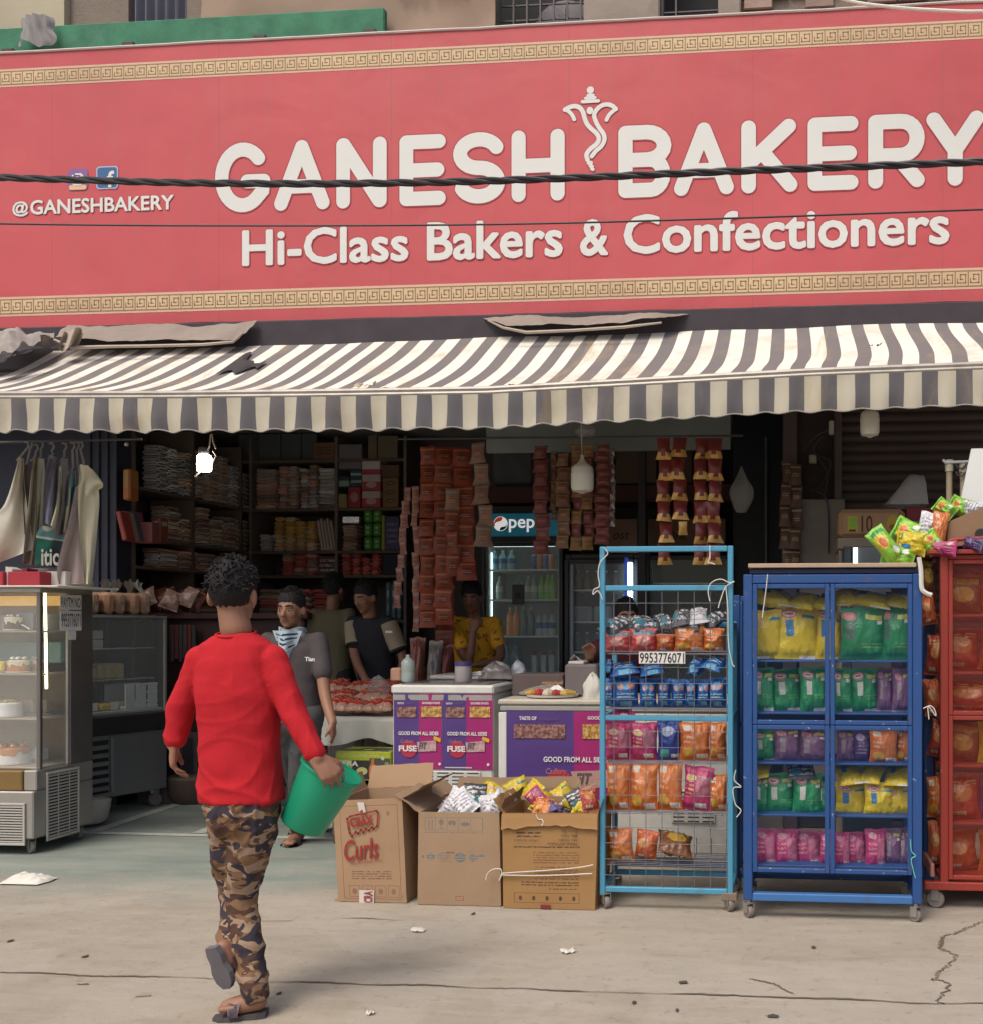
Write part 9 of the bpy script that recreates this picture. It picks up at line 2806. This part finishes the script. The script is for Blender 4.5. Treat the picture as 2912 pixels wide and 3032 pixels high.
man, shirt, body = figure('man walking away in red long sleeved top and camouflage trousers carrying a green bucket', J, V((-.12, 1, 0)), MSK, MRS, MCM, sleeve='long', cuff=.86, voxel=.0055, hemz=q(700, 2370).z, girth=(.139, .102), back=True, folds=.009, vclo=.007,
                           hands={'L': ((-.08, .02, -1), (.75, .45, .0), (.2, .9, -.1), .6, .95), 'R': ((.5, .05, -.6), (-.3, .75, -.6), (.6, .3, .6), .75, 1.0)})
b = MB()
cr_ = J['neck']
b.tube([cr_ + V((math.cos(a) * .069, math.sin(a) * .064, -.018 + .012 * math.sin(a))) for a in [2 * math.pi * k / 28 for k in range(28)]], .0052, 8, closed=True)
b.build('collar', MRS, shirt, smooth=True)
MSO, MST2 = M('sandal_sole', (.07, .06, .065), .8, var=.3), M('sandal_strap', (.13, .1, .12), .7, var=.3)
sandal(man, J['heelR'] - V((0, 0, .0)), J['toeR'], (0, 0, 1), MSO, MST2)
fn = (J['toeL'] - J['heelL']).normalized()
sandal(man, J['heelL'], J['toeL'], V((.2, 1, .1)) - fn * fn.dot(V((.2, 1, .1))), M('sandal_grey', (.13, .12, .135), .8, var=.5), MST2, .85)
# bucket
bc = q(983, 2279, .09)
bb_ = q(894, 2446, .085)
ax = (bb_ - bc)
L = ax.length
axn = ax.normalized()
tb2 = thing('bucket', 'green plastic bucket carried tilted in the right hand of the walking man', 'bucket', bb_)
T = Matrix.Translation(bc) @ (-axn).to_track_quat('Z', 'Y').to_matrix().to_4x4()
MBK = M('bucket_green', (.012, .3, .165), .4, var=.08, sc=3, spec=.4)
MB().lathe([(.004, -L), (.078, -L), (.086, -L + .008), (.112, 0), (.109, 0), (.083, -L + .012), (.0, -L + .012)], 40, T=T).build('body', MBK, tb2, smooth=True)
MB().lathe([(.1125, -.006), (.119, -.008), (.1205, -.001), (.118, .005), (.1085, .005), (.1085, -.004)], 40, T=T).build('rim', MBK, tb2, smooth=True)
# ---- the others, from one standing template facing -Y
def template(loc, rot, h=1.68, lean=(0, 0)):
 k = h / 1.68
 B = dict(head=(0, -.03, 1.565), neck=(0, .0, 1.415), sL=(.165, 0, 1.365), sR=(-.165, 0, 1.365), eL=(.225, .03, 1.09), eR=(-.225, .03, 1.09), wL=(.23, -.05, .85), wR=(-.23, -.05, .85), hL=(.085, 0, .87), hR=(-.085, 0, .87), kL=(.09, -.02, .47), kR=(-.09, -.02, .47), aL=(.095, .02, .085), aR=(-.095, .02, .085), heelL=(.095, .05, .04), heelR=(-.095, .05, .04), toeL=(.12, -.13, .03), toeR=(-.12, -.13, .03))
 Rm = Matrix.Rotation(rot, 3, 'Z')
 o = {}
 for n, p in B.items():
  p = V(p) * k
  if p.z > .9 * k:
   a = (p.z - .87 * k)
   p = p + V((lean[0], lean[1], 0)) * a
  o[n] = V(loc) + Rm @ p
 o['face'] = Rm @ V((0, -1, 0))
 return o
DN = (.05, -.1, -1)
# grey shirted man with a pale blue scarf
gl = G(868, 2528)
J = template((gl.x, gl.y + .04, 0), R(3), 1.66, (-.03, 0))
J['eL'] = P(962, 2050, 6.1); J['wL'] = P(985, 2140, 6.0); J['face'] = V((.02, -1, -.06))
J['aL'] = G(872, 2500) + V((0, .05, .085)); J['heelL'] = J['aL'] + V((0, .03, -.045)); J['toeL'] = J['aL'] + V((.01, -.16, -.055))
J['aR'] = J['aL'] + V((-.1, .35, .0)); J['heelR'] = J['aR'] + V((0, .03, -.045)); J['toeR'] = J['aR'] + V((-.03, -.16, -.055)); J['kR'] = (J['hR'] + J['aR']) / 2 + V((.02, -.06, 0)); J['kL'] = (J['hL'] + J['aL']) / 2 + V((0, -.04, 0))
MGT = M('shirt_grey', (.065, .055, .058), .85, var=.15, sc=6, bump=.25, bsc=200)  # grey darkened to carry the shade he stands in
p2, so2, _ = figure('man in a dark grey shirt with pale blue scarf, half hidden behind the red man', J, V((0, -1, 0)), MSK, MGT, M('jeans_grey', (.075, .075, .08), .9, var=.2, sc=8, bump=.3, bsc=80), girth=(.15, .1), hemz=.82, hands={'L': ((.12, -.1, -1), (-.9, -.1, 0), (-.1, -1, 0), .22, .95), 'R': (DN, (.9, -.1, 0), (.1, -1, 0), .3)})
sandal(p2, J['heelL'], J['toeL'], (0, 0, 1), MSO, MSO)
sandal(p2, J['heelR'], J['toeR'], (0, 0, 1), MSO, M('strap_blue', (.05, .08, .2), .6))
sc0 = J['neck']
MSCF = PM('scarf_blue', (.42, .52, .58), [('t', .1, .45, .9, .95, (.03, .06, .1), 4, 5), ('t', .2, .1, .8, .4, (.2, .28, .34), 5, 9)], .9, .2, .1)
b = MB()
b.sheet(lambda u, v: sc0 + V(((u - .5) * (.20 - .13 * (1 - v)), -.125 + .05 * abs(u - .5) * 2 - .02 * math.sin(u * 3.14) + .008 * math.sin(u * 17), .015 - .25 * (1 - v) * (1 - .35 * abs(u - .5) * 2))), 18, 14)
b.sheet(lambda u, v: sc0 + V((math.cos(R(200 + 320 * u)) * .085, math.sin(R(200 + 320 * u)) * .08 - .01, -.03 + .06 * v + .01 * math.sin(u * 20))), 24, 3)
b.build('scarf', MSCF, p2, smooth=80)
text('Tian', so2, MTX, width=.062, cap=.026, at=tuple(P(903, 1958, 5.93)), bold=.03)
# staff stand on a slightly raised floor behind the counters
tag(MB().box(-5.3, -1.0, 7.78, 9.58, .003, .12).build('floor_platform', MDK), kind='structure')
J = template((PX(985, 8.05), 8.05, .12), R(165), 1.74)
figure('man in an olive brown shirt turned away behind the counter', J, V((.2, 1, 0)), MSK2, M('shirt_olive', (.1, .085, .05), .85, var=.2, sc=6, bump=.2), M('trousers_black', (.02, .02, .022), .9, var=.2), back=True, voxel=.012, vclo=.013, hands={'L': (DN, (.9, .1, 0), (0, 1, 0), .3), 'R': (DN, (-.9, .1, 0), (0, 1, 0), .3)})
J = template((PX(1122, 7.95), 7.95, .12), R(-12), 1.66, (0, -.22))
J['eR'] = P(1052, 1940, 7.8); J['wR'] = P(1082, 2010, 7.55); J['eL'] = P(1195, 1960, 7.8); J['wL'] = P(1150, 2030, 7.55); J['face'] = V((-.35, -1, -.3))
MPO = M('polo_black', (.016, .017, .024), .85, var=.2)
p4, so4, _ = figure('young man in a black polo with cream sleeves looking down at the counter', J, V((-.2, -1, 0)), MSK, MPO, _MC['trousers_black'], voxel=.011, vclo=.012, hands={'L': ((-.4, -.5, -.5), (-.2, 0, -1), (-1, -.2, 0), .35), 'R': ((.4, -.5, -.5), (.2, 0, -1), (1, -.2, 0), .35)})
for s in 'LR':
 b = MB()
 a, e = J['s' + s], J['e' + s]
 b.tube([a.lerp(e, .02), a.lerp(e, .3), a.lerp(e, .68)], [.068, .071, .068], 16)
 sl_ = b.build('sleeve', M('sleeve_cream', (.3, .24, .17), .85, var=.15), p4, smooth=True)
 MB().tube([a.lerp(e, .665), a.lerp(e, .72)], [.0695, .069], 16).build('sleeve_band', MPO, sl_, smooth=True)
b = MB()
c = P(1152, 1871, 7.66)
b.box(c.x - .028, c.x + .028, c.y - .002, c.y, c.z - .008, c.z + .008)
b.build('chest_badge', MTX, so4)
J = template((PX(1412, 8.0), 8.0, .12), R(4), 1.66, (0, -.2))
J['eR'] = P(1385, 1955, 7.62); J['wR'] = P(1402, 1868, 7.62); J['eL'] = P(1482, 1945, 7.72); J['wL'] = P(1415, 1968, 7.56); J['face'] = V((.1, -1, -.25))
MYS = PM('shirt_mustard', (.4, .2, .02), [], .8, .2, .1)
t_ = NT('shirt_mustard_print')
v_ = t_.coord()
cyl = t_.mix(t_.ramp(t_.noise(v_, 22, 2, .5, .6), [(0, 0.0), (.6, 1.0)], 'CONSTANT'), (.62, .31, .02), (.28, .1, .02))
cyl = t_.mix(t_.ramp(t_.noise(v_, 30, 2, .5, .9), [(0, 0.0), (.66, 1.0)], 'CONSTANT'), cyl, (.55, .36, .12))
MYS = t_.finish(cyl, .8, 0, .2)
figure('person in a mustard yellow printed shirt resting chin on hand', J, V((.1, -1, 0)), MSK2, MYS, _MC['trousers_black'], voxel=.011, vclo=.012, hands={'R': ((.15, -.1, 1), (.1, .9, .2), (.8, 0, .3), .9), 'L': ((-1, -.1, -.1), (0, 0, -1), (0, -1, .2), .3)})
J = template((PX(1825, 7.0), 7.0, .0), R(20), 1.6, (0, -.55))
J['eR'] = P(1748, 1960, 6.75); J['wR'] = P(1748, 1945, 6.5)
figure('person in a maroon shirt bending behind the light blue rack', J, V((.2, -1, -.2)), MSK, M('shirt_maroon', (.075, .012, .022), .85, var=.2), _MC['trousers_black'], voxel=.012, vclo=.013, hands={'R': ((-.1, -.5, .8), (.1, -.9, -.2), (.9, 0, .2), .7), 'L': (DN, (-.9, 0, 0), (0, -1, 0), .4)})
bpy.data.scenes.remove(TS)
